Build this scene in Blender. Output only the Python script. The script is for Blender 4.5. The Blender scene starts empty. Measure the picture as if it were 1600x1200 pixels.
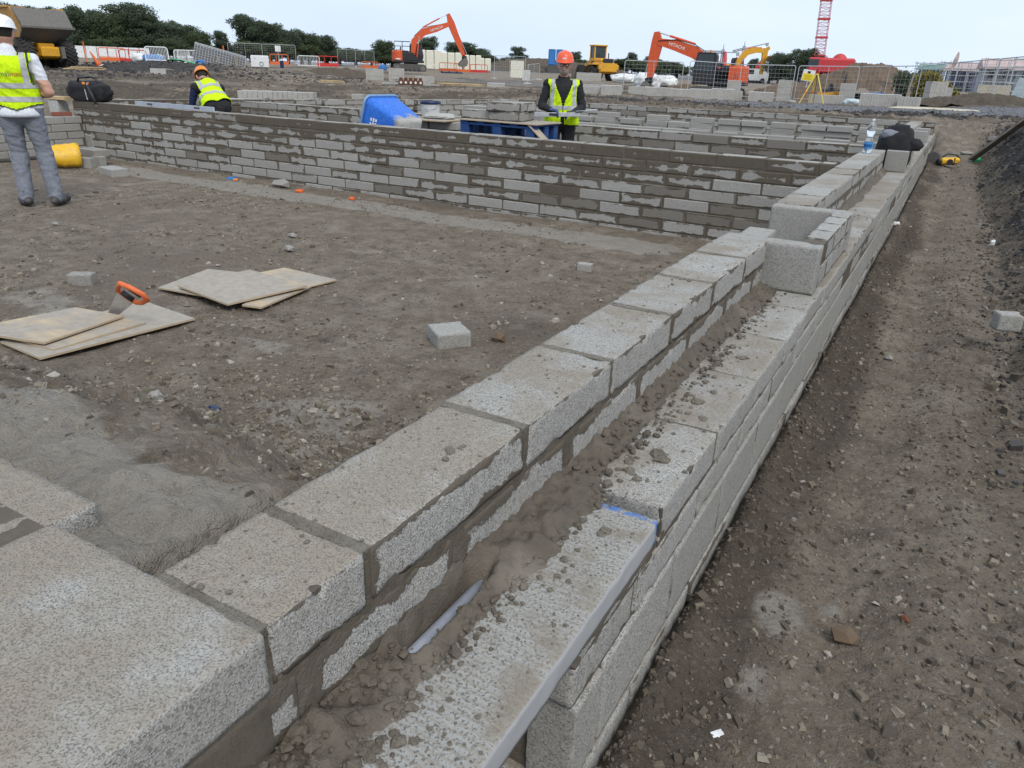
import bpy, bmesh, math, random
import numpy as np
from mathutils import Vector, Matrix
from mathutils.bvhtree import BVHTree

S = bpy.context.scene
COL = S.collection
RNG = random.Random(7)
NPR = np.random.default_rng(11)
rad = math.radians

# ------------------------------------------------------------------ camera
# measured from the block courses: focal length 1145.5 px at 1600 px width,
# wall direction = +Y, up = +Z, camera 0.67 m above the top of the inner leaf
FPX, CX, CY, CAMZ = 1145.5, 800.0, 600.0, 1.472
def _axes():
    d1 = np.array([1515.97 - CX, 133.03 - CY, FPX]); d1 /= np.linalg.norm(d1)
    p2 = np.array([515.97 - CX, 133.03 - 35.66 - CY, FPX])
    n = np.cross(d1, p2); n /= np.linalg.norm(n)
    if n[1] > 0: n = -n
    return np.stack([np.cross(d1, n), d1, n])
RW = _axes()
cam_d = bpy.data.cameras.new('camera')
cam = bpy.data.objects.new('camera', cam_d); COL.objects.link(cam)
cam_d.sensor_width = 36.0; cam_d.lens = 36.0 * FPX / 1600.0
cam_d.clip_start = 0.02; cam_d.clip_end = 3000.0
_m = Matrix.Identity(4)
for i, v in enumerate((RW @ np.array([1, 0, 0]), RW @ np.array([0, -1, 0]), RW @ np.array([0, 0, -1]))):
    for k in range(3): _m[k][i] = v[k]
_m[2][3] = CAMZ
cam.matrix_world = _m
S.camera = cam
S.render.resolution_x, S.render.resolution_y = 1024, 768

# ------------------------------------------------------------------ sky, sun, exposure (overcast)
SUN_EL, SUN_AZ = 50.0, 128.0
W = bpy.data.worlds.new('World'); S.world = W; W.use_nodes = True
nt = W.node_tree; nt.nodes.clear()
o = nt.nodes.new('ShaderNodeOutputWorld'); bg = nt.nodes.new('ShaderNodeBackground')
sky = nt.nodes.new('ShaderNodeTexSky'); sky.sky_type = 'NISHITA'; sky.sun_disc = False
sky.sun_elevation = rad(SUN_EL); sky.sun_rotation = rad(SUN_AZ)
sky.air_density = 1.0; sky.dust_density = 6.0; sky.ozone_density = 1.0
# cloud deck: an even pale layer with faint mottling over the sky
tc = nt.nodes.new('ShaderNodeTexCoord')
mp = nt.nodes.new('ShaderNodeMapping'); mp.inputs['Scale'].default_value = (1, 1, 3)
nz = nt.nodes.new('ShaderNodeTexNoise'); nz.inputs['Scale'].default_value = 1.6; nz.inputs['Detail'].default_value = 5
rp = nt.nodes.new('ShaderNodeValToRGB')
rp.color_ramp.elements[0].position = 0.30; rp.color_ramp.elements[0].color = (6.3, 7.7, 9.8, 1)
rp.color_ramp.elements[1].position = 0.68; rp.color_ramp.elements[1].color = (8.3, 9.4, 10.7, 1)
mx = nt.nodes.new('ShaderNodeMix'); mx.data_type = 'RGBA'; mx.inputs['Factor'].default_value = 0.90
nt.links.new(tc.outputs['Generated'], mp.inputs['Vector']); nt.links.new(mp.outputs['Vector'], nz.inputs['Vector'])
nt.links.new(nz.outputs['Fac'], rp.inputs['Fac'])
nt.links.new(sky.outputs['Color'], mx.inputs[6]); nt.links.new(rp.outputs['Color'], mx.inputs[7])
nt.links.new(mx.outputs[2], bg.inputs['Color']); bg.inputs['Strength'].default_value = 0.080
nt.links.new(bg.outputs[0], o.inputs['Surface'])
sun_d = bpy.data.lights.new('sun', 'SUN'); sun_d.energy = 1.5; sun_d.angle = rad(25); sun_d.color = (1.0, 0.96, 0.90)
sun = bpy.data.objects.new('sun', sun_d); COL.objects.link(sun)
_az = rad(SUN_AZ)
_to = Vector((math.sin(_az) * math.cos(rad(SUN_EL)), math.cos(_az) * math.cos(rad(SUN_EL)), math.sin(rad(SUN_EL))))
sun.rotation_euler = _to.to_track_quat('Z', 'Y').to_euler()
sun.location = _to * 50
S.view_settings.view_transform = 'Standard'; S.view_settings.look = 'None'
S.view_settings.gamma = 1.0; S.view_settings.use_curve_mapping = False
S.view_settings.exposure = 0.55

# ------------------------------------------------------------------ pixel (1600x1200 photo) -> place
CAM = np.array([0, 0, CAMZ])
def ray(px, py): return RW @ np.array([px - CX, py - CY, FPX])
def onz(px, py, z):
    d = ray(px, py); return CAM + d * ((z - CAMZ) / d[2])
def ony(px, py, y):
    d = ray(px, py); return CAM + d * (y / d[1])
def at(px, py, D):                       # at horizontal distance D along the pixel's direction
    d = ray(px, py); return CAM + d * (D / math.hypot(d[0], d[1]))
def proj(P):
    c = RW.T @ (np.array(P, float) - CAM); return CX + FPX * c[0] / c[2], CY + FPX * c[1] / c[2]

# ------------------------------------------------------------------ numpy value noise
def _h(ix, iy, iz):
    n = (ix.astype(np.int64) * 374761393 + iy.astype(np.int64) * 668265263 + iz.astype(np.int64) * 2147483647) & 0xffffffff
    n = ((n ^ (n >> 13)) * 1274126177) & 0xffffffff
    return ((n ^ (n >> 16)) & 0xffff) / 65535.0
def vnoise(x, y, z=None):
    x = np.asarray(x, float); y = np.asarray(y, float)
    z = np.zeros_like(x) if z is None else np.asarray(z, float)
    ix, iy, iz = np.floor(x), np.floor(y), np.floor(z)
    fx, fy, fz = x - ix, y - iy, z - iz
    fx, fy, fz = (t * t * (3 - 2 * t) for t in (fx, fy, fz))
    r = 0
    for a in (0, 1):
        for b in (0, 1):
            for c in (0, 1):
                r = r + _h(ix + a, iy + b, iz + c) * (fx if a else 1 - fx) * (fy if b else 1 - fy) * (fz if c else 1 - fz)
    return r * 2 - 1
def fbm(x, y, z=None, oct=4, gain=0.5, lac=2.07):
    r = 0; a = 1.0; f = 1.0; t = 0
    for i in range(oct):
        r = r + a * vnoise(np.asarray(x) * f + 17.3 * i, np.asarray(y) * f - 9.1 * i, None if z is None else np.asarray(z) * f + 5.7 * i)
        t += a; a *= gain; f *= lac
    return r / t
def sstep(a, b, x):
    t = np.clip((np.asarray(x, float) - a) / (b - a), 0, 1); return t * t * (3 - 2 * t)

# ------------------------------------------------------------------ object helpers
def tag(o, label=None, cat=None, group=None, kind=None):
    if label: o['label'] = label
    if cat: o['category'] = cat
    if group: o['group'] = group
    if kind: o['kind'] = kind
    return o
def thing(name, label, cat, loc=(0, 0, 0), rz=0.0, group=None):
    e = bpy.data.objects.new(name, None); COL.objects.link(e)
    e.location = Vector([float(v) for v in loc]); e.rotation_euler = (0, 0, rz); e.empty_display_size = 0.1
    return tag(e, label, cat, group)
def link(name, mesh, parent=None, loc=None, rot=None, scale=None):
    ob = bpy.data.objects.new(name, mesh); COL.objects.link(ob)
    if parent is not None: ob.parent = parent
    if loc is not None: ob.location = Vector([float(v) for v in loc])
    if rot is not None: ob.rotation_euler = rot
    if scale is not None: ob.scale = scale
    return ob
def copy_tree(src, parent=None):
    c = src.copy(); COL.objects.link(c); c.parent = parent
    for ch in src.children: copy_tree(ch, c)
    return c

class MB:
    """collects simple shapes; build() makes ONE mesh object"""
    def __init__(s): s.v = []; s.f = []; s.m = []
    def add(s, vs, fs, mi=0, M=None):
        b = len(s.v)
        if M is not None: vs = [M @ Vector(v) for v in vs]
        s.v += [tuple(v) for v in vs]; s.f += [tuple(i + b for i in f) for f in fs]; s.m += [mi] * len(fs)
        return s
    def box(s, c, d, mi=0, rot=None, ch=0.0, taper=None):
        hx, hy, hz = d[0] / 2, d[1] / 2, d[2] / 2
        M = Matrix.Translation(Vector([float(q) for q in c]))
        if rot is not None: M = M @ (rot if isinstance(rot, Matrix) else Matrix.Rotation(rot, 4, 'Z'))
        tx, ty = taper or (1, 1)
        if ch <= 0:
            vs = [(x * hx * (tx if z > 0 else 1), y * hy * (ty if z > 0 else 1), z * hz) for z in (-1, 1) for y in (-1, 1) for x in (-1, 1)]
            fs = [(0, 2, 3, 1), (4, 5, 7, 6), (0, 1, 5, 4), (2, 6, 7, 3), (0, 4, 6, 2), (1, 3, 7, 5)]
            return s.add(vs, fs, mi, M)
        ch = min(ch, hx * .95, hy * .95, hz * .95)
        vs = []; idx = {}
        for sx in (-1, 1):
            for sy in (-1, 1):
                for sz in (-1, 1):
                    for a in range(3):
                        p = [sx * (hx - ch), sy * (hy - ch), sz * (hz - ch)]
                        p[a] = (sx, sy, sz)[a] * (hx, hy, hz)[a]
                        if sz > 0: p[0] *= tx; p[1] *= ty
                        idx[(sx, sy, sz, a)] = len(vs); vs.append(p)
        fs = []
        for a in range(3):
            b, c2 = (a + 1) % 3, (a + 2) % 3
            for sg in (-1, 1):
                q = []
                for (u, w) in ((-1, -1), (1, -1), (1, 1), (-1, 1)):
                    t = [0, 0, 0]; t[a] = sg; t[b] = u; t[c2] = w; q.append(idx[(*t, a)])
                fs.append(tuple(q if sg > 0 else q[::-1]))
        for a in range(3):
            b, c2 = (a + 1) % 3, (a + 2) % 3
            for u in (-1, 1):
                for w in (-1, 1):
                    t0 = [0, 0, 0]; t0[a] = -1; t0[b] = u; t0[c2] = w
                    t1 = list(t0); t1[a] = 1
                    q = [idx[(*t0, b)], idx[(*t1, b)], idx[(*t1, c2)], idx[(*t0, c2)]]
                    fs.append(tuple(q if u * w < 0 else q[::-1]))
        for sx in (-1, 1):
            for sy in (-1, 1):
                for sz in (-1, 1):
                    q = [idx[(sx, sy, sz, a)] for a in range(3)]
                    fs.append(tuple(q if sx * sy * sz > 0 else q[::-1]))
        return s.add(vs, fs, mi, M)
    def cyl(s, p0, p1, r0, r1=None, n=10, mi=0, caps=True):
        r1 = r0 if r1 is None else r1
        p0 = Vector([float(q) for q in p0]); p1 = Vector([float(q) for q in p1]); d = p1 - p0
        if d.length < 1e-7: return s
        q = d.to_track_quat('Z', 'Y').to_matrix()
        vs = []
        for p, r in ((p0, r0), (p1, r1)):
            for i in range(n):
                a = 2 * math.pi * i / n; vs.append(p + q @ Vector((math.cos(a) * r, math.sin(a) * r, 0)))
        fs = [(i, (i + 1) % n, n + (i + 1) % n, n + i) for i in range(n)]
        if caps: fs += [tuple(range(n))[::-1], tuple(range(n, 2 * n))]
        return s.add(vs, fs, mi)
    def tube(s, pts, r, n=8, mi=0, closed=False):
        pts = [Vector([float(q) for q in p]) for p in pts]; m = len(pts); vs = []; fs = []
        rs = r if isinstance(r, (list, tuple)) else [r] * m
        up = None
        for i, p in enumerate(pts):
            a = pts[(i - 1) % m] if (closed or i > 0) else p
            b = pts[(i + 1) % m] if (closed or i < m - 1) else p
            t = (b - a).normalized()
            if up is None: up = t.orthogonal().normalized()
            up = (up - t * up.dot(t)); up = up.normalized() if up.length > 1e-6 else t.orthogonal().normalized()
            w = t.cross(up)
            for k in range(n):
                an = 2 * math.pi * k / n; vs.append(p + (up * math.cos(an) + w * math.sin(an)) * rs[i])
        L = m if closed else m - 1
        for i in range(L):
            for k in range(n):
                j = (i + 1) % m
                fs.append((i * n + k, i * n + (k + 1) % n, j * n + (k + 1) % n, j * n + k))
        if not closed: fs += [tuple(range(n))[::-1], tuple(range((m - 1) * n, m * n))]
        return s.add(vs, fs, mi)
    def lathe(s, prof, n=24, mi=0, M=None, caps=True):
        vs = []; fs = []
        for (r, z) in prof:
            for k in range(n):
                a = 2 * math.pi * k / n; vs.append((r * math.cos(a), r * math.sin(a), z))
        for i in range(len(prof) - 1):
            for k in range(n):
                fs.append((i * n + k, i * n + (k + 1) % n, (i + 1) * n + (k + 1) % n, (i + 1) * n + k))
        if caps: fs += [tuple(range(n))[::-1], tuple(range((len(prof) - 1) * n, len(prof) * n))]
        return s.add(vs, fs, mi, M)
    def prism(s, poly, y0, y1, mi=0, M=None):
        """poly: (x,z) outline, counter-clockwise seen from -y; extruded from y0 to y1"""
        n = len(poly)
        vs = [(x, y0, z) for x, z in poly] + [(x, y1, z) for x, z in poly]
        fs = [tuple(range(n)), tuple(range(2 * n - 1, n - 1, -1))]
        fs += [((i + 1) % n, i, n + i, n + (i + 1) % n) for i in range(n)]
        return s.add(vs, fs, mi, M)
    def ball(s, c, r, mi=0, n=12, m=8, M=None, sq=(1, 1, 1)):
        prof = [(r * math.sin(math.pi * i / m), -r * math.cos(math.pi * i / m)) for i in range(m + 1)]
        prof[0] = (r * .02, -r); prof[-1] = (r * .02, r)
        T = Matrix.Translation(Vector([float(q) for q in c])) @ (M or Matrix.Identity(4)) @ Matrix.Diagonal((*sq, 1))
        return s.lathe(prof, n, mi, T)
    def lump(s, c, r, seed, mi=0, sq=(1, 1, .6), rz=0.0, tilt=None):
        rr = random.Random(seed)
        t = (1 + 5 ** .5) / 2
        vs = [Vector(v).normalized() for v in ((-1, t, 0), (1, t, 0), (-1, -t, 0), (1, -t, 0), (0, -1, t), (0, 1, t), (0, -1, -t), (0, 1, -t), (t, 0, -1), (t, 0, 1), (-t, 0, -1), (-t, 0, 1))]
        vs = [v * rr.uniform(.72, 1.12) * r for v in vs]
        fs = [(0, 11, 5), (0, 5, 1), (0, 1, 7), (0, 7, 10), (0, 10, 11), (1, 5, 9), (5, 11, 4), (11, 10, 2), (10, 7, 6), (7, 1, 8), (3, 9, 4), (3, 4, 2), (3, 2, 6), (3, 6, 8), (3, 8, 9), (4, 9, 5), (2, 4, 11), (6, 2, 10), (8, 6, 7), (9, 8, 1)]
        M = Matrix.Translation(Vector([float(q) for q in c])) @ Matrix.Rotation(rz, 4, 'Z') @ (tilt or Matrix.Identity(4)) @ Matrix.Diagonal((*sq, 1))
        return s.add(vs, fs, mi, M)
    def mesh(s, name, mats, smooth=False):
        me = bpy.data.meshes.new(name); me.from_pydata(s.v, [], s.f)
        for m in (mats if isinstance(mats, (list, tuple)) else [mats]): me.materials.append(m)
        if any(s.m): me.polygons.foreach_set('material_index', s.m)
        if smooth: me.polygons.foreach_set('use_smooth', [True] * len(s.f))
        me.update(); return me
    def build(s, name, mats, parent=None, loc=None, rot=None, smooth=False, label=None):
        ob = link(name, s.mesh(name, mats, smooth), parent, loc, rot)
        if label: ob['label'] = label
        return ob
def np_mesh(name, V, F, mats, smooth=True, mi=None):
    """V (n,3), F (m,3|4) numpy -> mesh"""
    me = bpy.data.meshes.new(name); k = F.shape[1]
    me.vertices.add(len(V)); me.vertices.foreach_set('co', np.asarray(V, np.float32).ravel())
    me.loops.add(F.size); me.loops.foreach_set('vertex_index', F.astype(np.int32).ravel())
    me.polygons.add(len(F)); me.polygons.foreach_set('loop_start', np.arange(0, F.size, k, dtype=np.int32))
    try: me.polygons.foreach_set('loop_total', np.full(len(F), k, np.int32))
    except Exception: pass
    me.polygons.foreach_set('use_smooth', np.full(len(F), bool(smooth)))
    for m in (mats if isinstance(mats, (list, tuple)) else [mats]): me.materials.append(m)
    if mi is not None: me.polygons.foreach_set('material_index', np.asarray(mi, np.int32))
    me.update(calc_edges=True); me.validate(); return me

# ------------------------------------------------------------------ materials
class NT:
    def __init__(s, name):
        s.mat = bpy.data.materials.new(name); s.mat.use_nodes = True
        s.t = s.mat.node_tree; s.t.nodes.clear()
        s.out = s.n('ShaderNodeOutputMaterial'); s.b = s.n('ShaderNodeBsdfPrincipled')
        s.l(s.b.outputs[0], s.out.inputs['Surface'])
    def n(s, t, **k):
        nd = s.t.nodes.new(t)
        for a, v in k.items(): setattr(nd, a, v)
        return nd
    def l(s, a, b): s.t.links.new(a, b)
    def set(s, sock, v):
        if hasattr(v, 'is_output') or hasattr(v, 'links'): s.l(v, sock)
        else: sock.default_value = v
    def math(s, op, a, b=0.0, c=None, clamp=False):
        m = s.n('ShaderNodeMath', operation=op); m.use_clamp = clamp
        s.set(m.inputs[0], a); s.set(m.inputs[1], b)
        if c is not None: s.set(m.inputs[2], c)
        return m.outputs[0]
    def noise(s, vec, scale, detail=4, rough=.55, dist=0.0):
        m = s.n('ShaderNodeTexNoise'); m.inputs['Scale'].default_value = scale
        m.inputs['Detail'].default_value = detail; m.inputs['Roughness'].default_value = rough; m.inputs['Distortion'].default_value = dist
        if vec is not None: s.l(vec, m.inputs['Vector'])
        return m.outputs['Fac']
    def voro(s, vec, scale, feature='F1', out='Distance', rnd=1.0):
        m = s.n('ShaderNodeTexVoronoi', feature=feature); m.inputs['Scale'].default_value = scale; m.inputs['Randomness'].default_value = rnd
        if vec is not None: s.l(vec, m.inputs['Vector'])
        return m.outputs[out]
    def ramp(s, fac, stops, mode='LINEAR'):
        r = s.n('ShaderNodeValToRGB'); r.color_ramp.interpolation = mode; s.set(r.inputs[0], fac)
        e = r.color_ramp.elements
        while len(e) < len(stops): e.new(0.5)
        for i, (p, c) in enumerate(stops):
            e[i].position = p; e[i].color = (c, c, c, 1) if not hasattr(c, '__len__') else (*c[:3], 1)
        return r.outputs[0]
    def mix(s, fac, a, b, bt='MIX'):
        m = s.n('ShaderNodeMix', data_type='RGBA', blend_type=bt); s.set(m.inputs[0], fac)
        for i, v in ((6, a), (7, b)):
            if isinstance(v, (tuple, list)): m.inputs[i].default_value = (*v[:3], 1)
            elif isinstance(v, (int, float)): m.inputs[i].default_value = (v, v, v, 1)
            else: s.l(v, m.inputs[i])
        return m.outputs[2]
    def smooth(s, x, a, b):
        m = s.n('ShaderNodeMapRange', interpolation_type='SMOOTHSTEP'); s.set(m.inputs[0], x)
        s.set(m.inputs[1], a); s.set(m.inputs[2], b); m.inputs[3].default_value = 0; m.inputs[4].default_value = 1
        return m.outputs[0]
    def bump(s, h, strength=.5, dist=.01, prev=None):
        m = s.n('ShaderNodeBump'); m.inputs['Strength'].default_value = strength; m.inputs['Distance'].default_value = dist
        s.l(h, m.inputs['Height'])
        if prev is not None: s.l(prev, m.inputs['Normal'])
        return m.outputs[0]
    def fin(s, col=None, rough=.8, normal=None, spec=.3, metal=0.0):
        if col is not None:
            if isinstance(col, (tuple, list)): s.b.inputs['Base Color'].default_value = (*col[:3], 1)
            else: s.l(col, s.b.inputs['Base Color'])
        s.set(s.b.inputs['Roughness'], rough); s.b.inputs['Specular IOR Level'].default_value = spec; s.set(s.b.inputs['Metallic'], metal)
        if normal is not None: s.l(normal, s.b.inputs['Normal'])
        return s.mat
    def pos(s): return s.n('ShaderNodeNewGeometry').outputs['Position']
    def obj(s): return s.n('ShaderNodeTexCoord').outputs['Object']
    def rand(s): return s.n('ShaderNodeObjectInfo').outputs['Random']
def srgb(r, g, b):
    f = lambda c: (c / 255 / 12.92) if c / 255 <= .04045 else ((c / 255 + .055) / 1.055) ** 2.4
    return (f(r), f(g), f(b))

def mat_plain(name, col, rough=.6, dirt=.25, dirtcol=(.09, .075, .06), scale=3.0, metal=0.0, spec=.4, bumps=0.0, bscale=60):
    """painted / plastic / cloth surface with dirt in patches and a small variation of tone"""
    k = NT(name); p = k.obj()
    n1 = k.noise(p, scale, 5, .6); n2 = k.noise(p, scale * 7, 3)
    c = k.mix(k.smooth(n2, .35, .7), tuple(x * .86 for x in col), tuple(min(1, x * 1.06) for x in col))
    c = k.mix(k.math('MULTIPLY', k.smooth(n1, .45, .78), dirt), c, dirtcol)
    nm = k.bump(k.noise(p, bscale, 3), bumps, .01) if bumps else None
    return k.fin(c, k.math('MULTIPLY_ADD', n1, .25, rough - .12), nm, spec, metal)
MORTAR = (.092, .076, .058)
def mat_block(name, hx, hy, hz, base=(.405, .395, .368)):
    """aggregate block; object colour: R = mortar smear reach, G = how much the unit itself is darker (damp), B = stain on top"""
    k = NT(name); p = k.pos(); oc = k.obj()
    oi = k.n('ShaderNodeObjectInfo'); sc = k.n('ShaderNodeSeparateColor'); k.l(oi.outputs['Color'], sc.inputs[0])
    R, G, B = sc.outputs[0], sc.outputs[1], sc.outputs[2]
    vc = k.n('ShaderNodeSeparateColor'); k.l(k.voro(p, 330, out='Color'), vc.inputs[0]); vd = k.voro(p, 330)
    n1 = k.noise(p, 300, 3, .6); n2 = k.noise(p, 7, 4); n3 = k.noise(p, 90, 5, .7)
    c = k.mix(vc.outputs[0], tuple(x * .66 for x in base), tuple(min(.85, x * 1.16) for x in base))
    pit = k.smooth(k.math('ADD', n1, k.math('MULTIPLY', k.math('SUBTRACT', n3, .5), .45)), .54, .66)
    c = k.mix(k.math('MULTIPLY', pit, .80), c, (.085, .081, .074))
    grain = k.math('ADD', k.math('MULTIPLY', pit, .6), k.math('MULTIPLY', vd, .5))
    c = k.mix(k.math('MULTIPLY', k.smooth(n2, .4, .72), .22), c, (.33, .30, .25))
    c = k.mix(k.math('MULTIPLY', oi.outputs['Random'], .45), c, (.27, .258, .235))
    c = k.mix(k.math('MULTIPLY', G, .86), c, (.150, .132, .110))
    # distance to the nearest arris within the face (2nd smallest of the three)
    s3 = k.n('ShaderNodeSeparateXYZ'); k.l(oc, s3.inputs[0])
    a, b, d = (k.math('SUBTRACT', h, k.math('ABSOLUTE', s3.outputs[i])) for i, h in enumerate((hx, hy, hz)))
    second = k.math('MAXIMUM', k.math('MINIMUM', a, b), k.math('MINIMUM', k.math('MAXIMUM', a, b), d))
    geo = k.n('ShaderNodeNewGeometry'); gn = k.n('ShaderNodeSeparateXYZ'); k.l(geo.outputs['Normal'], gn.inputs[0])
    up = k.smooth(gn.outputs[2], .6, .9)
    # smears are drawn from the bed joints by the trowel: wide low-frequency tongues, fewer on the upper face
    nn = k.math('ADD', k.math('MULTIPLY', k.math('SUBTRACT', k.noise(p, 6.5, 5, .62, .5), .5), .15), k.math('MULTIPLY', k.math('SUBTRACT', n3, .5), .03))
    reach = k.math('SUBTRACT', k.math('MULTIPLY', k.math('MULTIPLY', R, k.math('SUBTRACT', 1.0, k.math('MULTIPLY', up, .62))), .10), .018)
    nn = k.math('MULTIPLY', nn, k.math('MINIMUM', k.math('MAXIMUM', k.math('MULTIPLY', R, 2.2), .25), 1.0))
    sm = k.smooth(k.math('SUBTRACT', reach, k.math('ADD', second, nn)), -.002, .005)
    st = k.math('MULTIPLY', up, k.smooth(k.math('ADD', k.math('MULTIPLY', k.noise(p, 5.5, 5, .62, .3), .8), k.math('MULTIPLY', B, .42)), .52, .76))
    c = k.mix(k.math('MULTIPLY', st, .72), c, k.mix(k.noise(p, 60, 4), (.17, .14, .105), (.30, .25, .19)))
    mc = k.mix(k.noise(p, 26, 4), tuple(x * .78 for x in MORTAR), tuple(x * 1.35 for x in MORTAR))
    c = k.mix(k.math('MULTIPLY', sm, .96), c, mc)
    h = k.math('SUBTRACT', k.math('MULTIPLY', n3, .5), grain)
    h = k.math('ADD', k.math('MULTIPLY', h, k.math('SUBTRACT', 1.0, k.math('MULTIPLY', sm, .75))), k.math('MULTIPLY', sm, 1.2))
    return k.fin(c, .93, k.bump(h, .8, .0032), .15)
M = {}
M['block'] = mat_block('block_flat', .22, .1075, .05)
M['block_edge'] = mat_block('block_on_edge', .22, .05, .1075)
M['block_half'] = mat_block('block_cut', .11, .05, .05)
def _mortar():
    k = NT('mortar'); p = k.pos()
    n = k.noise(p, 24, 6, .65); n2 = k.noise(p, 170, 3, .6); n3 = k.noise(p, 4, 3)
    c = k.mix(n, tuple(x * .62 for x in MORTAR), tuple(x * 1.55 for x in MORTAR))
    c = k.mix(k.math('MULTIPLY', k.smooth(n3, .5, .75), .5), c, (.25, .22, .18))
    h = k.math('ADD', k.math('MULTIPLY', n, .8), k.math('MULTIPLY', n2, .35))
    return k.fin(c, k.math('MULTIPLY_ADD', n3, .35, .55), k.bump(h, .8, .012), .3)
M['mortar'] = _mortar()
def _drymortar():
    k = NT('dry_mortar'); p = k.pos(); n = k.noise(p, 34, 8, .75); n2 = k.noise(p, 260, 4, .7); n3 = k.noise(p, 9, 6, .7)
    c = k.mix(n, (.16, .140, .108), (.38, .343, .285)); c = k.mix(k.math('MULTIPLY', k.smooth(n3, .48, .7), .6), c, (.16, .135, .105)); c = k.mix(k.math('MULTIPLY', k.smooth(n2, .50, .66), .7), c, (.085, .072, .056))
    return k.fin(c, .95, k.bump(k.math('ADD', n, k.math('MULTIPLY', n2, .5)), 1.0, .016), .12)
M['drymortar'] = _drymortar()
def _lintel():
    k = NT('lintel_concrete'); p = k.pos(); s3 = k.n('ShaderNodeSeparateXYZ'); k.l(p, s3.inputs[0])
    n = k.noise(p, 30, 5, .65); pit = k.noise(p, 190, 4, .7)
    w = k.n('ShaderNodeTexWave', wave_type='BANDS', bands_direction='Y'); k.l(p, w.inputs[0])
    w.inputs['Scale'].default_value = 21; w.inputs['Distortion'].default_value = 2.2; w.inputs['Detail'].default_value = 3; w.inputs['Detail Scale'].default_value = 2.2
    geo = k.n('ShaderNodeNewGeometry'); gn = k.n('ShaderNodeSeparateXYZ'); k.l(geo.outputs['Normal'], gn.inputs[0])
    up = k.smooth(gn.outputs[2], .5, .9)
    c = k.mix(k.smooth(pit, .50, .62), (.315, .308, .288), (.12, .112, .10))
    c = k.mix(up, (.33, .33, .335), c)
    c = k.mix(k.math('MULTIPLY', up, k.math('MULTIPLY', k.smooth(w.outputs[1], .55, .9), .38)), c, (.22, .19, .15))
    c = k.mix(k.math('MULTIPLY', k.math('MULTIPLY', k.smooth(k.noise(p, 7, 5, .65), .47, .66), up), .75), c, (.20, .17, .13))
    blue = k.math('MULTIPLY', k.smooth(k.math('ADD', s3.outputs[1], k.math('MULTIPLY', k.math('SUBTRACT', n, .5), .03)), 1.318, 1.332), k.smooth(k.noise(p, 45, 4), .40, .55))
    c = k.mix(blue, c, (.07, .17, .42))
    h = k.math('ADD', k.math('MULTIPLY', pit, .6), k.math('MULTIPLY', w.outputs[1], .22))
    return k.fin(c, .9, k.bump(k.math('MULTIPLY', h, up), .7, .004), .15)
M['lintel'] = _lintel()
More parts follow.
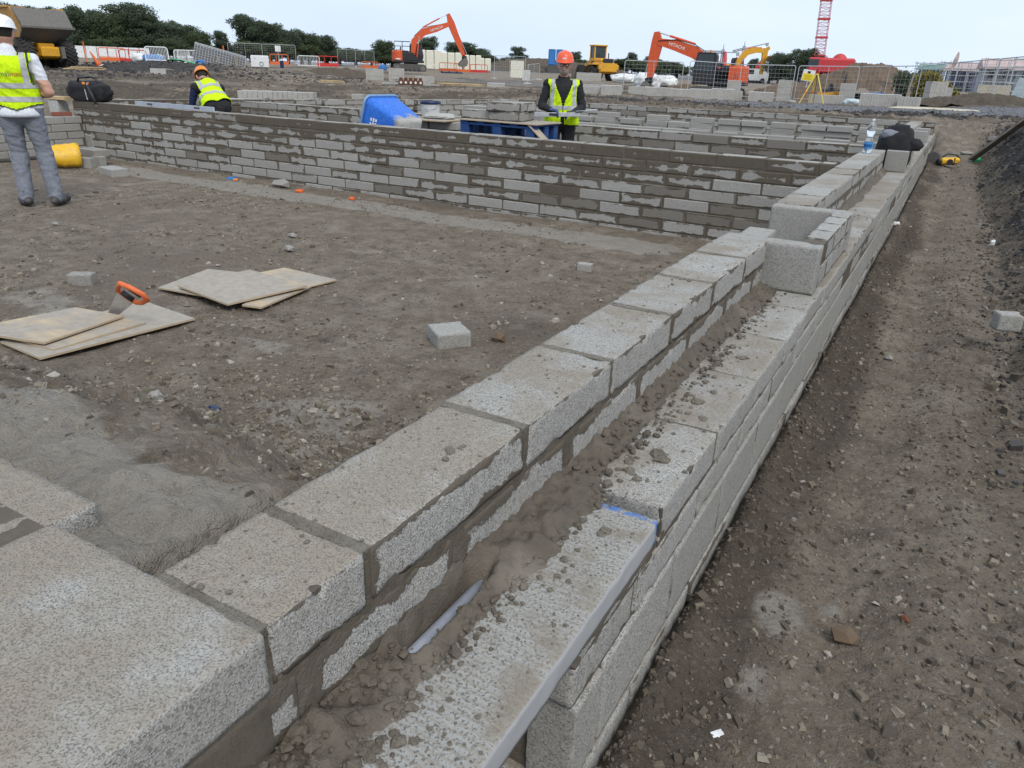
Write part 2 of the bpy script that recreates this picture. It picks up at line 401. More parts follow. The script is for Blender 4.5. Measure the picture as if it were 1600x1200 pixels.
def _ground():
    """attribute zone: R dark stone fill, G pale dry mortar / sand, B crushed grey road stone"""
    k = NT('ground_soil'); p = k.pos()
    at_ = k.n('ShaderNodeAttribute', attribute_name='zone'); sc = k.n('ShaderNodeSeparateColor'); k.l(at_.outputs['Color'], sc.inputs[0])
    n1 = k.noise(p, .9, 6, .62); n2 = k.noise(p, 6, 6, .65); n3 = k.noise(p, 45, 5, .7); n4 = k.noise(p, 210, 3, .7)
    v = k.voro(p, 55, out='Color'); vs = k.n('ShaderNodeSeparateColor'); k.l(v, vs.inputs[0]); vd = k.voro(p, 55)
    v2 = k.voro(p, 130, out='Color'); vs2 = k.n('ShaderNodeSeparateColor'); k.l(v2, vs2.inputs[0])
    soil = k.ramp(n2, [(.30, (.078, .061, .043)), (.5, (.215, .171, .126)), (.70, (.355, .300, .233))])
    soil = k.mix(k.smooth(n1, .38, .68), soil, k.mix(n3, (.110, .086, .062), (.265, .203, .147)))
    soil = k.mix(k.math('MULTIPLY', k.smooth(n3, .5, .72), .55), soil, (.26, .225, .185))
    soil = k.mix(k.math('MULTIPLY', k.smooth(n4, .55, .72), .45), soil, (.05, .042, .034))
    nd = k.noise(p, 2.1, 6, .7, .4); n14 = k.noise(p, 14, 5, .7)
    soil = k.mix(k.math('MULTIPLY', k.smooth(nd, .50, .68), .55), soil, (.36, .315, .245))
    soil = k.mix(k.math('MULTIPLY', k.smooth(n14, .56, .70), .55), soil, (.085, .067, .049))
    soil = k.mix(k.math('MULTIPLY', k.smooth(n14, .42, .30), .40), soil, (.34, .295, .23))
    chip = k.math('MULTIPLY', k.smooth(vs.outputs[0], .80, .86), k.smooth(vd, .42, .30))
    soil = k.mix(k.math('MULTIPLY', chip, .7), soil, k.mix(vs.outputs[1], (.12, .11, .10), (.36, .34, .31)))
    soil = k.mix(.16, soil, (.175, .165, .150))
    chip2 = k.smooth(vs2.outputs[0], .88, .92)
    soil = k.mix(k.math('MULTIPLY', chip2, .55), soil, k.mix(vs2.outputs[1], (.06, .05, .045), (.36, .33, .29)))
    dark = k.ramp(vs.outputs[1], [(0, (.020, .020, .021)), (.6, (.048, .046, .045)), (1, (.13, .125, .12))])
    dark = k.mix(k.smooth(n2, .45, .75), dark, (.060, .046, .036))
    pale = k.mix(n2, (.20, .175, .145), (.40, .365, .315)); pale = k.mix(k.math('MULTIPLY', k.smooth(n3, .5, .7), .6), pale, (.19, .165, .14))
    road = k.ramp(vs.outputs[2], [(0, (.075, .076, .085)), (.6, (.155, .155, .165)), (1, (.30, .30, .31))])
    damp = k.smooth(k.math('ADD', at_.outputs['Alpha'], k.math('MULTIPLY', k.math('SUBTRACT', n2, .5), .8)), .30, .75)
    soil = k.mix(k.math('MULTIPLY', damp, .72), soil, k.mix(n3, (.036, .029, .023), (.092, .074, .056)))
    edge = lambda f: k.smooth(k.math('ADD', f, k.math('MULTIPLY', k.math('SUBTRACT', n2, .5), .9)), .42, .62)
    c = k.mix(edge(sc.outputs[1]), soil, pale); c = k.mix(edge(sc.outputs[2]), c, road); c = k.mix(edge(sc.outputs[0]), c, dark)
    h = k.math('ADD', k.math('MULTIPLY', n3, .9), k.math('ADD', k.math('MULTIPLY', n4, .45), k.math('ADD', k.math('MULTIPLY', chip, .12), k.math('MULTIPLY', k.voro(p, 26), -.7))))
    return k.fin(c, k.math('MULTIPLY_ADD', n2, -.25, .98), k.bump(h, 1.0, .026), .12)
M['ground'] = _ground()
def _stone(name, stops, rough=.85):
    k = NT(name); at_ = k.n('ShaderNodeAttribute', attribute_name='tone'); p = k.pos()
    c = k.ramp(at_.outputs['Fac'], stops); c = k.mix(k.math('MULTIPLY', k.noise(p, 60, 4), .5), c, (.10, .08, .065))
    return k.fin(c, rough, k.bump(k.noise(p, 120, 3), .4, .004), .25)
M['stone'] = _stone('loose_stone', [(0, (.060, .049, .037)), (.40, (.170, .142, .105)), (.75, (.29, .26, .205)), (.95, (.42, .39, .34)), (1, (.52, .50, .47))])
M['darkstone'] = _stone('dark_stone', [(0, (.016, .016, .018)), (.6, (.045, .044, .045)), (.9, (.115, .112, .11)), (1, (.26, .25, .24))], .6)
M['roadstone'] = _stone('road_stone', [(0, (.06, .06, .068)), (.6, (.14, .14, .15)), (1, (.32, .32, .33))], .7)
def _ply():
    k = NT('plywood'); p = k.obj(); mp = k.n('ShaderNodeMapping'); k.l(p, mp.inputs[0]); mp.inputs['Scale'].default_value = (3, 30, 30)
    n = k.noise(mp.outputs[0], 1.0, 6, .6); n2 = k.noise(k.pos(), 3.5, 5, .65); n3 = k.noise(k.pos(), 22, 4)
    geo = k.n('ShaderNodeNewGeometry'); gn = k.n('ShaderNodeSeparateXYZ'); k.l(geo.outputs['Normal'], gn.inputs[0])
    c = k.mix(n, (.33, .25, .165), (.52, .42, .29))
    d = k.mix(n3, (.20, .175, .14), (.40, .37, .33))
    c = k.mix(k.math('MULTIPLY', k.smooth(k.math('ADD', n2, k.math('MULTIPLY', k.rand(), .25)), .42, .62), k.math('MULTIPLY', k.smooth(gn.outputs[2], .5, .9), .9)), c, d)
    return k.fin(c, .85, k.bump(n, .25, .003), .2)
M['ply'] = _ply()
def _wood(name, a, b):
    k = NT(name); p = k.obj(); mp = k.n('ShaderNodeMapping'); k.l(p, mp.inputs[0]); mp.inputs['Scale'].default_value = (2, 22, 22)
    n = k.noise(mp.outputs[0], 2.0, 6, .6); c = k.mix(n, a, b)
    c = k.mix(k.math('MULTIPLY', k.smooth(k.noise(p, 4, 4), .5, .7), .4), c, (.12, .10, .08))
    return k.fin(c, .85, k.bump(n, .3, .004), .2)
M['timber'] = _wood('timber', (.36, .25, .13), (.55, .42, .25)); M['oldtimber'] = _wood('weathered_timber', (.19, .165, .13), (.34, .30, .25))
P_ = mat_plain
M['hivis'] = P_('hi_vis_cloth', (.56, .80, .012), .8, .12, (.30, .38, .05), 6, bumps=.25, bscale=14)
M['hivis'].node_tree.nodes['Principled BSDF'].inputs['Specular IOR Level'].default_value = .1
M['reflect'] = P_('reflective_tape', (.40, .41, .42), .45, .15, (.25, .25, .23), 8)
M['skin'] = P_('skin', (.52, .29, .205), .55, .1, (.35, .15, .10), 20); M['skin'].node_tree.nodes['Principled BSDF'].inputs['Subsurface Weight'].default_value = .08
M['white_cloth'] = P_('white_cloth', (.66, .68, .72), .9, .15, (.4, .38, .35), 8, bumps=.3, bscale=12)
M['grey_cloth'] = P_('grey_jersey', (.185, .20, .235), .95, .3, (.26, .265, .28), 5, bumps=.5, bscale=16)
M['black_cloth'] = P_('black_cloth', (.016, .016, .019), .9, .2, (.045, .04, .036), 7, bumps=.5, bscale=14)
M['navy_cloth'] = P_('navy_cloth', (.012, .022, .075), .9, .1, (.03, .03, .05), 7, bumps=.4, bscale=14)
M['boot'] = P_('boot_leather', (.045, .043, .048), .7, .6, (.17, .14, .115), 9)
M['glove'] = P_('glove_blue', (.055, .095, .22), .85, .4, (.16, .16, .17), 25)
M['white_helmet'] = P_('white_helmet', (.80, .81, .82), .3, .06, (.4, .4, .4), 10, spec=.5)
M['orange_helmet'] = P_('orange_helmet', (.80, .105, .035), .35, .06, (.4, .1, .05), 10, spec=.5)
M['amber_helmet'] = P_('amber_helmet', (.80, .24, .02), .35, .1, (.4, .2, .05), 10, spec=.5)
M['hair'] = P_('hair', (.018, .014, .012), .8, .2, (.08, .07, .06), 40)
M['greybeard'] = P_('grey_beard', (.32, .235, .19), .9, .4, (.36, .33, .31), 60)
M['orange'] = P_('machine_orange', (.62, .085, .018), .42, .30, (.16, .085, .05), 1.4, spec=.5)
M['yellow'] = P_('machine_yellow', (.66, .33, .02), .45, .35, (.22, .15, .07), 1.2, spec=.45)
M['tan'] = P_('dumper_body', (.46, .255, .075), .6, .55, (.17, .125, .085), .9)
M['mudsteel'] = P_('muddy_steel', (.145, .135, .12), .8, .6, (.19, .165, .135), 1.2)
M['black'] = P_('black_paint', (.02, .02, .022), .5, .25, (.07, .06, .05), 2)
M['steel'] = P_('dark_steel', (.075, .072, .07), .6, .45, (.16, .13, .10), 2.5)
M['rubber'] = P_('tyre_rubber', (.028, .027, .026), .85, .65, (.115, .10, .08), 2.2)
M['galv'] = P_('galvanised', (.44, .46, .48), .5, .25, (.28, .28, .27), 3, metal=.25)
M['chrome'] = P_('chrome_rod', (.65, .66, .68), .25, 0, metal=.8)
M['redplastic'] = P_('red_plastic', (.56, .035, .028), .5, .2, (.35, .10, .07), 3)
M['orangeplastic'] = P_('orange_plastic', (.68, .14, .035), .5, .2, (.4, .15, .08), 3)
M['whitepaint'] = P_('white_paint', (.72, .73, .72), .5, .3, (.42, .40, .36), 2)
M['cream'] = P_('cream_wrap', (.70, .68, .56), .45, .2, (.48, .46, .40), 1.5, bumps=.4, bscale=3)
M['blueplastic'] = P_('blue_plastic', (.018, .13, .56), .42, .22, (.30, .33, .38), 5, spec=.5)
M['bluepaint'] = P_('blue_pallet_paint', (.012, .055, .19), .7, .35, (.10, .12, .15), 5)
M['bluesheet'] = P_('blue_sheet', (.03, .17, .45), .5, .2, (.2, .25, .3), 4)
M['navyplastic'] = P_('navy_plastic', (.012, .025, .075), .4, .2, (.06, .06, .07), 4)
M['portaloo'] = P_('portable_toilet_blue', (.02, .15, .42), .5, .2, (.1, .2, .3), 2)
M['green'] = P_('green_sheet', (.012, .30, .11), .5, .15, (.05, .2, .1), 2)
M['yellowplastic'] = P_('yellow_plastic', (.74, .42, .02), .45, .45, (.30, .22, .10), 9)
M['signyellow'] = P_('sign_yellow', (.80, .62, .02), .5, .05)
M['tripod'] = P_('tripod_yellow', (.76, .56, .10), .5, .2, (.45, .36, .15), 6)
M['red'] = P_('red_paint', (.50, .04, .045), .5, .25, (.3, .08, .06), 2)
M['rust'] = P_('rusted_steel', (.13, .052, .025), .9, .5, (.05, .025, .015), 9)
M['packblock'] = P_('packed_block', (.40, .385, .355), .95, .55, (.27, .255, .23), 2.2, bumps=.3, bscale=30)
M['packwrap'] = P_('pack_cap', (.56, .56, .53), .7, .4, (.36, .35, .31), 3)
M['sand'] = P_('sand', (.50, .44, .34), .95, .4, (.36, .31, .24), 2, bumps=.4, bscale=8)
M['soilheap'] = P_('heaped_soil', (.135, .095, .062), .97, .65, (.075, .056, .042), .8, bumps=.9, bscale=6)
M['concrete'] = P_('concrete', (.42, .41, .385), .9, .4, (.28, .265, .24), 3, bumps=.3, bscale=40)
M['palestone'] = P_('pale_stone', (.27, .258, .235), .95, .4, (.17, .15, .125), 12, bumps=.5, bscale=50)
M['lettering'] = P_('lettering_white', (.80, .78, .74), .5, 0)
M['ink'] = P_('print_black', (.02, .02, .022), .6, 0)
M['inkred'] = P_('print_red', (.52, .05, .04), .6, 0)
M['inkgrey'] = P_('print_grey', (.10, .12, .10), .6, 0)
M['sawblade'] = P_('saw_blade', (.55, .56, .57), .35, .15, (.35, .33, .3), 9, metal=.6)
def _glass(name, col, alpha_rough=.08, trans=.0):
    k = NT(name); k.b.inputs['Transmission Weight'].default_value = trans; k.b.inputs['IOR'].default_value = 1.45
    return k.fin(col, alpha_rough, None, .5)
M['cabglass'] = _glass('cab_glass', (.03, .04, .045))
M['clear'] = _glass('clear_plastic', (.92, .96, .98), .12, .92)
M['water'] = _glass('water', (.90, .96, .98), .02, 1.0)
M['label_blue'] = P_('bottle_label', (.05, .26, .62), .4, .05)
def _leaf(name, a, b):
    k = NT(name); r = k.n('ShaderNodeAttribute', attribute_name='tone').outputs['Fac']
    c = k.mix(r, a, b); c = k.mix(k.math('MULTIPLY', k.rand(), .35), c, (.05, .068, .048))
    m = k.fin(c, .75, None, .2); tr_ = k.n('ShaderNodeBsdfTranslucent'); k.l(k.mix(.5, c, (.16, .20, .08)), tr_.inputs['Color']); mx_ = k.n('ShaderNodeMixShader'); mx_.inputs[0].default_value = .38
    k.l(k.b.outputs[0], mx_.inputs[1]); k.l(tr_.outputs[0], mx_.inputs[2]); k.l(mx_.outputs[0], k.out.inputs['Surface']); return m
M['leaf'] = _leaf('oak_leaves', (.052, .074, .052), (.130, .165, .105)); M['leaf2'] = _leaf('hedge_leaves', (.042, .062, .036), (.13, .155, .08))
M['gorse'] = _leaf('yellow_shrub_leaves', (.075, .075, .020), (.42, .31, .03))
M['bark'] = P_('bark', (.075, .058, .043), .95, .4, (.04, .032, .025), 5)
M['roof_pink'] = P_('terracotta_roof', (.47, .36, .34), .8, .2, (.4, .25, .22), .5)
M['roof_green'] = P_('green_membrane_roof', (.13, .24, .21), .8, .2, (.2, .3, .27), .5)
M['wall_violet'] = P_('blue_breather_membrane', (.20, .215, .33), .8, .3, (.25, .26, .36), .5)
M['cranesteel'] = P_('crane_steel', (.20, .17, .17), .7, .2, (.3, .28, .28), .5)
M['wall_grey'] = P_('render_grey', (.36, .38, .40), .9, .2, (.28, .29, .30), .5)
M['wall_pale'] = P_('pale_sheeting', (.46, .54, .56), .7, .2, (.36, .42, .44), .4)
# ------------------------------------------------------------------ terrain
CPS = [(92,112,53),(60,112.5,51),(112,113,50),(30,112,56),(75,111,58),(150,88.5,54),(250,90,54),(330,103,56),(220,118,42),(120,122,40),(400,98,97),(640,112,89),(600,129,55),(520,133,42),
       (645,137,38),(700,140,33),(300,130,32),(150,140,26),(407,106,66),(1000,150,40),(1110,156,64),(1080,156,63),(935,126,90),(1240,160,50),(1260,163,43),
       (1370,170,34),(1250,172,28),(1440,172,28),(1550,158,38),(740,112,105),(800,135,60),(1000,158,26),(470,104,72),(880,128,75)]
_cp = [tuple(at(*c)) for c in CPS]
_cp += [(-17,114,.65),(0,150,.6),(-100,150,1.2),(-60,112,1.15),(-150,60,1.3),(60,100,.8),(30,30,1.0),(12,22,1.0),(-30,9,.75),(-22,3,.6),(-40,-30,.7),(40,-30,.9),(0,400,1.0),(-300,300,1.2),(-400,0,1.2),(300,200,1.0),(300,-200,1),(-200,-300,1),(100,-300,1)]
_cp = np.array(_cp)
def far_h(x, y):
    x = np.asarray(x, float); y = np.asarray(y, float); sw = np.zeros_like(x); sz = np.zeros_like(x)
    for cx, cy, cz in _cp:
        w = 1.0 / (((x - cx) ** 2 + (y - cy) ** 2) / (1 + 0.01 * (cx * cx + cy * cy)) + .3) ** 1.6
        sw += w; sz += w * cz
    return sz / sw
def left_edge(y): return np.interp(y, [-5, 7.3, 13.0, 15.5, 18], [-12.35, -12.35, -10.75, -9.6, -9.4])
def base_h(x, y):
    x = np.asarray(x, float); y = np.asarray(y, float)
    s = np.maximum(left_edge(y) - x, y - 17.6)                      # >0 outside the building on the far / left side
    out = sstep(.15, 2.6, s)
    h = far_h(x, y) * out
    tr = sstep(-.42, -.34, x) * (1 - out)                            # working trench and spoil bank right of the wall
    foot = .55 + .16 * vnoise(y * .35, y * 0 + 3.1) + .10 * vnoise(y * 1.3, y * 0 + 7.7)
    bank = .06 + .035 * vnoise(x * 1.1 + 5, y * .5) + np.clip((x - foot) * (.75 + .65 * sstep(6, 14, y) + .15 * vnoise(y * .5, y * 0 + 9)), 0, None) * sstep(-2, 3, y)
    bank = np.minimum(bank, 1.0 + .16 * vnoise(x * .45, y * .4) + .02 * np.maximum(x - 2, 0)) + .012 * np.clip(y - 9, 0, 8)
    xw = x + .07 * fbm(x * 1.5 + 8, y * .8, oct=3)
    rut = -.03 * np.exp(-((xw - .03) / .12) ** 2) + .015 * np.exp(-((xw - .25) / .12) ** 2) + .05 * np.exp(-((x + .33) / .06) ** 2)
    h = h + tr * (bank + rut * sstep(.3, 1.5, y))
    return h, out, tr
def ground_h(x, y):
    x = np.asarray(x, float); y = np.asarray(y, float)
    h, out, tr = base_h(x, y)
    r = np.hypot(x, y)
    near = 1 - sstep(10, 26, r)
    n_big = fbm(x * 1.3, y * 1.3, oct=3); n_mid = fbm(x * 5.5, y * 5.5, oct=4, gain=.55)
    ridg = 1 - np.abs(fbm(x * 2.3 + 4, y * 2.3, oct=4))
    inside = (1 - out) * (1 - tr)
    rub = np.exp(-(((x + 2.0) / 1.15) ** 2 + ((y - 1.55) / .75) ** 2)) + .7 * np.exp(-(((x + 3.3) / .8) ** 2 + ((y - 1.0) / .6) ** 2))
    h = h + inside * (.014 * n_big + .012 * n_mid * near + .004 * near * vnoise(x * 22, y * 22) + rub * (.012 + .075 * np.abs(fbm(x * 5 + 9, y * 5, oct=4, gain=.6)) + .020 * n_mid + .012 * vnoise(x * 28, y * 28)))
    berm = sstep(-4.6, -2.6, x) * (1 - sstep(-.95, -.87, x)) * (1 - sstep(.62, 2.0, y + .18 * n_big + .06 * n_mid)) * inside
    h = h + berm * (.745 + .05 * np.abs(fbm(x * 6, y * 6 + 3, oct=4, gain=.6)) + .012 * vnoise(x * 26, y * 26))
    h = h + tr * near * (.020 * n_mid + .006 * vnoise(x * 24, y * 24) + .010 * n_big + sstep(.5, .8, x) * (.05 * n_mid + .03 * n_big))
    rough = out * (1 - .75 * sstep(60, 110, r)) * np.where((x > -14) & (y > 25), .45, 1.0)
    h = h + rough * (.11 * n_big + .15 * (ridg - .75) + .10 * n_mid * (1 - .7 * sstep(25, 60, r)))
    return h
def gz(x, y): return float(ground_h(np.array([x]), np.array([y]))[0])
def graded(segs):
    a = []
    for lo, hi, st in segs:
        n = max(1, int(round((hi - lo) / st))); a += list(np.linspace(lo, hi, n, endpoint=False))
    a.append(segs[-1][1]); return np.array(a)
gx = graded([(-900,-320,95),(-320,-110,16),(-110,-45,2.2),(-45,-20,.36),(-20,-12.4,.11),(-12.4,-7,.05),(-7,-4,.032),(-4,-.86,.017),(-.86,-.42,.11),(-.42,.75,.016),(.75,2.2,.04),(2.2,8,.3),(8,40,2.5),(40,200,20),(200,900,100)])
gy = graded([(-300,-40,40),(-40,-2,3),(-2,.4,.12),(.4,3.2,.015),(3.2,7.3,.025),(7.3,12,.055),(12,18,.065),(18,34,.11),(34,62,.3),(62,130,1.6),(130,300,12),(300,1500,120)])
X_, Y_ = np.meshgrid(gx, gy); Z_ = ground_h(X_, Y_)
nx, ny = len(gx), len(gy)
idx = np.arange(nx * ny).reshape(ny, nx)
F_ = np.stack([idx[:-1, :-1], idx[:-1, 1:], idx[1:, 1:], idx[1:, :-1]], -1).reshape(-1, 4)
gme = np_mesh('ground', np.stack([X_.ravel(), Y_.ravel(), Z_.ravel()], 1), F_, M['ground'])
def zones(x, y):
    h, out, tr = base_h(x, y); r = np.hypot(x, y)
    n = fbm(x * .9 + 3, y * .9, oct=3)
    dark = tr * sstep(.38, .85, x + .30 * n) * np.clip(.72 + .9 * fbm(x * 1.3 + 5, y * .8, oct=3), 0, 1)
    pass
    crest = np.exp(-(((x + 43) / 9) ** 2 + ((y - 29) / 7) ** 2)); dark = np.maximum(dark, crest * .9)
    dark = np.maximum(dark, out * .75 * np.exp(-((y - 24.6) / 1.2) ** 2) * sstep(-22, -8, x) * (1 - sstep(1, 3, x)))
    pale = (1 - out) * (1 - tr) * (.80 * np.exp(-((y - 6.42 - .10 * n) / .30) ** 4) * sstep(-11.5, -10, x) * (1 - sstep(-2.2, -1.6, x)))
    for px, py, sx, sy, a in ((480, 655, .5, .22, .75), (880, 640, .30, .12, .6), (420, 540, .45, .16, .6), (60, 470, .8, .35, .6), (330, 830, .35, .2, .75), (480, 730, .45, .2, .6), (160, 760, .35, .2, .6), (700, 660, .4, .25, .45), (540, 640, .5, .2, .6)):
        c = onz(px, py, 0); pale = np.maximum(pale, (1 - tr) * a * np.exp(-(((x - c[0]) / sx) ** 2 + ((y - c[1]) / sy) ** 2)))
    pale = np.maximum(pale, (1 - tr) * .85 * sstep(-2.6, -1.6, x) * (1 - sstep(.70, 1.0, y + .25 * n)))
    for px, py, s, a in ((1220, 950, .10, .8), (1180, 1070, .09, .6), (1300, 940, .07, .5), (1270, 405, .3, .5)):
        c = onz(px, py, .08); pale = np.maximum(pale, tr * a * np.exp(-(((x - c[0]) / s) ** 2 + ((y - c[1]) / (s * 1.6)) ** 2)))
    road = out * sstep(-15, -7, x) * sstep(25.2, 26.2, y) * (1 - sstep(33, 37, y))
    road = np.maximum(road, out * .6 * np.exp(-((r - 66) / 14) ** 2) * sstep(-60, -30, x) * .9)
    road = np.maximum(road, out * sstep(85, 120, r) * .55)
    w1 = x + .16 * fbm(x * 1.7, y * .9, oct=4) ; pt = .55 + .75 * fbm(x * 3.1 + 4, y * 1.5, oct=4)
    damp = .8 * tr * np.clip(np.maximum(1.05 * np.exp(-((w1 + .27) / .17) ** 2), np.maximum(.35 * np.exp(-((w1 - .22) / .16) ** 2), .50 * sstep(.15, .45, w1))) * (.45 + pt), 0, 1)
    damp = np.maximum(damp, (1 - out) * (1 - tr) * np.clip(-.02 + .85 * fbm(x * .55 + 2, y * .55, oct=3), 0, 1))
    damp = np.maximum(damp, out * np.clip(.55 + .9 * fbm(x * .35, y * .35 + 7, oct=4), 0, 1) * (1 - sstep(60, 90, r)))
    return dark, pale, road, damp
zr, zg, zb, za = zones(X_, Y_)
ca = gme.color_attributes.new('zone', 'FLOAT_COLOR', 'POINT')
ca.data.foreach_set('color', np.stack([zr.ravel(), zg.ravel(), zb.ravel(), za.ravel()], 1).astype(np.float32).ravel())
ground = link('ground', gme); ground['kind'] = 'structure'

# ------------------------------------------------------------------ loose stones (uncountable): one mesh per kind
_cube = np.array([(-1,-1,-1),(1,-1,-1),(1,1,-1),(-1,1,-1),(-.7,-.7,1),(.7,-.7,1),(.7,.7,1),(-.7,.7,1)], float)
_cf = np.array([(3,2,1,0),(4,5,6,7),(0,1,5,4),(1,2,6,5),(2,3,7,6),(3,0,4,7)])
def scatter(name, P, size, mat, label, flat=(.25, .6), cat=None, sink=.25, bright=1.0):
    n = len(P); rg = NPR
    V = np.repeat(_cube[None], n, 0) * rg.uniform(.55, 1.15, (n, 8, 3))
    V *= np.stack([size * rg.uniform(.6, 1.3, n), size * rg.uniform(.45, .9, n), size * rg.uniform(*flat, n)], 1)[:, None]
    a = rg.uniform(0, 2 * np.pi, n); t = rg.normal(0, .28, n); c, s = np.cos(a), np.sin(a); ct, st_ = np.cos(t), np.sin(t)
    x, y, z = V[..., 0], V[..., 1], V[..., 2]
    y2 = y * ct[:, None] - z * st_[:, None]; z2 = y * st_[:, None] + z * ct[:, None]
    V = np.stack([x * c[:, None] - y2 * s[:, None], x * s[:, None] + y2 * c[:, None], z2], -1)
    V += P[:, None, :]; V[..., 2] += (size * (1 - sink) * .35)[:, None]
    F = (_cf[None] + (np.arange(n) * 8)[:, None, None]).reshape(-1, 4)
    me = np_mesh(name, V.reshape(-1, 3), F, mat, smooth=False)
    at_ = me.attributes.new('tone', 'FLOAT', 'POINT'); at_.data.foreach_set('value', np.repeat(rg.beta(1.6, 2.2, n) * bright, 8).astype(np.float32))
    ob = link(name, me); tag(ob, label, cat, kind='stuff'); return ob
def pts(xs, ys): return np.stack([xs, ys, ground_h(xs, ys)], 1)
def cloud(n, x0, x1, y0, y1, py=1.0):
    return NPR.uniform(x0, x1, n), y0 + (y1 - y0) * NPR.uniform(0, 1, n) ** py
a1 = [cloud(10000, -7.5, -.9, .75, 6.9, 1.3), cloud(5200, -4.2, -.9, .75, 3.2), cloud(2600, -11.5, -5, 2, 7), cloud(3600, -3.2, -1.0, .7, 2.4), cloud(6500, -8.5, -.9, 2.2, 6.2)]
xs = np.concatenate([a[0] for a in a1]); ys = np.concatenate([a[1] for a in a1])
sz = np.clip(NPR.lognormal(math.log(.0046), .6, len(xs)), .002, .022) * (1 + .10 * np.hypot(xs, ys) * .5)
k_ = NPR.uniform(0, 1, len(xs)) < np.clip(.45 + 1.3 * fbm(xs * .9 + 1, ys * .9, oct=3), .08, 1); xs, ys, sz = xs[k_], ys[k_], sz[k_]
scatter('gravel', pts(xs, ys), sz, M['stone'], 'small stone chips strewn over the brown soil inside the walls', cat='gravel')
b1 = [cloud(6500, -.34, .75, 1.0, 7, 1.4), cloud(3000, -.34, .7, 7, 17, 1.2)]
xs = np.concatenate([a[0] for a in b1]); ys = np.concatenate([a[1] for a in b1])
sz = np.clip(NPR.lognormal(math.log(.0038), .6, len(xs)), .0016, .017) * (1 + .04 * ys)
scatter('gravel', pts(xs, ys), sz, M['stone'], 'small stone chips on the trampled soil right of the wall', cat='gravel', bright=.9)
xs, ys = cloud(15000, 0, 1, 3.0, 21, 1.0); xs = .42 + 1.6 * xs ** .75; sz = np.clip(NPR.lognormal(math.log(.0115), .6, len(xs)), .004, .07) * np.where(xs < .7, .7, 1.0)
scatter('rubble', pts(xs, ys), sz, M['darkstone'], 'dark broken stone on the spoil bank at right', (.35, .8), 'rubble')
xs, ys = cloud(5200, -15, 4, 24.0, 36, 1.0); sz = np.clip(NPR.lognormal(math.log(.018), .4, len(xs)), .01, .04)
scatter('gravel', pts(xs, ys), sz, M['roadstone'], 'grey crushed stone of the haul road behind the far wall', (.35, .7), 'gravel')
xs, ys = cloud(3000, -12, 2, 22.8, 26.2, 1.0); sz = np.clip(NPR.lognormal(math.log(.026), .4, len(xs)), .012, .07)
scatter('rubble', pts(xs, ys), sz, M['darkstone'], 'dark stone edging between haul road and far wall', (.35, .8), 'rubble')
xs, ys = cloud(9000, -34, -6, 9, 34, 1.0); k_ = (np.maximum(left_edge(ys) - xs, ys - 17.6) > .6); xs, ys = xs[k_], ys[k_]
sz = np.clip(NPR.lognormal(math.log(.024), .5, len(xs)), .01, .10)
scatter('clods', pts(xs, ys), sz, M['stone'], 'churned mud clods beyond the foundation walls', (.35, .8), 'mud', bright=.62)
xs, ys = cloud(5000, -54, -30, 17, 36, 1.0); sz = np.clip(NPR.lognormal(math.log(.04), .5, len(xs)), .02, .14)
scatter('rubble', pts(xs, ys), sz, M['darkstone'], 'dark rubble on the bank in front of the barriers', (.35, .8), 'rubble')

cx1, cy1 = cloud(5200, 0, 1, .9, 9, 1.5); cx1 = np.where(NPR.uniform(0, 1, len(cx1)) < .5, -.36 + .26 * cx1 ** 1.3, .12 + .55 * cx1)
scatter('clods', pts(cx1, cy1), np.clip(NPR.lognormal(math.log(.0048), .6, len(cx1)), .002, .017), M['stone'], 'crumbled dark soil along the foot of the long wall and the trench edge', (.5, .9), 'soil', sink=.6, bright=.34)
cx1, cy1 = cloud(2600, .40, 1.5, 3, 20, 1.0)
scatter('clods', pts(cx1, cy1), np.clip(NPR.lognormal(math.log(.012), .6, len(cx1)), .005, .06), M['stone'], 'brown earth clods on the spoil bank at right', (.5, .9), 'soil', sink=.6, bright=.45)
# dry mortar and broken lumps in the near left part of the room
_lx, _ly = [], []
for px, py, sx, sy, n_ in ((470, 690, .45, .22, 260), (320, 790, .40, .22, 260), (420, 830, .35, .18, 220), (150, 700, .6, .3, 160), (560, 660, .5, .2, 120), (60, 620, .7, .3, 120), (30, 470, .5, .3, 120)):
    c = onz(px, py, 0.02); _lx.append(NPR.normal(c[0], sx, n_)); _ly.append(NPR.normal(c[1], sy, n_))
_lx = np.concatenate(_lx); _ly = np.concatenate(_ly); k_ = (_lx < -.95) & (_ly > .58); _lx, _ly = _lx[k_], _ly[k_]
scatter('rubble', pts(_lx, _ly), np.clip(NPR.lognormal(math.log(.0085), .6, len(_lx)), .004, .034), M['drymortar'], 'dry mortar lumps and broken soil near the lower left wall', (.4, .8), 'rubble')
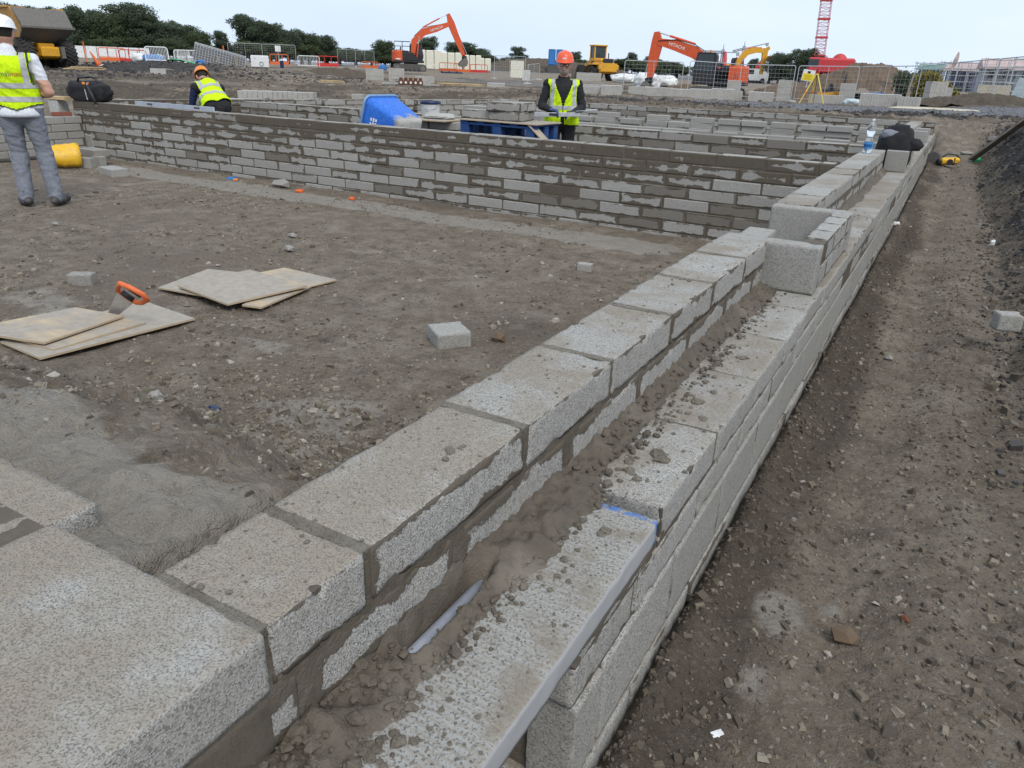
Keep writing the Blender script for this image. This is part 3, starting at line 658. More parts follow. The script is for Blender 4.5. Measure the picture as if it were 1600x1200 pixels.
# ------------------------------------------------------------------ block units
def rough_block(name, d, mat, seed, res=.0125, r=.0045, amp=.0016, chip=.020):
    """subdivided, round-edged, pitted block, centred on origin"""
    n = [max(2, int(round(v / res))) for v in d]; V = {}; P = []; F = []
    def vid(i, j, k):
        key = (i, j, k)
        if key not in V: V[key] = len(P); P.append([(t / m - .5) * q for t, m, q in zip(key, n, d)])
        return V[key]
    for a in range(3):
        b, c = (a + 1) % 3, (a + 2) % 3
        for sd in (0, n[a]):
            for i in range(n[b]):
                for j in range(n[c]):
                    q = []
                    for (u, w) in ((i, j), (i + 1, j), (i + 1, j + 1), (i, j + 1)):
                        t = [0, 0, 0]; t[a] = sd; t[b] = u; t[c] = w; q.append(vid(*t))
                    F.append(q if sd else q[::-1])
    P = np.array(P); h = np.array(d) / 2
    inner = np.clip(P, -(h - r), h - r); off = P - inner; L = np.linalg.norm(off, axis=1, keepdims=True)
    P = inner + off / np.maximum(L, 1e-9) * np.minimum(L, r)
    nr = off / np.maximum(L, 1e-9); s = seed * 13.7
    dist2 = np.sort(h - np.abs(P), axis=1)[:, 1]
    e = np.exp(-dist2 / .014)
    N1 = fbm(P[:, 0] * 45 + s, P[:, 1] * 45, P[:, 2] * 45, oct=3); N2 = fbm(P[:, 0] * 16 + s, P[:, 1] * 16 + 3, P[:, 2] * 16, oct=2)
    P += nr * (N1 * amp - chip * e * np.clip(N2 - .12, 0, 1) * 1.3 + .0012 * N2)[:, None]
    return np_mesh(name, P, np.array(F), mat)
def cheap_block(name, d, mat, seed):
    rr = random.Random(seed); mb = MB(); mb.box((0, 0, 0), d, ch=.006)
    mb.v = [tuple(c + rr.uniform(-.0025, .0025) for c in v) for v in mb.v]
    return mb.mesh(name, mat)
FLAT, EDGE, HALF = (.44, .215, .10), (.44, .10, .215), (.22, .10, .10)
BF = [cheap_block('block', FLAT, M['block'], i) for i in range(5)]
BE = [cheap_block('block', EDGE, M['block_edge'], 20 + i) for i in range(4)]
BH = [cheap_block('block', HALF, M['block_half'], 40 + i) for i in range(4)]
BF_N = [rough_block('block', FLAT, M['block'], i) for i in range(5)]
BE_N = [rough_block('block', EDGE, M['block_edge'], 7 + i) for i in range(3)]
BH_N = [rough_block('block', HALF, M['block_half'], 11 + i, .011) for i in range(2)]
def put_block(parent, meshes, c, d_std, d, rot=None, col=(0, 0, 0), name='block', rng=RNG):
    ob = link(name, rng.choice(meshes), parent, c, rot, tuple(a / b for a, b in zip(d, d_std)))
    ob.color = (col[0], col[1], col[2], 1); return ob
def run_wall(label, p0, p1, ztop, heights, width=.215, group='foundation walls of grey blocks', name='block_wall', colf=None, gaps=(), phase=0.0, seed=1, jit=.003, joint=.012, length=.44, mesh=None, mortar_inset=.006, ends=(0, 0), skip=None):
    """straight wall of coursed blocks from p0 to p1 (xy). heights: course heights from the top down."""
    p0 = Vector((p0[0], p0[1])); p1 = Vector((p1[0], p1[1])); L = (p1 - p0).length; ang = math.atan2((p1 - p0).y, (p1 - p0).x)
    root = thing(name, label, 'wall', (p0.x, p0.y, 0), ang, group)
    rr = random.Random(seed); z = ztop; mesh = mesh or BF
    zs = []
    for ci, hgt in enumerate(heights):
        u = -length * (.5 if (ci % 2) else 0.0) - phase; zc = z - hgt / 2
        while u < L - .02:
            a = max(u, 0) + (joint / 2); b = min(u + length + joint, L) - joint / 2
            if b - a > .04 and not (skip and skip(ci, (a + b) / 2)):
                col = colf(ci, (a + b) / 2, rr) if colf else (rr.uniform(.05, .35), 0, rr.random())
                put_block(root, mesh, ((a + b) / 2, rr.uniform(-jit, jit), zc + rr.uniform(-.002, .002)), FLAT, (b - a, width, hgt), None, col, rng=rr)
            u += length + joint
        zs.append((z, z - hgt)); z -= hgt + .010
    mb = MB()
    for (a, b) in zs:
        pass
    if not skip:
        mb.box((L / 2, 0, (ztop - .004 + z + .005) / 2), (L - .012, width - 2 * mortar_inset, ztop - .004 - z - .005))
    else:
        segs = {}
        for ci, (a, b) in enumerate(zs):
            u = 0.0; st = .05
            while u < L:
                e = u
                while e < L and not skip(ci, e + st / 2): e += st
                if e > u + .02: mb.box(((u + min(e, L)) / 2, 0, (a + b) / 2 - .004), (min(e, L) - u - .012, width - 2 * mortar_inset, a - b + .010))
                u = max(e, u) + st
    mb.build('mortar', M['mortar'], root)
    return root
def sm_tidy(ci, u, r): return (r.choice((.16, .2, .24, .3, .38)), r.choice((0, 0, 0, .25, .6)) * r.random(), r.random())

# ------------------------------------------------------------------ the long wall beside the trench (two leaves)
XI0, XI1, XO0, XO1, ZT, ZO = -.840, -.625, -.585, -.378, .80, .58
main = thing('cavity_wall', 'long grey block wall running from the foreground into the distance beside the trench', 'wall', (0, 0, 0))
inner = link('inner_leaf', None, main); outer = link('outer_leaf', None, main)
inner['label'] = 'higher left leaf of the long wall'; outer['label'] = 'lower right leaf of the long wall with the wide ledge'
def near_set(y): return y < 6.2
def leafblk(par, y0, y1, z0, z1, x0, x1, col, edge=False, jit=.0025):
    c = ((x0 + x1) / 2 + RNG.uniform(-jit, jit), (y0 + y1) / 2, (z0 + z1) / 2)
    if edge: ms, std = (BE_N if near_set(y0) else BE), EDGE
    else: ms, std = (BF_N if near_set(y0) else BF), FLAT
    return put_block(par, ms, c, std, (y1 - y0, x1 - x0, z1 - z0), (0, RNG.uniform(-.006, .006), math.pi / 2), col)
# inner leaf, first run: joints measured on the top face
J = [(.497, .686), (.700, 1.184), (1.196, 1.634), (1.648, 2.098), (2.112, 2.548), (2.562, 3.012), (3.026, 3.418)]
for i, (a, b) in enumerate(J):
    leafblk(inner, a, b, .70, .80, XI0, XI1, (RNG.uniform(.22, .34), 0, (.95, .8, .62, .55, .55, .6, .6)[i]))
y = .30
for a, b in [(.34, .54), (.56, .93), (.955, 1.39), (1.42, 1.86), (1.88, 2.31), (2.33, 2.77), (2.79, 3.22), (3.24, 3.418)]:
    leafblk(inner, a, b, .588, .688, XI0 - .002, XI1 - .003, (.34 if a > .6 else .46, .05, .3))
# inner leaf, later runs
def inner_run(y0, y1):
    y = y0; i = 0
    while y < y1 - .05:
        e = min(y + .44, y1); leafblk(inner, y, e, .70, .80, XI0, XI1, (RNG.uniform(.12, .34), 0, RNG.uniform(.2, .8))); y = e + .012
    y = y0
    while y < y1 - .05:
        e = min(y + (.22 if y == y0 else .44), y1); leafblk(inner, y, e, .588, .688, XI0, XI1 - .002, (RNG.uniform(.3, .5), 0, .3)); y = e + .012
RUNS = [(4.62, 9.18), (10.30, 13.42), (14.45, 17.0)]
for a, b in RUNS: inner_run(a, b)
# cross slabs of blocks on edge closing the pockets in the ledge, and the low upstands between them
for (y0, y1, xl) in ((3.432, 3.532, XI0 + .002), (4.500, 4.604, XI0), (9.20, 9.30, -.618), (10.18, 10.28, XI0), (13.44, 13.54, -.60), (14.33, 14.43, XI0)):
    put_block(inner, BE_N if y0 < 6 else BE, ((xl + -.402) / 2, (y0 + y1) / 2, .6895), EDGE, (-.402 - xl, y1 - y0, .215), None, (.12, .05, .15))
for c in range(2):
    y = 3.545 + (.11 if c else 0)
    while y < 4.49:
        e = min(y + .215, 4.494)
        if e - y > .05: put_block(outer, BH_N, (-.4535, (y + e) / 2, (.638, .748)[c]), HALF, (e - y, .10, .10 if c else .098), (0, 0, math.pi / 2), (.26, 0, .2))
        y = e + .011
put_block(inner, BF_N, (-.735, 3.68, .735), FLAT, (.26, .13, .10), (0, 0, math.pi / 2), (.1, 0, .1))
# outer leaf: two flat courses, one course on edge, one flat course at the base
def outer_course(z0, z1, y0, edge, off, smear, xj=0.0, yend=17.25):
    y = y0 - off; n = 0
    while y < yend:
        a, b = max(y, y0), min(y + .44, yend)
        if b - a > .05:
            if y < 1.335 and z1 > .5: y = b + .010; continue
            leafblk(outer, a, b, z0, z1, XO0 if not edge else XO1 - .10, XO1 + xj + RNG.uniform(-.003, .003), (smear * RNG.uniform(.4, 1.3), 0, RNG.uniform(.3, .95)), edge)
        y += .451
outer_course(.48, .58, 1.398, False, 0.0, .15)
outer_course(.37, .47, .957, False, .14, .20, -.002)
outer_course(.145, .36, .968, True, .31, .13, .001)
outer_course(.035, .135, .955, False, .1, .26, .004)
put_block(outer, BF_N, (-.4815, 1.145, .497), FLAT, (.40, XO1 - XO0, .033), (0, 0, math.pi / 2), (.5, .1, .2))
# lintel over the opening at the near end
lt = rough_block('lintel', (1.12, .172, .065), M['lintel'], 3, res=.012, r=.004, amp=.0022, chip=.004)
link('lintel', lt, outer, (-.461, 1.345 - .56, .5475), (0, 0, math.pi / 2))['label'] = 'pale ribbed concrete lintel with a blue painted end'
# mortar cores of both leaves
mb = MB(); mb.box((XI0 / 2 + XI1 / 2, 1.90, .40), (.203, 3.02, .792)); 
for a, b in RUNS: mb.box((XI0 / 2 + XI1 / 2, (a + b) / 2, .40), (.203, b - a - .01, .792))
mb.box((-.48, 10.4 - .86 / 2 + .75, .30), (.194, 13.12, .552)); mb.box((-.482, 2.80, .285), (.186, 3.64, .40)); mb.box((-.481, 2.95, .515), (.191, 3.10, .118))
mb.box((-.4535, 4.02, .685), (.088, .93, .208))
mb.build('mortar', M['mortar'], main)
for (a, b), (c_, d_) in zip([(.2, .488)] + J[:-1], J): MB().box(((XI0 + XI1) / 2 - .001, (b + c_) / 2, .788), (.205, c_ - b + .012, .0225)).build('top_joint', M['drymortar'], inner)
# lower courses of the inner leaf, hidden from this side of the wall
mb = MB(); y = .45
for z in range(5):
    y = .32 + (.22 if z % 2 else 0)
    while y < 17.0:
        e = y + .44
        if not (3.42 < y < 4.6): mb.box(((XI0 + XI1) / 2, (y + e) / 2, .525 - z * .11), (.2148, .436, .10), ch=.005)
        y = e + .012
lc = mb.build('block_courses', M['block_edge'], main); lc['kind'] = 'stuff'; lc.color = (.2, .2, .2, 1)
# pale pipe seen through the gap beside the lintel
MB().cyl((-.605, .15, .545), (-.597, 1.02, .552), .017, n=16).build('pipe', mat_plain('pale_pipe', (.40, .42, .48), .4, .1), main, smooth=True)

# mortar that has dropped on the ledge: heap against the inner leaf + crumbs over the ledge
def ledge_heap():
    ys = np.concatenate([np.arange(.35, 3.42, .0075), np.arange(4.62, 9.18, .02), np.arange(10.3, 17, .05)]); us = np.linspace(0, 1, 26)
    V = []; F = []; base = 0
    for lo, hi, st in ((.35, 3.425, .0075), (4.61, 9.19, .02), (10.29, 13.43, .05), (14.45, 17.0, .05)):
        yy = np.arange(lo, hi, st); U, Yg = np.meshgrid(us, yy)
        wd = .078 + .045 * fbm(Yg * 3.1, Yg * 0, oct=3) + .05 * np.exp(-((Yg - 1.15) / .28) ** 2) + .02 * np.exp(-((Yg - .55) / .3) ** 2)
        if lo > 4: wd = wd * .8 + .01
        Xg = XI1 - .004 + U * wd
        hgt = (.040 - .022 * np.exp(-((Yg - .55) / .35) ** 2)) * (1 - U) ** .8 + .010
        hgt = hgt * (.75 + .35 * fbm(Yg * 2.2, Yg * 0 + 4, oct=2))
        hgt = hgt + (.020 * fbm(Xg * 42, Yg * 42, oct=4, gain=.6) + .030 * np.abs(fbm(Xg * 16 + 3, Yg * 16, oct=3))) * (1 - U * .6) - .018 * U ** 3
        hole = np.exp(-(((Yg - .86) / .105) ** 4)) * np.exp(-(((Xg + .598) / .022) ** 4))
        Zg = ZO - .004 + hgt - hole * .16
        Zg = np.where(U > .985, ZO - .006, Zg)
        n0 = base; V.append(np.stack([Xg.ravel(), Yg.ravel(), Zg.ravel()], 1))
        ii = np.arange(len(yy) * 26).reshape(len(yy), 26) + n0
        F.append(np.stack([ii[:-1, :-1], ii[:-1, 1:], ii[1:, 1:], ii[1:, :-1]], -1).reshape(-1, 4)); base += Xg.size
    ob = link('mortar_droppings', np_mesh('mortar_droppings', np.concatenate(V), np.concatenate(F), M['mortar']), main); ob['kind'] = 'stuff'
ledge_heap()
mb = MB(); rr = random.Random(5)
for i in range(750):
    y = .55 + 5.6 * rr.random() ** 1.7; t = rr.random() ** 2.0; x = -.545 + .16 * t
    if 3.42 < y < 4.6: continue
    r = rr.lognormvariate(math.log(.0035), .5) * (1.25 if t < .5 else .8); r = min(r, .016)
    mb.lump((x, y, ZO + r * .2), r, rr.random(), sq=(1, 1, .55), rz=rr.uniform(0, 6))
for i in range(330):
    y = .5 + 2.9 * rr.random() ** 1.4; x = -.83 + .20 * rr.random(); r = rr.lognormvariate(math.log(.0022), .5)
    mb.lump((x, y, ZT + r * .2), r, rr.random(), sq=(1, 1, .5), rz=rr.uniform(0, 6))
for (x, y, r, z) in ((-.475, 1.62, .03, ZO), (-.50, 2.0, .028, ZO), (-.44, 1.90, .018, ZO), (-.70, 1.02, .013, ZT), (-.69, 1.04, .010, ZT), (-.455, 1.23, .017, ZO), (-.50, 1.50, .02, ZO), (-.47, 2.45, .025, ZO)):
    for q in range(3): mb.lump((x + rr.uniform(-.6, .6) * r, y + rr.uniform(-.6, .6) * r, z + r * .12), r * rr.uniform(.5, .9), rr.random(), sq=(1, 1, .4), rz=rr.uniform(0, 6))
cr = mb.build('mortar_crumbs', M['drymortar'], main); cr['kind'] = 'stuff'
mb = MB()
for i in range(1500):
    y = .40 + 5.5 * rr.random() ** 1.5; t = rr.random() ** 1.3; x = XI1 + .004 + .115 * t
    if 3.41 < y < 4.62 or (.74 < y < .99 and x < -.575): continue
    r = min(rr.lognormvariate(math.log(.0058), .5), .017)
    mb.lump((x, y, ZO + .026 * (1 - t) + r * .05), r, rr.random(), sq=(1, rr.uniform(.6, 1), .55), rz=rr.uniform(0, 6))
cl = mb.build('mortar_clods', M['mortar'], main); cl['kind'] = 'stuff'

# ------------------------------------------------------------------ near cross wall at lower left
nw = thing('block_wall', 'cross wall of mortar-stained blocks at the lower left corner of the picture', 'wall', (-1.0, .38, 0), 0, 'foundation walls of grey blocks')
def nb(x0, x1, y0, y1, z0, z1, col, rz=0.0):
    put_block(nw, BF_N, ((x0 + x1) / 2 + 1.0, (y0 + y1) / 2 - .38, (z0 + z1) / 2), FLAT, (x1 - x0, y1 - y0, z1 - z0), (0, 0, rz), col)
put_block(nw, [rough_block('block', (.463, .50, .10), mat_block('corner_unit', .2315, .25, .05), 9, .008, .003, .0016, .004)], (-.8535 + 1.0, .237 - .38, .75), (1, 1, 1), (1, 1, 1), (0, 0, 0), (.06, 0, .78)); nb(-1.545, -1.098, .35, .565, .692, .79, (.1, .05, .95)); nb(-2.0, -1.56, .34, .555, .69, .79, (.2, .1, .9))
nb(-1.54, -1.10, .12, .335, .69, .79, (.2, .1, .9))
nb(-.86, -.628, .05, .49, .585, .688, (.7, .1, .5), 0); nb(-1.32, -.88, .27, .487, .585, .688, (.5, .1, .5)); nb(-1.78, -1.34, .27, .487, .585, .688, (.5, .1, .5))
mb = MB(); mb.box((-.32 + .02, 0, .40), (1.34, .20, .78)); mb.box((.10, -.25, .34), (.5, .30, .66)); mb.build('mortar', M['mortar'], nw)
# bedding mortar spread over the joint beside the corner
def spread(name, x0, x1, y0, y1, z, amp, parent, seed):
    xs_ = np.arange(x0, x1, .0045); ys_ = np.arange(y0, y1, .0045); Xg, Yg = np.meshgrid(xs_, ys_)
    e = np.minimum.reduce([(Xg - x0), (x1 - Xg), (Yg - y0), (y1 - Yg)]); e = sstep(0, .05, e + .05 * fbm(Xg * 13 + seed, Yg * 13, oct=4) - .01)
    Zg = z - .016 + e * (.014 + amp * (.5 + .5 * fbm(Xg * 11 + seed, Yg * 11, oct=3)) + .008 * np.abs(fbm(Xg * 34 + seed, Yg * 34, oct=4, gain=.6)))
    Zg = Zg - .55 * (1 - sstep(0, .12, e)) ** 2
    ii = np.arange(Xg.size).reshape(Xg.shape)
    F = np.stack([ii[:-1, :-1], ii[:-1, 1:], ii[1:, 1:], ii[1:, :-1]], -1).reshape(-1, 4)
    ox, oy = (parent.location.x, parent.location.y)
    ob = link(name, np_mesh(name, np.stack([Xg.ravel() - ox, Yg.ravel() - oy, Zg.ravel()], 1), F, M['drymortar']), parent); return ob
# ------------------------------------------------------------------ cross wall that closes the room (front face at Y = 7.10)
def col_w2(ci, u, r):
    if ci == 0: return (r.choice((.4, .5, .6, .75, .95)), r.choice((0, .1, .4)), .3)
    if ci == 1: return (r.choice((.42, .48, .54, .6)), .05, .3)
    if ci == 2: return (r.choice((.2, .3, .45, .55)), r.choice((0, 0, 0, .3)), .3)
    q = r.random()
    if q < .2: return (.3, r.uniform(.75, 1.0), .3)
    if q < .21: return (1.0, .2, .3)
    return (r.choice((.12, .2, .26, .34, .42)), 0, .3)
run_wall('long grey block wall closing the room, heavily smeared with dark mortar along the top', (-11.95, 7.205), (-.852, 7.205), .80, [.10] * 8, colf=col_w2, seed=12, joint=.017)
# lower left return, stack corner and the walls beyond
run_wall('low clean block wall behind the worker in grey joggers', (-11.86, 3.2), (-11.86, 7.085), .585, [.10] * 5, colf=lambda c, u, r: (.12, r.choice((0, 0, .2)), .2), seed=14)
run_wall('block wall one room behind, half hidden by the nearer mortar-smeared wall', (-11.0, 9.62), (-.852, 9.62), .80, [.10] * 8, colf=lambda c, u, r: (r.choice((.2, .3, .38, .42)) if c < 3 else .3, r.choice((0, 0, 0, .15, .8)), .3), seed=15)
run_wall('farthest cross wall of small blocks with thick mortar joints', (-9.35, 16.62), (-.40, 16.85), .80, [.10] * 5, colf=lambda c, u, r: (r.choice((.24, .3, .34)), r.choice((0, 0, .2, .7)), .3), seed=16, joint=.022)
run_wall('left end wall of the foundations receding behind the crouching worker', (-12.15, 7.42), (-10.98, 11.45), .80, [.10] * 3 + [.10] * 3, colf=lambda c, u, r: (r.choice((.3, .42, .55, .8)), r.choice((0, .1, .5)), .3), seed=17)
run_wall('short stepped wall behind the blue tub with a narrow opening', (-10.95, 11.5), (-10.2, 13.4), .80, [.10] * 6, colf=lambda c, u, r: (r.choice((.25, .35, .45)), r.choice((0, 0, .3)), .3), seed=18)
run_wall('thin wall of small blocks in front of the rutted mud bank', (-10.18, 13.45), (-9.40, 16.4), .80, [.10] * 5, colf=lambda c, u, r: (r.choice((.25, .3, .4)), r.choice((0, 0, .3)), .3), seed=19, length=.40)
# sleeper walls with openings below pale lintels
run_wall('low sleeper wall with dark openings under pale lintels', (-11.0, 9.9), (-10.7, 12.6), .52, [.06, .10, .10, .10], colf=lambda c, u, r: (.08, 0, .1), seed=21, skip=lambda c, u: c in (1, 2) and (.5 < u < .75 or 1.5 < u < 1.75))
run_wall('low cross wall left of the spot board', (-9.6, 12.2), (-5.3, 12.35), .62, [.10] * 4, colf=lambda c, u, r: (.25, r.choice((0, 0, .3)), .3), seed=22)
# loose-laid blocks in the room before the farthest wall
rr = random.Random(31)
for row, (y, z0, x0, x1) in enumerate(((15.35, .52, -7.3, -.9), (14.75, .42, -7.0, -1.0), (14.1, .36, -5.6, -1.2))):
    root = thing('dry_laid_blocks', ('back', 'middle', 'front')[row] + ' row of loose pale blocks laid dry before the farthest wall', 'block stack', (x0, y, 0), rad(1.2), 'rows of dry-laid blocks')
    x = 0.0
    while x < x1 - x0:
        n = rr.choice((1, 2, 2)) if row == 0 else 1
        for k in range(n + 2):
            put_block(root, BF, (x + .22 + rr.uniform(-.02, .02), rr.uniform(-.03, .03), z0 - .33 + .105 + k * .101 - .05 + .10), FLAT, FLAT, (0, 0, rr.uniform(-.05, .05)), (0, rr.choice((0, 0, .15)), .1), rng=rr)
        x += .44 + rr.choice((.01, .02, .03, .12))
    MB().box(((x1 - x0) / 2, 0, (z0 - .33 + .10) / 2), (x1 - x0, .26, z0 - .33 + .10 )).build('footing', M['concrete'], root)
# ------------------------------------------------------------------ things lying about in the room
def polyboard(name, corners, z, t, parent, mat, base):
    """a board given by four photo pixels; corners rest at height z above soil"""
    P = []
    for (px, py), dz in zip(corners, z):
        p = onz(px, py, 0.0); g = gz(p[0], p[1]) ; q = onz(px, py, max(g, 0) + dz); P.append(Vector(q))
    n = (P[1] - P[0]).cross(P[2] - P[0]).normalized()
    if n.z < 0: n = -n; P = P[::-1]
    mb = MB(); vs = []
    m = len(P)
    for p in P: vs.append(p - base)
    for p in P: vs.append(p - base - n * t)
    fs = [tuple(range(m)), tuple(range(2 * m - 1, m - 1, -1))] + [((i + 1) % m, i, m + i, m + (i + 1) % m) for i in range(m)]
    mb.add(vs, fs); return mb.build(name, mat, parent)
def boards(label, sheets, grp):
    c = [onz(*p, 0) for p in sheets[0][0]]; base = Vector((float(np.mean([q[0] for q in c])), float(np.mean([q[1] for q in c])), 0))
    for k, (cor, z, t) in enumerate(sheets):
        r = thing('plywood_board', label[k], 'board', base, 0, grp); polyboard('sheet', cor, z, t, r, M['ply'], base)
boards(['bottom plywood sheet of the left pile', 'torn middle plywood sheet of the left pile', 'grey top plywood sheet of the left pile, under the saw'],
       [([(0, 533), (62, 559), (304, 497), (222, 469)], (.025, .03, .03, .025), .012),
        ([(-40, 512), (84, 546), (228, 503), (120, 482)], (.045, .045, .045, .045), .010),
        ([(-60, 515), (68, 535), (193, 493), (118, 480)], (.07, .068, .066, .066), .012)], 'plywood sheets on the soil')
boards(['back plywood sheet of the right pile, sticking out to the right', 'bottom plywood sheet of the right pile', 'left plywood sheet of the right pile', 'top plywood sheet of the right pile, muddy'],
       [([(400, 468), (526, 437), (445, 418), (330, 440)], (.018, .02, .02, .018), .010),
        ([(378, 476), (408, 480), (486, 447), (452, 440)], (.035, .03, .035, .035), .012),
        ([(247, 449), (330, 464), (420, 430), (325, 420)], (.03, .045, .045, .035), .010),
        ([(278, 446), (355, 475), (480, 446), (390, 421)], (.06, .055, .055, .06), .012)], 'plywood sheets on the soil')
# hand saw stuck between the boards
sw = thing('hand_saw', 'hand saw with orange handle standing tilted on the left plywood pile', 'saw', onz(185, 484, .06))
p0, p1 = Vector(onz(181, 487, .07)), Vector(onz(205, 458, .24)); ax = (p1 - p0).normalized(); sd = Vector(ray(195, 470)).normalized().cross(ax).normalized(); nn = ax.cross(sd).normalized()
def SW(a, b, c=0): return p0 - sw.location + ax * a + sd * b + nn * c
L_ = (p1 - p0).length
mb = MB(); bl = [(-.16, .012), (-.16, -.02), (L_ - .05, -.062), (L_ - .05, .045)]
mb.add([SW(a, b, .0007) for a, b in bl] + [SW(a, b, -.0007) for a, b in bl], [(0, 1, 2, 3), (7, 6, 5, 4)] + [((i + 1) % 4, i, 4 + i, 4 + (i + 1) % 4) for i in range(4)])
mb.build('blade', M['sawblade'], sw)
mb = MB(); ring = [(L_ - .06, -.065), (L_ - .07, 0), (L_ - .06, .05), (L_ - .02, .075), (L_ + .045, .085), (L_ + .065, .05), (L_ + .045, -.03), (L_ + .02, -.075)]
mb.tube([SW(a, b) for a, b in ring], .015, 8, closed=True)
mb.build('handle', M['orangeplastic'], sw, smooth=True)
mb = MB(); mb.tube([SW(L_ - .055, -.04), SW(L_ - .058, .03)], .017, 8); mb.tube([SW(L_ + .045, .05), SW(L_ + .04, -.02)], .0165, 8); mb.build('grip', M['black'], sw, smooth=True)
# loose blocks and lumps
def loose_block(label, px, py, d, rz, name='loose_block', dark=0, z=None, sink=.01, grp=None, tilt=(0, 0)):
    p = onz(px, py, 0.0) if z is None else onz(px, py, z); g = gz(p[0], p[1]) if z is None else z
    r = put_block(None, [rough_block('loose_block', d, mat_block('loose_block', d[0] / 2, d[1] / 2, d[2] / 2), px, .012, .006, .003, .02)], (p[0], p[1], g + d[2] / 2 - sink), (1, 1, 1), (1, 1, 1), (tilt[0], tilt[1], rz), (.05, dark, .1), name)
    return tag(r, label, 'block', grp)
loose_block('half block with a broken face on the soil near the long wall', 702, 535, (.20, .21, .10), rad(52))
loose_block('small pale offcut of block standing in the middle of the soil', 914, 421, (.12, .07, .075), rad(10))
loose_block('grey broken offcut of block behind the left plywood pile', 130, 443, (.16, .10, .09), rad(35), dark=.35)
loose_block('pale block lump in the dark stone beside the trench', 1570, 512, (.13, .10, .10), rad(20), z=.20)
def stone(label, px, py, r, mat='palestone', z=0.0, sq=(1, .8, .6), name='stone'):
    p = onz(px, py, z); g = gz(p[0], p[1]); o_ = MB().lump((0, 0, 0), r, px + py, sq=sq).build(name, M[mat], None, (p[0], p[1], g + r * sq[2] * .6))
    return tag(o_, label, 'stone')
stone('rounded pale stone on the soil behind the plywood', 452, 394, .075, sq=(1, .7, .5)); stone('smaller pale stone behind the rounded one', 457, 371, .055, sq=(1, .7, .5))
stone('triangular brown stone right of the half block', 778, 533, .06, 'soilheap', sq=(1, .6, .8)); stone('black lump of plastic on the soil', 335, 648, .045, 'navyplastic', sq=(1, .6, .5), name='plastic_scrap')
stone('round white lump of mortar near the lower left wall', 272, 790, .03, sq=(1, 1, .9)); stone('small white chip beside the rubble at the left', 158, 740, .03)
stone('flat pale stone far out on the soil by the worker boots', 88, 352, .06, sq=(1, .6, .4)); stone('pale stone on the right edge of the trench path', 1390, 555, .03, z=.06); stone('dark clod on the trench path', 1320, 1000, .045, 'soilheap', z=.06)
stone('orange-brown stone on the trench path', 1408, 985, .018, 'rust', z=.06); stone('large brown stone on the spoil bank near the plank', 1455, 195, .12, 'soilheap', z=.7); stone('pale flat stone on the crest of the spoil bank', 1525, 187, .14, z=.85, sq=(1, .6, .3)); stone('grey boulder at the crest of the spoil bank', 1560, 187, .16, 'mudsteel', z=.85); stone('rubble lump by the foot of the mortar-smeared wall', 440, 292, .16, sq=(1, .6, .4))
def litter(label, px, py, z, d, mat, rz=0):
    p = onz(px, py, z); g = gz(p[0], p[1]) if z < .5 else z
    mb = MB(); mb.box((0, 0, d[2] / 2), d, ch=d[2] * .2, rot=Matrix.Rotation(rz, 4, 'Z') @ Matrix.Rotation(.12, 4, 'X'))
    mb.box((d[0] * .15, d[1] * .1, d[2] * .9), (d[0] * .6, d[1] * .7, d[2] * .4), ch=d[2] * .1, rot=Matrix.Rotation(rz + .4, 4, 'Z') @ Matrix.Rotation(-.3, 4, 'Y'))
    return tag(mb.build('litter', M[mat], None, (p[0], p[1], g)), label, 'litter')
litter('scrap of red plastic on the pale strip before the long wall', 468, 300, 0, (.10, .06, .03), 'orangeplastic'); litter('tiny red scrap further right on the pale strip', 550, 312, 0, (.07, .05, .03), 'orangeplastic')
litter('crumpled blue and orange crisp packet at the wall foot', 363, 279, 0, (.14, .09, .02), 'bluesheet', .3); litter('orange wrapper on top of the blue packet', 368, 277, .03, (.06, .05, .02), 'amber_helmet', .6)
litter('white and red scrap among the dark stones at right', 1556, 362, .2, (.04, .04, .05), 'whitepaint'); litter('red end of the scrap among the dark stones', 1557, 356, .22, (.035, .03, .03), 'redplastic')
litter('white scrap on the trench path by the wall', 1399, 353, .08, (.07, .05, .03), 'whitepaint'); litter('green plastic scrap at the foot of the plank', 1525, 253, .15, (.14, .10, .06), 'green'); litter('pale scrap at the bottom right of the trench', 1118, 1158, .04, (.03, .015, .004), 'whitepaint', .9)
# ------------------------------------------------------------------ on and by the long wall
bt = thing('water_bottle', 'clear plastic water bottle with blue label standing on the long wall', 'bottle', onz(1352, 239, .8)); bt.location.x = -.76
prof = [(.003, 0), (.040, .001), (.044, .012), (.044, .10), (.042, .112), (.030, .14), (.025, .155), (.030, .172), (.041, .20), (.043, .235), (.036, .268), (.020, .292), (.0135, .30), (.0135, .315)]
MB().lathe(prof, 24).build('body', M['clear'], bt, smooth=True)
MB().lathe([(.0445, .045), (.0449, .05), (.0449, .098), (.0445, .103)], 24, caps=False).build('label', M['label_blue'], bt, smooth=True)
mb = MB(); 
for a in np.linspace(-2.4, -.9, 5): mb.box((math.cos(a) * .0452, math.sin(a) * .0452, .075), (.002, .010, .028), rot=float(a))
mb.build('print', M['navyplastic'], bt)
MB().lathe([(.004, .33), (.0155, .33), (.0155, .312), (.004, .312)][::-1], 16).build('cap', M['whitepaint'], bt)
MB().lathe([(.003, .003), (.041, .004), (.0425, .03)], 20).build('water', M['water'], bt, smooth=True)
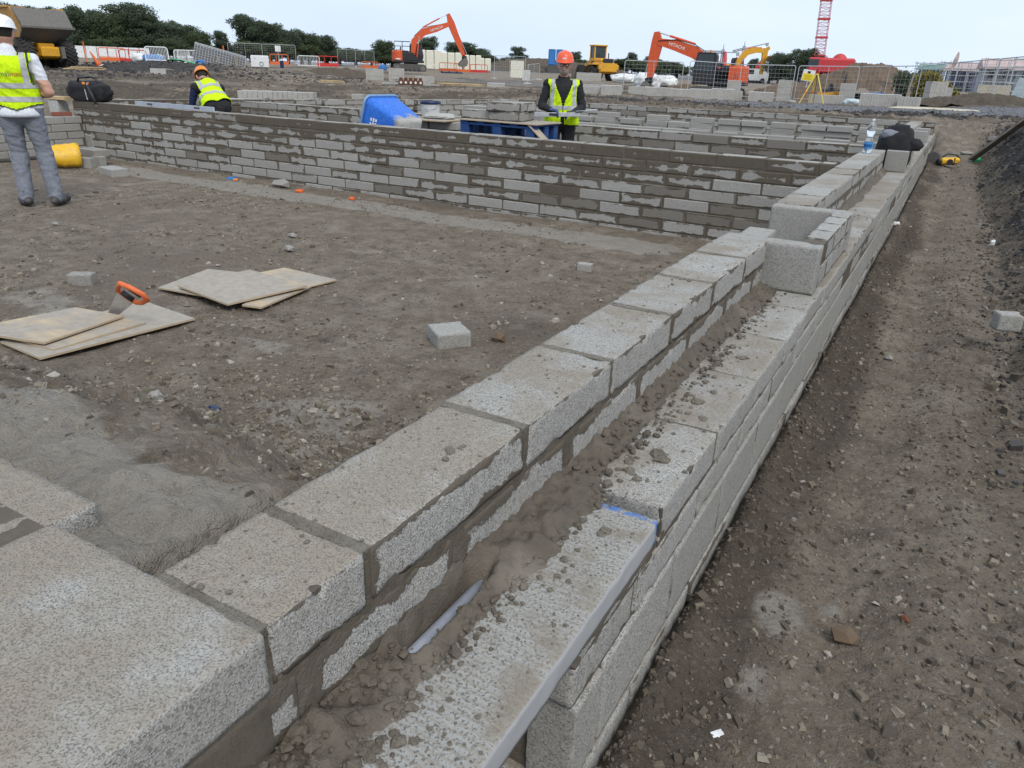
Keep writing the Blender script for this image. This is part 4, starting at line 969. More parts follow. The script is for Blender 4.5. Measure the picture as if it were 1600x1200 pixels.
def lumpy(dims, seed, amp=.12, n=36, m=22, flat=.0, f=2.2):
    """soft bag-like body: squashed, folded ellipsoid standing on z=0"""
    th = np.linspace(0, 2 * np.pi, n, endpoint=False); ph = np.linspace(0.02, np.pi - .02, m); T, Pp = np.meshgrid(th, ph)
    x, y, z = np.sin(Pp) * np.cos(T), np.sin(Pp) * np.sin(T), np.cos(Pp)
    sgn = lambda v, e: np.sign(v) * np.abs(v) ** e
    r = 1 + amp * fbm(x * f + seed, y * f, z * f, oct=4) + amp * .5 * np.abs(fbm(x * 5 + seed, y * 5, z * 5, oct=3))
    x, y, z = sgn(x, .75) * r, sgn(y, .75) * r, sgn(z, .8) * r
    z = np.maximum(z, -.82); z = (z + .82) / 1.75
    V = np.stack([x.ravel() * dims[0] / 2, y.ravel() * dims[1] / 2, z.ravel() * dims[2]], 1)
    ii = np.arange(n * m).reshape(m, n); jj = np.roll(ii, -1, 1)
    F = np.stack([ii[1:], jj[1:], jj[:-1], ii[:-1]], -1).reshape(-1, 4); return V, F
bg_ = thing('jacket_bundle', 'black jacket bundled over a bag on top of the long wall', 'jacket', (-.585, 9.70, .578), rad(8))
V, F = lumpy((.37, .36, .44), 3.0, .22, f=3); link('cloth', np_mesh('cloth', V, F, M['black_cloth']), bg_)
V, F = lumpy((.20, .16, .10), 5.0, .2); link('lining', np_mesh('lining', V + np.array([-.08, -.08, .31]), F, M['grey_cloth']), bg_)
mb = MB(); mb.tube([(-.22, -.2, .16), (-.25, -.22, .10), (-.21, -.24, .14)], .006, 6); mb.build('cord', M['galv'], bg_, smooth=True); V, F = lumpy((.20, .16, .12), 7.0, .3); link('sleeve', np_mesh('sleeve', V + np.array([.17, -.04, .20]), F, M['black_cloth']), bg_)
# cut-off saw on the trench floor
p = onz(1470, 262, .10); cs = thing('cut_off_saw', 'yellow and black petrol cut-off saw lying in the trench beside the wall', 'power tool', (p[0], p[1], gz(p[0], p[1])), rad(15))
mb = MB(); mb.box((.10, 0, .09), (.30, .17, .12), ch=.035, rot=Matrix.Rotation(-.1, 4, 'Y')); mb.box((.22, 0, .11), (.10, .15, .09), ch=.03); mb.build('housing', M['yellowplastic'], cs)
mb = MB(); mb.tube([(-.02, 0, .15), (.06, 0, .21), (.2, 0, .2), (.28, 0, .13)], .014, 8); mb.box((-.05, 0, .07), (.10, .15, .11), ch=.03); mb.cyl((.1, -.095, .08), (.1, .095, .08), .05, n=14); mb.box((.17, 0, .09), (.02, .176, .126), ch=.005); mb.build('handle', M['black'], cs, smooth=False)
mb = MB(); mb.cyl((-.17, -.006, .115), (-.17, .006, .115), .115, n=28); mb.build('disc', M['steel'], cs); mb = MB(); mb.box((-.13, .03, .09), (.2, .05, .06), ch=.015); mb.build('blade_guard', M['steel'], cs)
# plank on the spoil bank
a, b = Vector(onz(1517, 254, .14)), Vector(ony(1625, 172, 15.6)); b.z = max(b.z, gz(b.x, b.y) + .08); a.z = gz(a.x, a.y) + .04
pk = thing('plank', 'long weathered plank leaning up the dark spoil bank at right', 'plank', a); d_ = b - a
mb = MB(); mb.box((0, 0, 0), (d_.length, .14, .045), ch=.004); mb.build('board', M['oldtimber'], pk, d_ / 2, d_.to_track_quat('X', 'Z').to_euler())
# ------------------------------------------------------------------ behind the mortar-smeared wall: tub, bucket, pallet, bag
sup = thing('block_stack', 'stack of blocks supporting the blue tub behind the smeared wall', 'block stack', (-6.12, 7.78, 0), rad(-3), 'working stacks behind the smeared wall')
for k in range(6):
    for q in (-.23, .23): put_block(sup, BF, (q, RNG.uniform(-.02, .02), .05 + .101 * k), FLAT, FLAT, (0, 0, RNG.uniform(-.04, .04)), (.05, .1, .2))
tz = .61
tub = thing('mixing_tub', 'blue plastic mixing tub tipped on its side behind the smeared wall', 'tub', (-5.78, 7.74, tz))
def rrect(hx, hy, r, n=5):
    o_ = []
    for cx_, cy_, a0 in ((hx - r, hy - r, 0), (-hx + r, hy - r, 90), (-hx + r, -hy + r, 180), (hx - r, -hy + r, 270)):
        for i in range(n + 1): a = rad(a0 + 90 * i / n); o_.append((cx_ + r * math.cos(a), cy_ + r * math.sin(a)))
    return o_
def loft(mb, secs, cap0=True, cap1=True, mi=0):
    n = len(secs[0]); vs = [p for s_ in secs for p in s_]; fs = []
    for i in range(len(secs) - 1):
        for k in range(n): fs.append((i * n + k, i * n + (k + 1) % n, (i + 1) * n + (k + 1) % n, (i + 1) * n + k))
    if cap0: fs.append(tuple(range(n))[::-1])
    if cap1: fs.append(tuple(range((len(secs) - 1) * n, len(secs) * n)))
    mb.add(vs, fs, mi)
def tubsec(u, hx, hy): return [(u, a, b) for a, b in rrect(hx, hy, min(hx, hy) * .35)]
# axis along local x: mouth at x=0 (left), base at x=.52 ; lying with its lower side on z=0
secs = [tubsec(0, .29, .225), tubsec(.03, .285, .222), tubsec(.2, .265, .195), tubsec(.40, .235, .155), tubsec(.50, .21, .13), tubsec(.53, .17, .10)]
insd = [tubsec(.49, .185, .11), tubsec(.2, .25, .18), tubsec(0, .275, .21)]
mb = MB(); loft(mb, secs + insd[::1][:0], cap0=False); loft(mb, insd, cap0=True, cap1=False)
n_ = len(secs[0]); base_i = len(mb.v)
mb.v += secs[0] + insd[-1]; mb.f += [(base_i + (k + 1) % n_, base_i + k, base_i + n_ + k, base_i + n_ + (k + 1) % n_) for k in range(n_)]; mb.m += [0] * n_
def _tubmat():
    k = NT('splashed_blue_tub'); oc = k.obj(); sx = k.n('ShaderNodeSeparateXYZ'); k.l(oc, sx.inputs[0]); n = k.noise(oc, 9, 5, .65); n2 = k.noise(oc, 30, 4)
    m = k.smooth(k.math('ADD', sx.outputs[0], k.math('MULTIPLY', k.math('SUBTRACT', n, .5), .35)), .40, .47); sp = k.smooth(k.noise(oc, 22, 4, .7), .64, .70)
    c = k.mix(k.smooth(n2, .3, .7), (.015, .11, .50), (.03, .17, .62)); c = k.mix(k.math('MULTIPLY', sp, .5), c, (.35, .40, .48)); c = k.mix(m, c, (.30, .29, .27)); return k.fin(c, .5, None, .4)
M['tub'] = _tubmat(); body = mb.build('shell', M['tub'], tub, smooth=True)
mb = MB(); mb.tube([(0.005, a, b) for a, b in rrect(.30, .235, .08)], .017, 8, closed=True); mb.build('rim', mat_plain('dusty_blue_rim', (.16, .30, .50), .6, .5, (.4, .42, .44), 8), tub, smooth=True)
mb = MB(); loft(mb, [tubsec(.485, .217, .137), tubsec(.503, .213, .133), tubsec(.534, .172, .102)], cap0=False); mb.build('mortar_crust', M['concrete'], tub, smooth=True)
mb = MB(); rr = random.Random(4)
for k in range(3):
    for q in range(3): mb.box((.13 + .035 * k, -.272 + .004 * k, -.10 + .05 * q + rr.uniform(-.01, .01)), (.022, .006, .035 if k != 1 else .05), rot=Matrix.Rotation(.1, 4, 'Z'))
mb.build('print', M['lettering'], tub)
Rt = Matrix.Rotation(rad(-4), 4, 'Z') @ Matrix.Rotation(rad(17), 4, 'Y')
tub.rotation_euler = Rt.to_euler(); tub.location = (-6.42, 7.74, tz + .275); tub.scale = (1.06, 1.0, 1.0)
# spot board + bucket
sb = thing('block_stack', 'stack of blocks under the spot board', 'block stack', (-6.50, 9.0, 0), rad(6), 'working stacks behind the smeared wall')
for k in range(7):
    for q in (-.23, .23): put_block(sb, BF, (q, RNG.uniform(-.02, .02), .05 + .1095 * k), FLAT, FLAT, (0, 0, RNG.uniform(-.04, .04)), (.05, .1, .2))
bd = thing('spot_board', 'grey spot board of mortar beside the blue tub', 'board', (-6.50, 9.0, .767), rad(6))
MB().box((0, 0, .012), (.75, .62, .02), ch=.003).build('board', M['ply'], bd)
V, F = lumpy((.42, .36, .07), 9, .25); link('mortar_heap', np_mesh('mortar_heap', V + np.array([.10, .05, .018]), F, M['concrete']), bd)
bk = thing('bucket', 'white mortar-splashed bucket with dark rim on the spot board', 'bucket', (-6.56, 9.05, .789))
MB().lathe([(.01, 0), (.115, 0), (.12, .02), (.14, .20), (.142, .205), (.132, .205), (.115, .03), (.01, .03)], 22, caps=False).build('pail', mat_plain('splashed_white', (.62, .62, .62), .6, .7, (.20, .19, .18), 14), bk, smooth=True)
MB().lathe([(.143, .185), (.147, .19), (.149, .225), (.14, .228), (.136, .2)], 22, caps=False).build('rim', M['navyplastic'], bk, smooth=True)
mb = MB(); mb.tube([(-.147, 0, .19), (-.12, -.08, .13), (0, -.155, .09), (.12, -.08, .13), (.147, 0, .19)], .004, 6); mb.build('handle', M['galv'], bk)
# blue pallet on blocks with plywood and blocks on it
ps = thing('block_stack', 'stack of blocks under the blue pallet', 'block stack', (-4.72, 8.1, 0), 0, 'working stacks behind the smeared wall')
for k in range(7):
    for q in (-.35, .35): put_block(ps, BF, (q, RNG.uniform(-.02, .02), .05 + .101 * k), FLAT, FLAT, (0, 0, RNG.uniform(-.04, .04)), (.05, .1, .2))
PA, PB = ony(716, 208, 7.72), ony(836, 224, 7.72)
pal = thing('pallet', 'blue wooden pallet behind the smeared wall', 'pallet', (float(PA[0] + PB[0]) / 2 + .02, 8.17, .707), rad(-2)); pw = float(PB[0] - PA[0]) * .98
for yy in (-.40, -.16, .06):
    MB().box((0, yy, .011), (pw, .10, .022), ch=.003).build('bottom_board', M['bluepaint'], pal)
    for xx in (-pw / 2 + .06, 0, pw / 2 - .06): MB().box((xx, yy, .082), (.12, .10, .12), ch=.006).build('bearer', M['bluepaint'], pal)
    MB().box((0, yy, .153), (pw, .10, .022), ch=.003).build('stringer', M['bluepaint'], pal)
for k in range(5): MB().box((-pw / 2 + .05 + k * (pw - .10) / 4, -.17, .175), (.10, .56, .020), ch=.003).build('top_board', M['bluepaint'], pal)
bdx = thing('plywood_board', 'plywood sheet laid on the blue pallet', 'board', (pal.location.x + .02, 8.17, .893), rad(-2)); MB().box((0, -.17, .008), (pw * 1.02, .60, .014), ch=.002).build('sheet', M['ply'], bdx)
ln = thing('plywood_board', 'plywood sheet sloping down from the blue pallet beside the worker', 'board', (pal.location.x + pw / 2 + .12, 8.12, .68)); MB().box((-.06, -.36, .09), (.40, .14, .016), ch=.002, rot=Matrix.Rotation(rad(40), 4, 'Y')).build('sheet', M['ply'], ln)
for i, (xx, yy, zz, e) in enumerate(((.0, -.24, 0, .35), (-.05, -.01, 0, .7), (-.02, -.24, .102, 0.2), (-.03, -.01, .102, .0), (-.40, -.20, 0, 0))):
    lb = put_block(None, BF_N, (bdx.location.x + xx, 8.17 + yy, .909 + .05 + zz), FLAT, FLAT, (0, 0, RNG.uniform(-.12, .12)), (.3, e, .3), 'loose_block')
    tag(lb, ('left lower block on the plywood over the pallet', 'right lower mortar-stained block over the pallet', 'right upper block on the pallet pile', 'left upper block on the pallet pile', 'back left block on the pallet pile')[i], 'block', 'blocks on the blue pallet')
# tool bag and straight edge on the smeared wall
p = onz(172, 158, .80); tb = thing('tool_bag', 'black open tool bag with orange tags sitting on the left end of the smeared wall', 'tool bag', (p[0] - .02, 7.22, .80), rad(3))
V, F = lumpy((.84, .30, .31), 4.0, .22, f=4); V[:, 2] = np.minimum(V[:, 2], .27 + .03 * np.sin(V[:, 0] * 14)); link('body', np_mesh('body', V, F, M['black_cloth']), tb)
mb = MB(); mb.tube([(-.26, 0, .22), (-.22, 0, .33), (.05, 0, .35), (.18, 0, .34), (.25, 0, .24)], .017, 8); mb.tube([(.12, -.12, .28), (.26, -.16, .12), (.33, -.17, .0)], .022, 8); mb.build('strap', M['black'], tb, smooth=True)
mb = MB(); mb.box((.12, -.13, .26), (.12, .02, .035), ch=.006, rot=.3); mb.box((-.07, -.135, .20), (.06, .02, .03), ch=.006); mb.build('tag', M['amber_helmet'], tb)
mb = MB(); mb.cyl((.08, -.135, .22), (.12, -.145, .03), .008, n=6); mb.cyl((.16, -.14, .26), (.28, -.15, .02), .008, n=6); mb.build('buckle_strap', M['galv'], tb)
a, b = onz(185, 164, .81), onz(322, 174, .81); lv = thing('straight_edge', 'long aluminium straight edge lying along the top of the smeared wall', 'straight edge', (a[0], 7.17, .80)); Ls = float(b[0] - a[0])
mb = MB(); mb.box((Ls / 2, .02, .03), (Ls, .022, .06), ch=.003); mb.build('bar', mat_plain('dull_aluminium', (.45, .49, .55), .4, .3, (.3, .3, .3), 4, metal=.4), lv)
for q in (.2, .8): MB().box((Ls * q, .0205, .0305), (.12, .026, .03), ch=.003).build('hand_hole', M['steel'], lv)
cap = put_block(None, BF, (float(onz(135, 157, .8)[0]), 7.30, .85), FLAT, (.22, .16, .10), (0, 0, .1), (.05, 0, .1), 'loose_block'); tag(cap, 'cut block standing on the left end of the smeared wall', 'block')
lb = put_block(None, BF, (-10.72, 12.3, .85), FLAT, (.22, .2, .10), (0, 0, .5), (.05, 0, .1), 'loose_block'); tag(lb, 'single cut block on the stepped wall left of the blue tub', 'block')
# left corner: yellow tub, blocks on the ground
p = onz(100, 262, 0); yb = thing('cut_tub', 'split yellow plastic tub lying on its side by the left corner', 'tub', (p[0], p[1], gz(p[0], p[1])), rad(64))
th = np.linspace(rad(-60), rad(215), 22); sv = np.linspace(0, .42, 9); T, Sg = np.meshgrid(th, sv); rr_ = .15 + .05 * Sg / .42 + .05 * fbm(T * 2.2, Sg * 9, oct=3)
V = np.stack([Sg.ravel() - .2, (np.cos(T) * rr_).ravel(), (np.sin(T) * rr_ + .14).ravel()], 1); V[:, 2] = np.maximum(V[:, 2], .003); ii = np.arange(T.size).reshape(T.shape)
Fq = np.stack([ii[:-1, :-1], ii[:-1, 1:], ii[1:, 1:], ii[1:, :-1]], -1).reshape(-1, 4); shell = link('shell', np_mesh('shell', V, Fq, M['yellowplastic']), yb); md = shell.modifiers.new('s', 'SOLIDIFY'); md.thickness = .008
for i, (px, py, d, rz, z0, dk, lab) in enumerate(((150, 256, (.44, .215, .10), -6, .12, .25, 'block bridged over two others by the yellow tub'), (178, 273, (.44, .215, .10), -12, 0, .05, 'long pale block on the ground nearest the yellow tub'), (137, 262, (.20, .10, .14), 20, 0, .2, 'block piece under the bridged block'), (157, 259, (.16, .10, .13), 5, 0, .1, 'second block piece under the bridged block'), (118, 244, (.44, .12, .32), -4, 0, .15, 'big weathered concrete block standing at the left corner'), (92, 238, (.22, .12, .32), -4, 0, .2, 'narrow concrete block left of the big weathered one'))):
    p = onz(px, py, 0); g = gz(p[0], p[1]); ob = put_block(None, [cheap_block('corner_block', d, mat_block('corner_block', d[0] / 2, d[1] / 2, d[2] / 2), 70 + i)], (p[0], p[1] + (.25 if i > 3 else 0), g + z0 + d[2] / 2 - .005), (1, 1, 1), (1, 1, 1), (0, 0, rad(rz)), (.0, dk, .2), 'loose_block'); tag(ob, lab, 'block', 'blocks lying at the left corner')
# odds and ends on the far corner left of the wall
tp = thing('timber_offcut', 'pale timber offcut on the low wall behind the left worker', 'timber', (-12.1, 7.0, .60), rad(10)); MB().box((0, 0, .23), (.35, .12, .05), ch=.004).build('board', M['timber'], tp); MB().box((-.1, .05, .10), (.2, .2, .20), ch=.01).build('base', M['concrete'], tp)
br = thing('brick', 'red brick lying on the low wall end', 'brick', (-11.86, 6.85, .586), rad(70)); MB().box((0, 0, .03), (.26, .10, .06), ch=.004).build('body', mat_plain('red_brick', (.22, .075, .05), .9, .4), br)
st = thing('timber_stake', 'pale timber stake standing behind the blue tub', 'stake', (-8.1, 13.2, 0)); MB().box((0, 0, .46), (.05, .05, .92), ch=.006).build('post', M['oldtimber'], st)
st = thing('timber_stake', 'pale timber stake left of the orange-helmeted worker', 'stake', (-7.2, 13.8, 0)); MB().box((0, 0, .43), (.05, .05, .86), ch=.006).build('post', M['oldtimber'], st)
pc = thing('planter_frame', 'open frame of blocks on edge behind the pallet', 'block stack', (-6.45, 10.1, .0), rad(2))
for (xx, yy, rz) in ((-.0, .0, 0), (.45, 0, 0), (.9, 0, 0), (-.17, .28, 90), (1.07, .28, 90), (.2, .5, 0), (.65, .5, 0)): put_block(pc, BE, (xx, yy, .72 + .1075), EDGE, EDGE, (0, 0, rad(rz)), (.1, .1, .2))
MB().box((.45, .25, .36), (1.5, .72, .72)).build('base', M['concrete'], pc)
# ------------------------------------------------------------------ people
def capsule(mb, p0, p1, r0, r1, n=14):
    p0, p1 = Vector(p0), Vector(p1); d = p1 - p0; L = max(d.length, 1e-4); q = (d if d.length > 1e-4 else Vector((0, 0, 1))).to_track_quat('Z', 'Y').to_matrix().to_4x4(); q.translation = p0
    prof = [(max(r0 * math.cos(a), .0005), r0 * math.sin(a)) for a in np.linspace(-math.pi / 2, 0, 5)] + [(max(r1 * math.cos(a), .0005), L + r1 * math.sin(a)) for a in np.linspace(0, math.pi / 2, 5)]
    mb.lathe(prof, n, 0, q)
def ellip(mb, c, r, rot=None, n=18, m=12):
    T = Matrix.Translation(Vector(c)) @ (rot or Matrix.Identity(4)) @ Matrix.Diagonal((*r, 1))
    prof = [(max(math.sin(math.pi * i / m), .002), -math.cos(math.pi * i / m)) for i in range(m + 1)]; mb.lathe(prof, n, 0, T)
def fuse(name, mb, voxel, smooth_it=3):
    """merge overlapping shapes into one continuous surface"""
    me = mb.mesh(name, []) if False else bpy.data.meshes.new(name + '_src'); me.from_pydata(mb.v, [], mb.f); me.update()
    ob = bpy.data.objects.new(name + '_src', me); COL.objects.link(ob)
    r = ob.modifiers.new('r', 'REMESH'); r.mode = 'VOXEL'; r.voxel_size = voxel
    s_ = ob.modifiers.new('s', 'SMOOTH'); s_.iterations = smooth_it; s_.factor = .5
    dg = bpy.context.evaluated_depsgraph_get(); out = bpy.data.meshes.new_from_object(ob.evaluated_get(dg))
    bpy.data.objects.remove(ob); bpy.data.meshes.remove(me); out.name = name
    out.polygons.foreach_set('use_smooth', np.ones(len(out.polygons), bool)); return out
def arrays(me):
    V = np.empty(len(me.vertices) * 3, np.float32); me.vertices.foreach_get('co', V); V = V.reshape(-1, 3)
    C_ = np.empty(len(me.polygons) * 3, np.float32); me.polygons.foreach_get('center', C_); N_ = np.empty(len(me.polygons) * 3, np.float32); me.polygons.foreach_get('normal', N_)
    return V, C_.reshape(-1, 3), N_.reshape(-1, 3)
def seg_dist(P, a, b, r0, r1):
    a, b = np.array(a, float), np.array(b, float); d = b - a; L2 = max(d @ d, 1e-9); t = np.clip((P - a) @ d / L2, 0, 1)
    return np.linalg.norm(P - (a + t[:, None] * d), axis=1) - (r0 + (r1 - r0) * t)
def wrinkle(me, amp, f=(9, 9, 16), JZ=9.0):
    V, _, _ = arrays(me); n = np.empty(len(me.vertices) * 3, np.float32); me.vertices.foreach_get('normal', n); n = n.reshape(-1, 3)
    a = 1 - np.abs(fbm(V[:, 0] * f[0] + 3, V[:, 1] * f[1], V[:, 2] * f[2] + V[:, 0] * 6, oct=3)) * 2.2
    V = V + n * (a * amp * (1 - sstep(JZ - .03, JZ + .02, V[:, 2])))[:, None]
    me.vertices.foreach_set('co', V.astype(np.float32).ravel()); me.update()
def keep_faces(me, mask, name, mats, thick=0.0, offset=0.0):
    F = [tuple(p.vertices) for p, k in zip(me.polygons, mask) if k]
    V, _, _ = arrays(me)
    if offset:
        n = np.empty(len(me.vertices) * 3, np.float32); me.vertices.foreach_get('normal', n); V = V + n.reshape(-1, 3) * offset
    used = sorted({i for f in F for i in f}); mp_ = {v: i for i, v in enumerate(used)}
    out = bpy.data.meshes.new(name); out.from_pydata([tuple(V[i]) for i in used], [], [tuple(mp_[i] for i in f) for f in F])
    for m in mats: out.materials.append(m)
    out.polygons.foreach_set('use_smooth', np.ones(len(F), bool)); out.update(); return out
def hand(prims, wrist, fwd, palm_n, side, mat, curl=.6, s=1.0):
    """palm + five fingers; fwd along the hand, palm_n out of the palm, side=+1 thumb to the +cross side"""
    f = Vector(fwd).normalized(); n_ = Vector(palm_n); n_ = (n_ - f * n_.dot(f)).normalized(); w = f.cross(n_) * side; W0 = Vector(wrist)
    for k in (-.027, -.009, .009, .027): prims.append((W0 + f * .01 + w * k * .8, W0 + f * .085 * s + w * k, .014, .0125, mat))
    for k, ln in ((-.030, .062), (-.010, .078), (.010, .083), (.029, .074)):
        a = W0 + f * .088 * s + w * k; d1 = (f * math.cos(curl) + n_ * math.sin(curl)); b = a + d1 * ln * .55; d2 = (f * math.cos(curl * 2.1) + n_ * math.sin(curl * 2.1)); c = b + d2 * ln * .5
        prims.append((a, b, .0095, .009, mat)); prims.append((b, c, .009, .0075, mat))
    a = W0 + f * .025 + w * .03; b = a + (f * .6 + w * .6 + n_ * .35).normalized() * .045; c = b + (f * .85 + n_ * .5).normalized() * .035
    prims.append((a, b, .012, .0105, mat)); prims.append((b, c, .010, .008, mat))
def make_person(label, loc, rz, J, mats, voxel=.0095):
    """J: joints in local metres (x right, y forward, z up). mats: names for top, arm, trouser, boot, ..."""
    root = thing('person', label, 'person', loc, rz)
    Pm = []   # (a,b,r0,r1,mat)
    def c(a, b, r0, r1, m): Pm.append((Vector(J[a]) if isinstance(a, str) else Vector(a), Vector(J[b]) if isinstance(b, str) else Vector(b), r0, r1, m))
    T_, A_, F_, L_, B_ = mats['top'], mats['upper'], mats['fore'], mats['leg'], mats['boot']
    c('pelvis', 'waist', .135, .125, T_); c('waist', 'chest', .128, .142, T_); c('chest', 'neckb', .135, .075, T_)
    for s_ in ('l', 'r'):
        sh, hp = Vector(J['sh_' + s_]), Vector(J['hip_' + s_]); ch = Vector(J['chest'])
        c(ch + (sh - ch) * .35, sh, .105, .066, T_)
        c(J['waist'], hp + Vector((0, 0, .06)), .12, .115, mats.get('hip', L_)); c('hip_' + s_, 'knee_' + s_, .096 * mats.get('slim', 1), .066, L_); c('knee_' + s_, 'ank_' + s_, .064 * mats.get('calf', 1), .05 * mats.get('calf', 1), L_)
        c('sh_' + s_, 'el_' + s_, .060, .047, A_); c('el_' + s_, 'wr_' + s_, .046, .032, F_)
        an, to = Vector(J['ank_' + s_]), Vector(J['toe_' + s_])
        c(an, an + Vector((0, 0, .06)), .052, .055, B_); c(an - (to - an).normalized() * .05 + Vector((0, 0, -.035)), an + (to - an) * .5 + Vector((0, 0, -.03)), .042, .045, B_); c(an + (to - an) * .4 + Vector((0, 0, -.03)), to, .045, .036, B_)
        if mats.get('hands', True):
            fw = Vector(J['wr_' + s_]) - Vector(J['el_' + s_]); hand(Pm, J['wr_' + s_], J.get('hf_' + s_, fw), J.get('hn_' + s_, (0, 0, -1)), -1 if s_ == 'l' else 1, mats['hand'], mats.get('curl', .7))
    c('neckb', 'head', .058, .056, mats['neck'])
    hd = Vector(J['head']); look = Vector(J.get('look', (0, 1, 0))).normalized(); up = Vector(J.get('hup', (0, 0, 1))); rt = look.cross(up).normalized(); up = rt.cross(look).normalized()
    HR = Matrix((( *(rt), 0), (*(look), 0), (*(up), 0), (0, 0, 0, 1))).transposed()
    def H(x, y, z): return hd + rt * x + look * y + up * z
    mb = MB()
    for a, b, r0, r1, m in Pm: capsule(mb, a, b, r0, r1)
    heads = [(H(0, 0, .115), (.076, .094, .112), 'skin'), (H(0, .028, .05), (.058, .066, .062), mats.get('jaw', 'skin'))]
    for cc, r, m in heads: ellip(mb, cc, r, HR)
    feats = [(H(0, .094, .10), H(0, .104, .075), .010, .015, 'skin'), (H(-.02, .086, .045), H(.02, .086, .045), .010, .010, mats.get('mouth', 'skin'))]
    for sx in (-1, 1):
        feats.append((H(sx * .076, -.005, .085), H(sx * .079, -.012, .12), .014, .017, 'skin')); feats.append((H(sx * .012, .085, .135), H(sx * .045, .078, .137), .009, .008, 'skin'))
    for a, b, r0, r1, m in feats: capsule(mb, a, b, r0, r1, 8)
    me = fuse('body', mb, voxel, 2)
    wrinkle(me, .008, JZ=J['neckb'][2])
    V, Cc, Nn = arrays(me); names = []; D = []
    for a, b, r0, r1, m in Pm + feats: D.append(seg_dist(Cc, a, b, r0, r1)); names.append(m)
    for cc, r, m in heads: D.append(np.linalg.norm(Cc - np.array(cc), axis=1) - r[0]); names.append(m)
    near_ = np.argmin(np.stack(D), 0); uniq = list(dict.fromkeys(names))
    if 'override' in mats: pass
    mi = np.array([uniq.index(names[i]) for i in near_])
    # cuffs / hems
    for fn in mats.get('paint', ()):
        m, mask = fn(Cc, Nn)
        if m not in uniq: uniq.append(m)
        mi[mask] = uniq.index(m)
    for m in uniq: me.materials.append(M[m])
    me.polygons.foreach_set('material_index', mi.astype(np.int32)); link('body', me, root)
    # eyes
    for sx in (-1, 1):
        MB().ball(H(sx * .031, .080, .118), .0125, n=10, m=6).build('eye', M['whitepaint'], root, smooth=True)
    # hair
    hb = MB(); ellip(hb, H(0, -.012, .13), (.080, .090, .098), HR); hv = bpy.data.meshes.new('hair'); hv.from_pydata(hb.v, [], hb.f); hv.update()
    V2, C2, N2 = arrays(hv); lc = np.array([[ (Vector(p) - hd).dot(rt), (Vector(p) - hd).dot(look), (Vector(p) - hd).dot(up)] for p in C2])
    link('hair', keep_faces(hv, (lc[:, 1] < .035 - (.14 - lc[:, 2]) * .35) & (lc[:, 2] > .045), 'hair', [M[mats.get('hair', 'hair')]]), root)
    # hard hat
    hm = thing('helmet', None, None); hm.parent = root; hm.location = H(0, -.006, .160); hm.rotation_euler = HR.to_euler()
    prof = [(.122, -.004), (.120, .004), (.113, .018), (.108, .05), (.092, .082), (.062, .104), (.03, .114), (.002, .116)]
    mb = MB(); mb.lathe(prof, 28, 0, Matrix.Diagonal((.93, 1.10, 1, 1)), caps=False); mb.lathe([(.10, -.002), (.122, -.004)], 28, 0, Matrix.Diagonal((.93, 1.10, 1, 1)), caps=False)
    mb.build('shell', M[mats['helmet']], hm, smooth=True)
    mb = MB(); vs = []; n = 14
    for k in range(n + 1):
        a = rad(20 + 140 * k / n); vs += [(.108 * math.cos(a), .128 * math.sin(a), .004), (.118 * math.cos(a), .128 * math.sin(a) + .045 * math.sin(a) ** 2, -.010)]
    mb.add(vs, [(2 * k, 2 * k + 1, 2 * k + 3, 2 * k + 2) for k in range(n)]); pk_ = mb.build('peak', M[mats['helmet']], hm, smooth=True); pk_.modifiers.new('s', 'SOLIDIFY').thickness = .004
    mb = MB(); mb.tube([(0, .116, .03), (0, .09, .085), (0, .03, .115), (0, -.05, .112), (0, -.105, .07), (0, -.124, .02)], .010, 8); mb.build('ridge', M[mats['helmet']], hm, smooth=True)
    # vest
    mb = MB(); inf = .022
    for a, b, r0, r1 in (('pelvis', 'waist', .148, .135), ('waist', 'chest', .135, .150), ('chest', 'neckb', .142, .085)): capsule(mb, J[a], J[b], r0 + inf * .5, r1 + inf * .5, 18)
    for s_ in ('l', 'r'):
        sh, hp, ch = Vector(J['sh_' + s_]), Vector(J['hip_' + s_]), Vector(J['chest'])
        capsule(mb, ch + (sh - ch) * .3, ch + (sh - ch) * .92, .116 + inf * .5, .080 + inf * .5); capsule(mb, ch + (sh - ch) * .3, hp + Vector((0, 0, .08)), .115 + inf * .4, .112 + inf * .6); capsule(mb, hp + Vector((0, 0, .10)), hp + Vector((0, 0, -.04)), .116 + inf * .5, .112 + inf)
    vm = fuse('vest', mb, voxel, 4); wrinkle(vm, .009, f=(7, 7, 11)); V, Cc, Nn = arrays(vm); mk, bands, extra = mats['vestcut'](Cc, Nn, J)
    vest = link('vest', keep_faces(vm, mk, 'vest', [M['hivis']]), root); sol = vest.modifiers.new('s', 'SOLIDIFY'); sol.thickness = .006; sol.offset = -1
    link('reflective_tape', keep_faces(vm, mk & bands, 'reflective_tape', [M['reflect']], offset=.0035), vest)
    if extra is not None and extra.any(): link('edging', keep_faces(vm, mk & extra, 'edging', [M['ink']], offset=.0028), vest)
    return root, vest, vm, hm
def yaw_to(dx, dy): return math.atan2(-dx, dy)      # local +y points to (dx,dy)
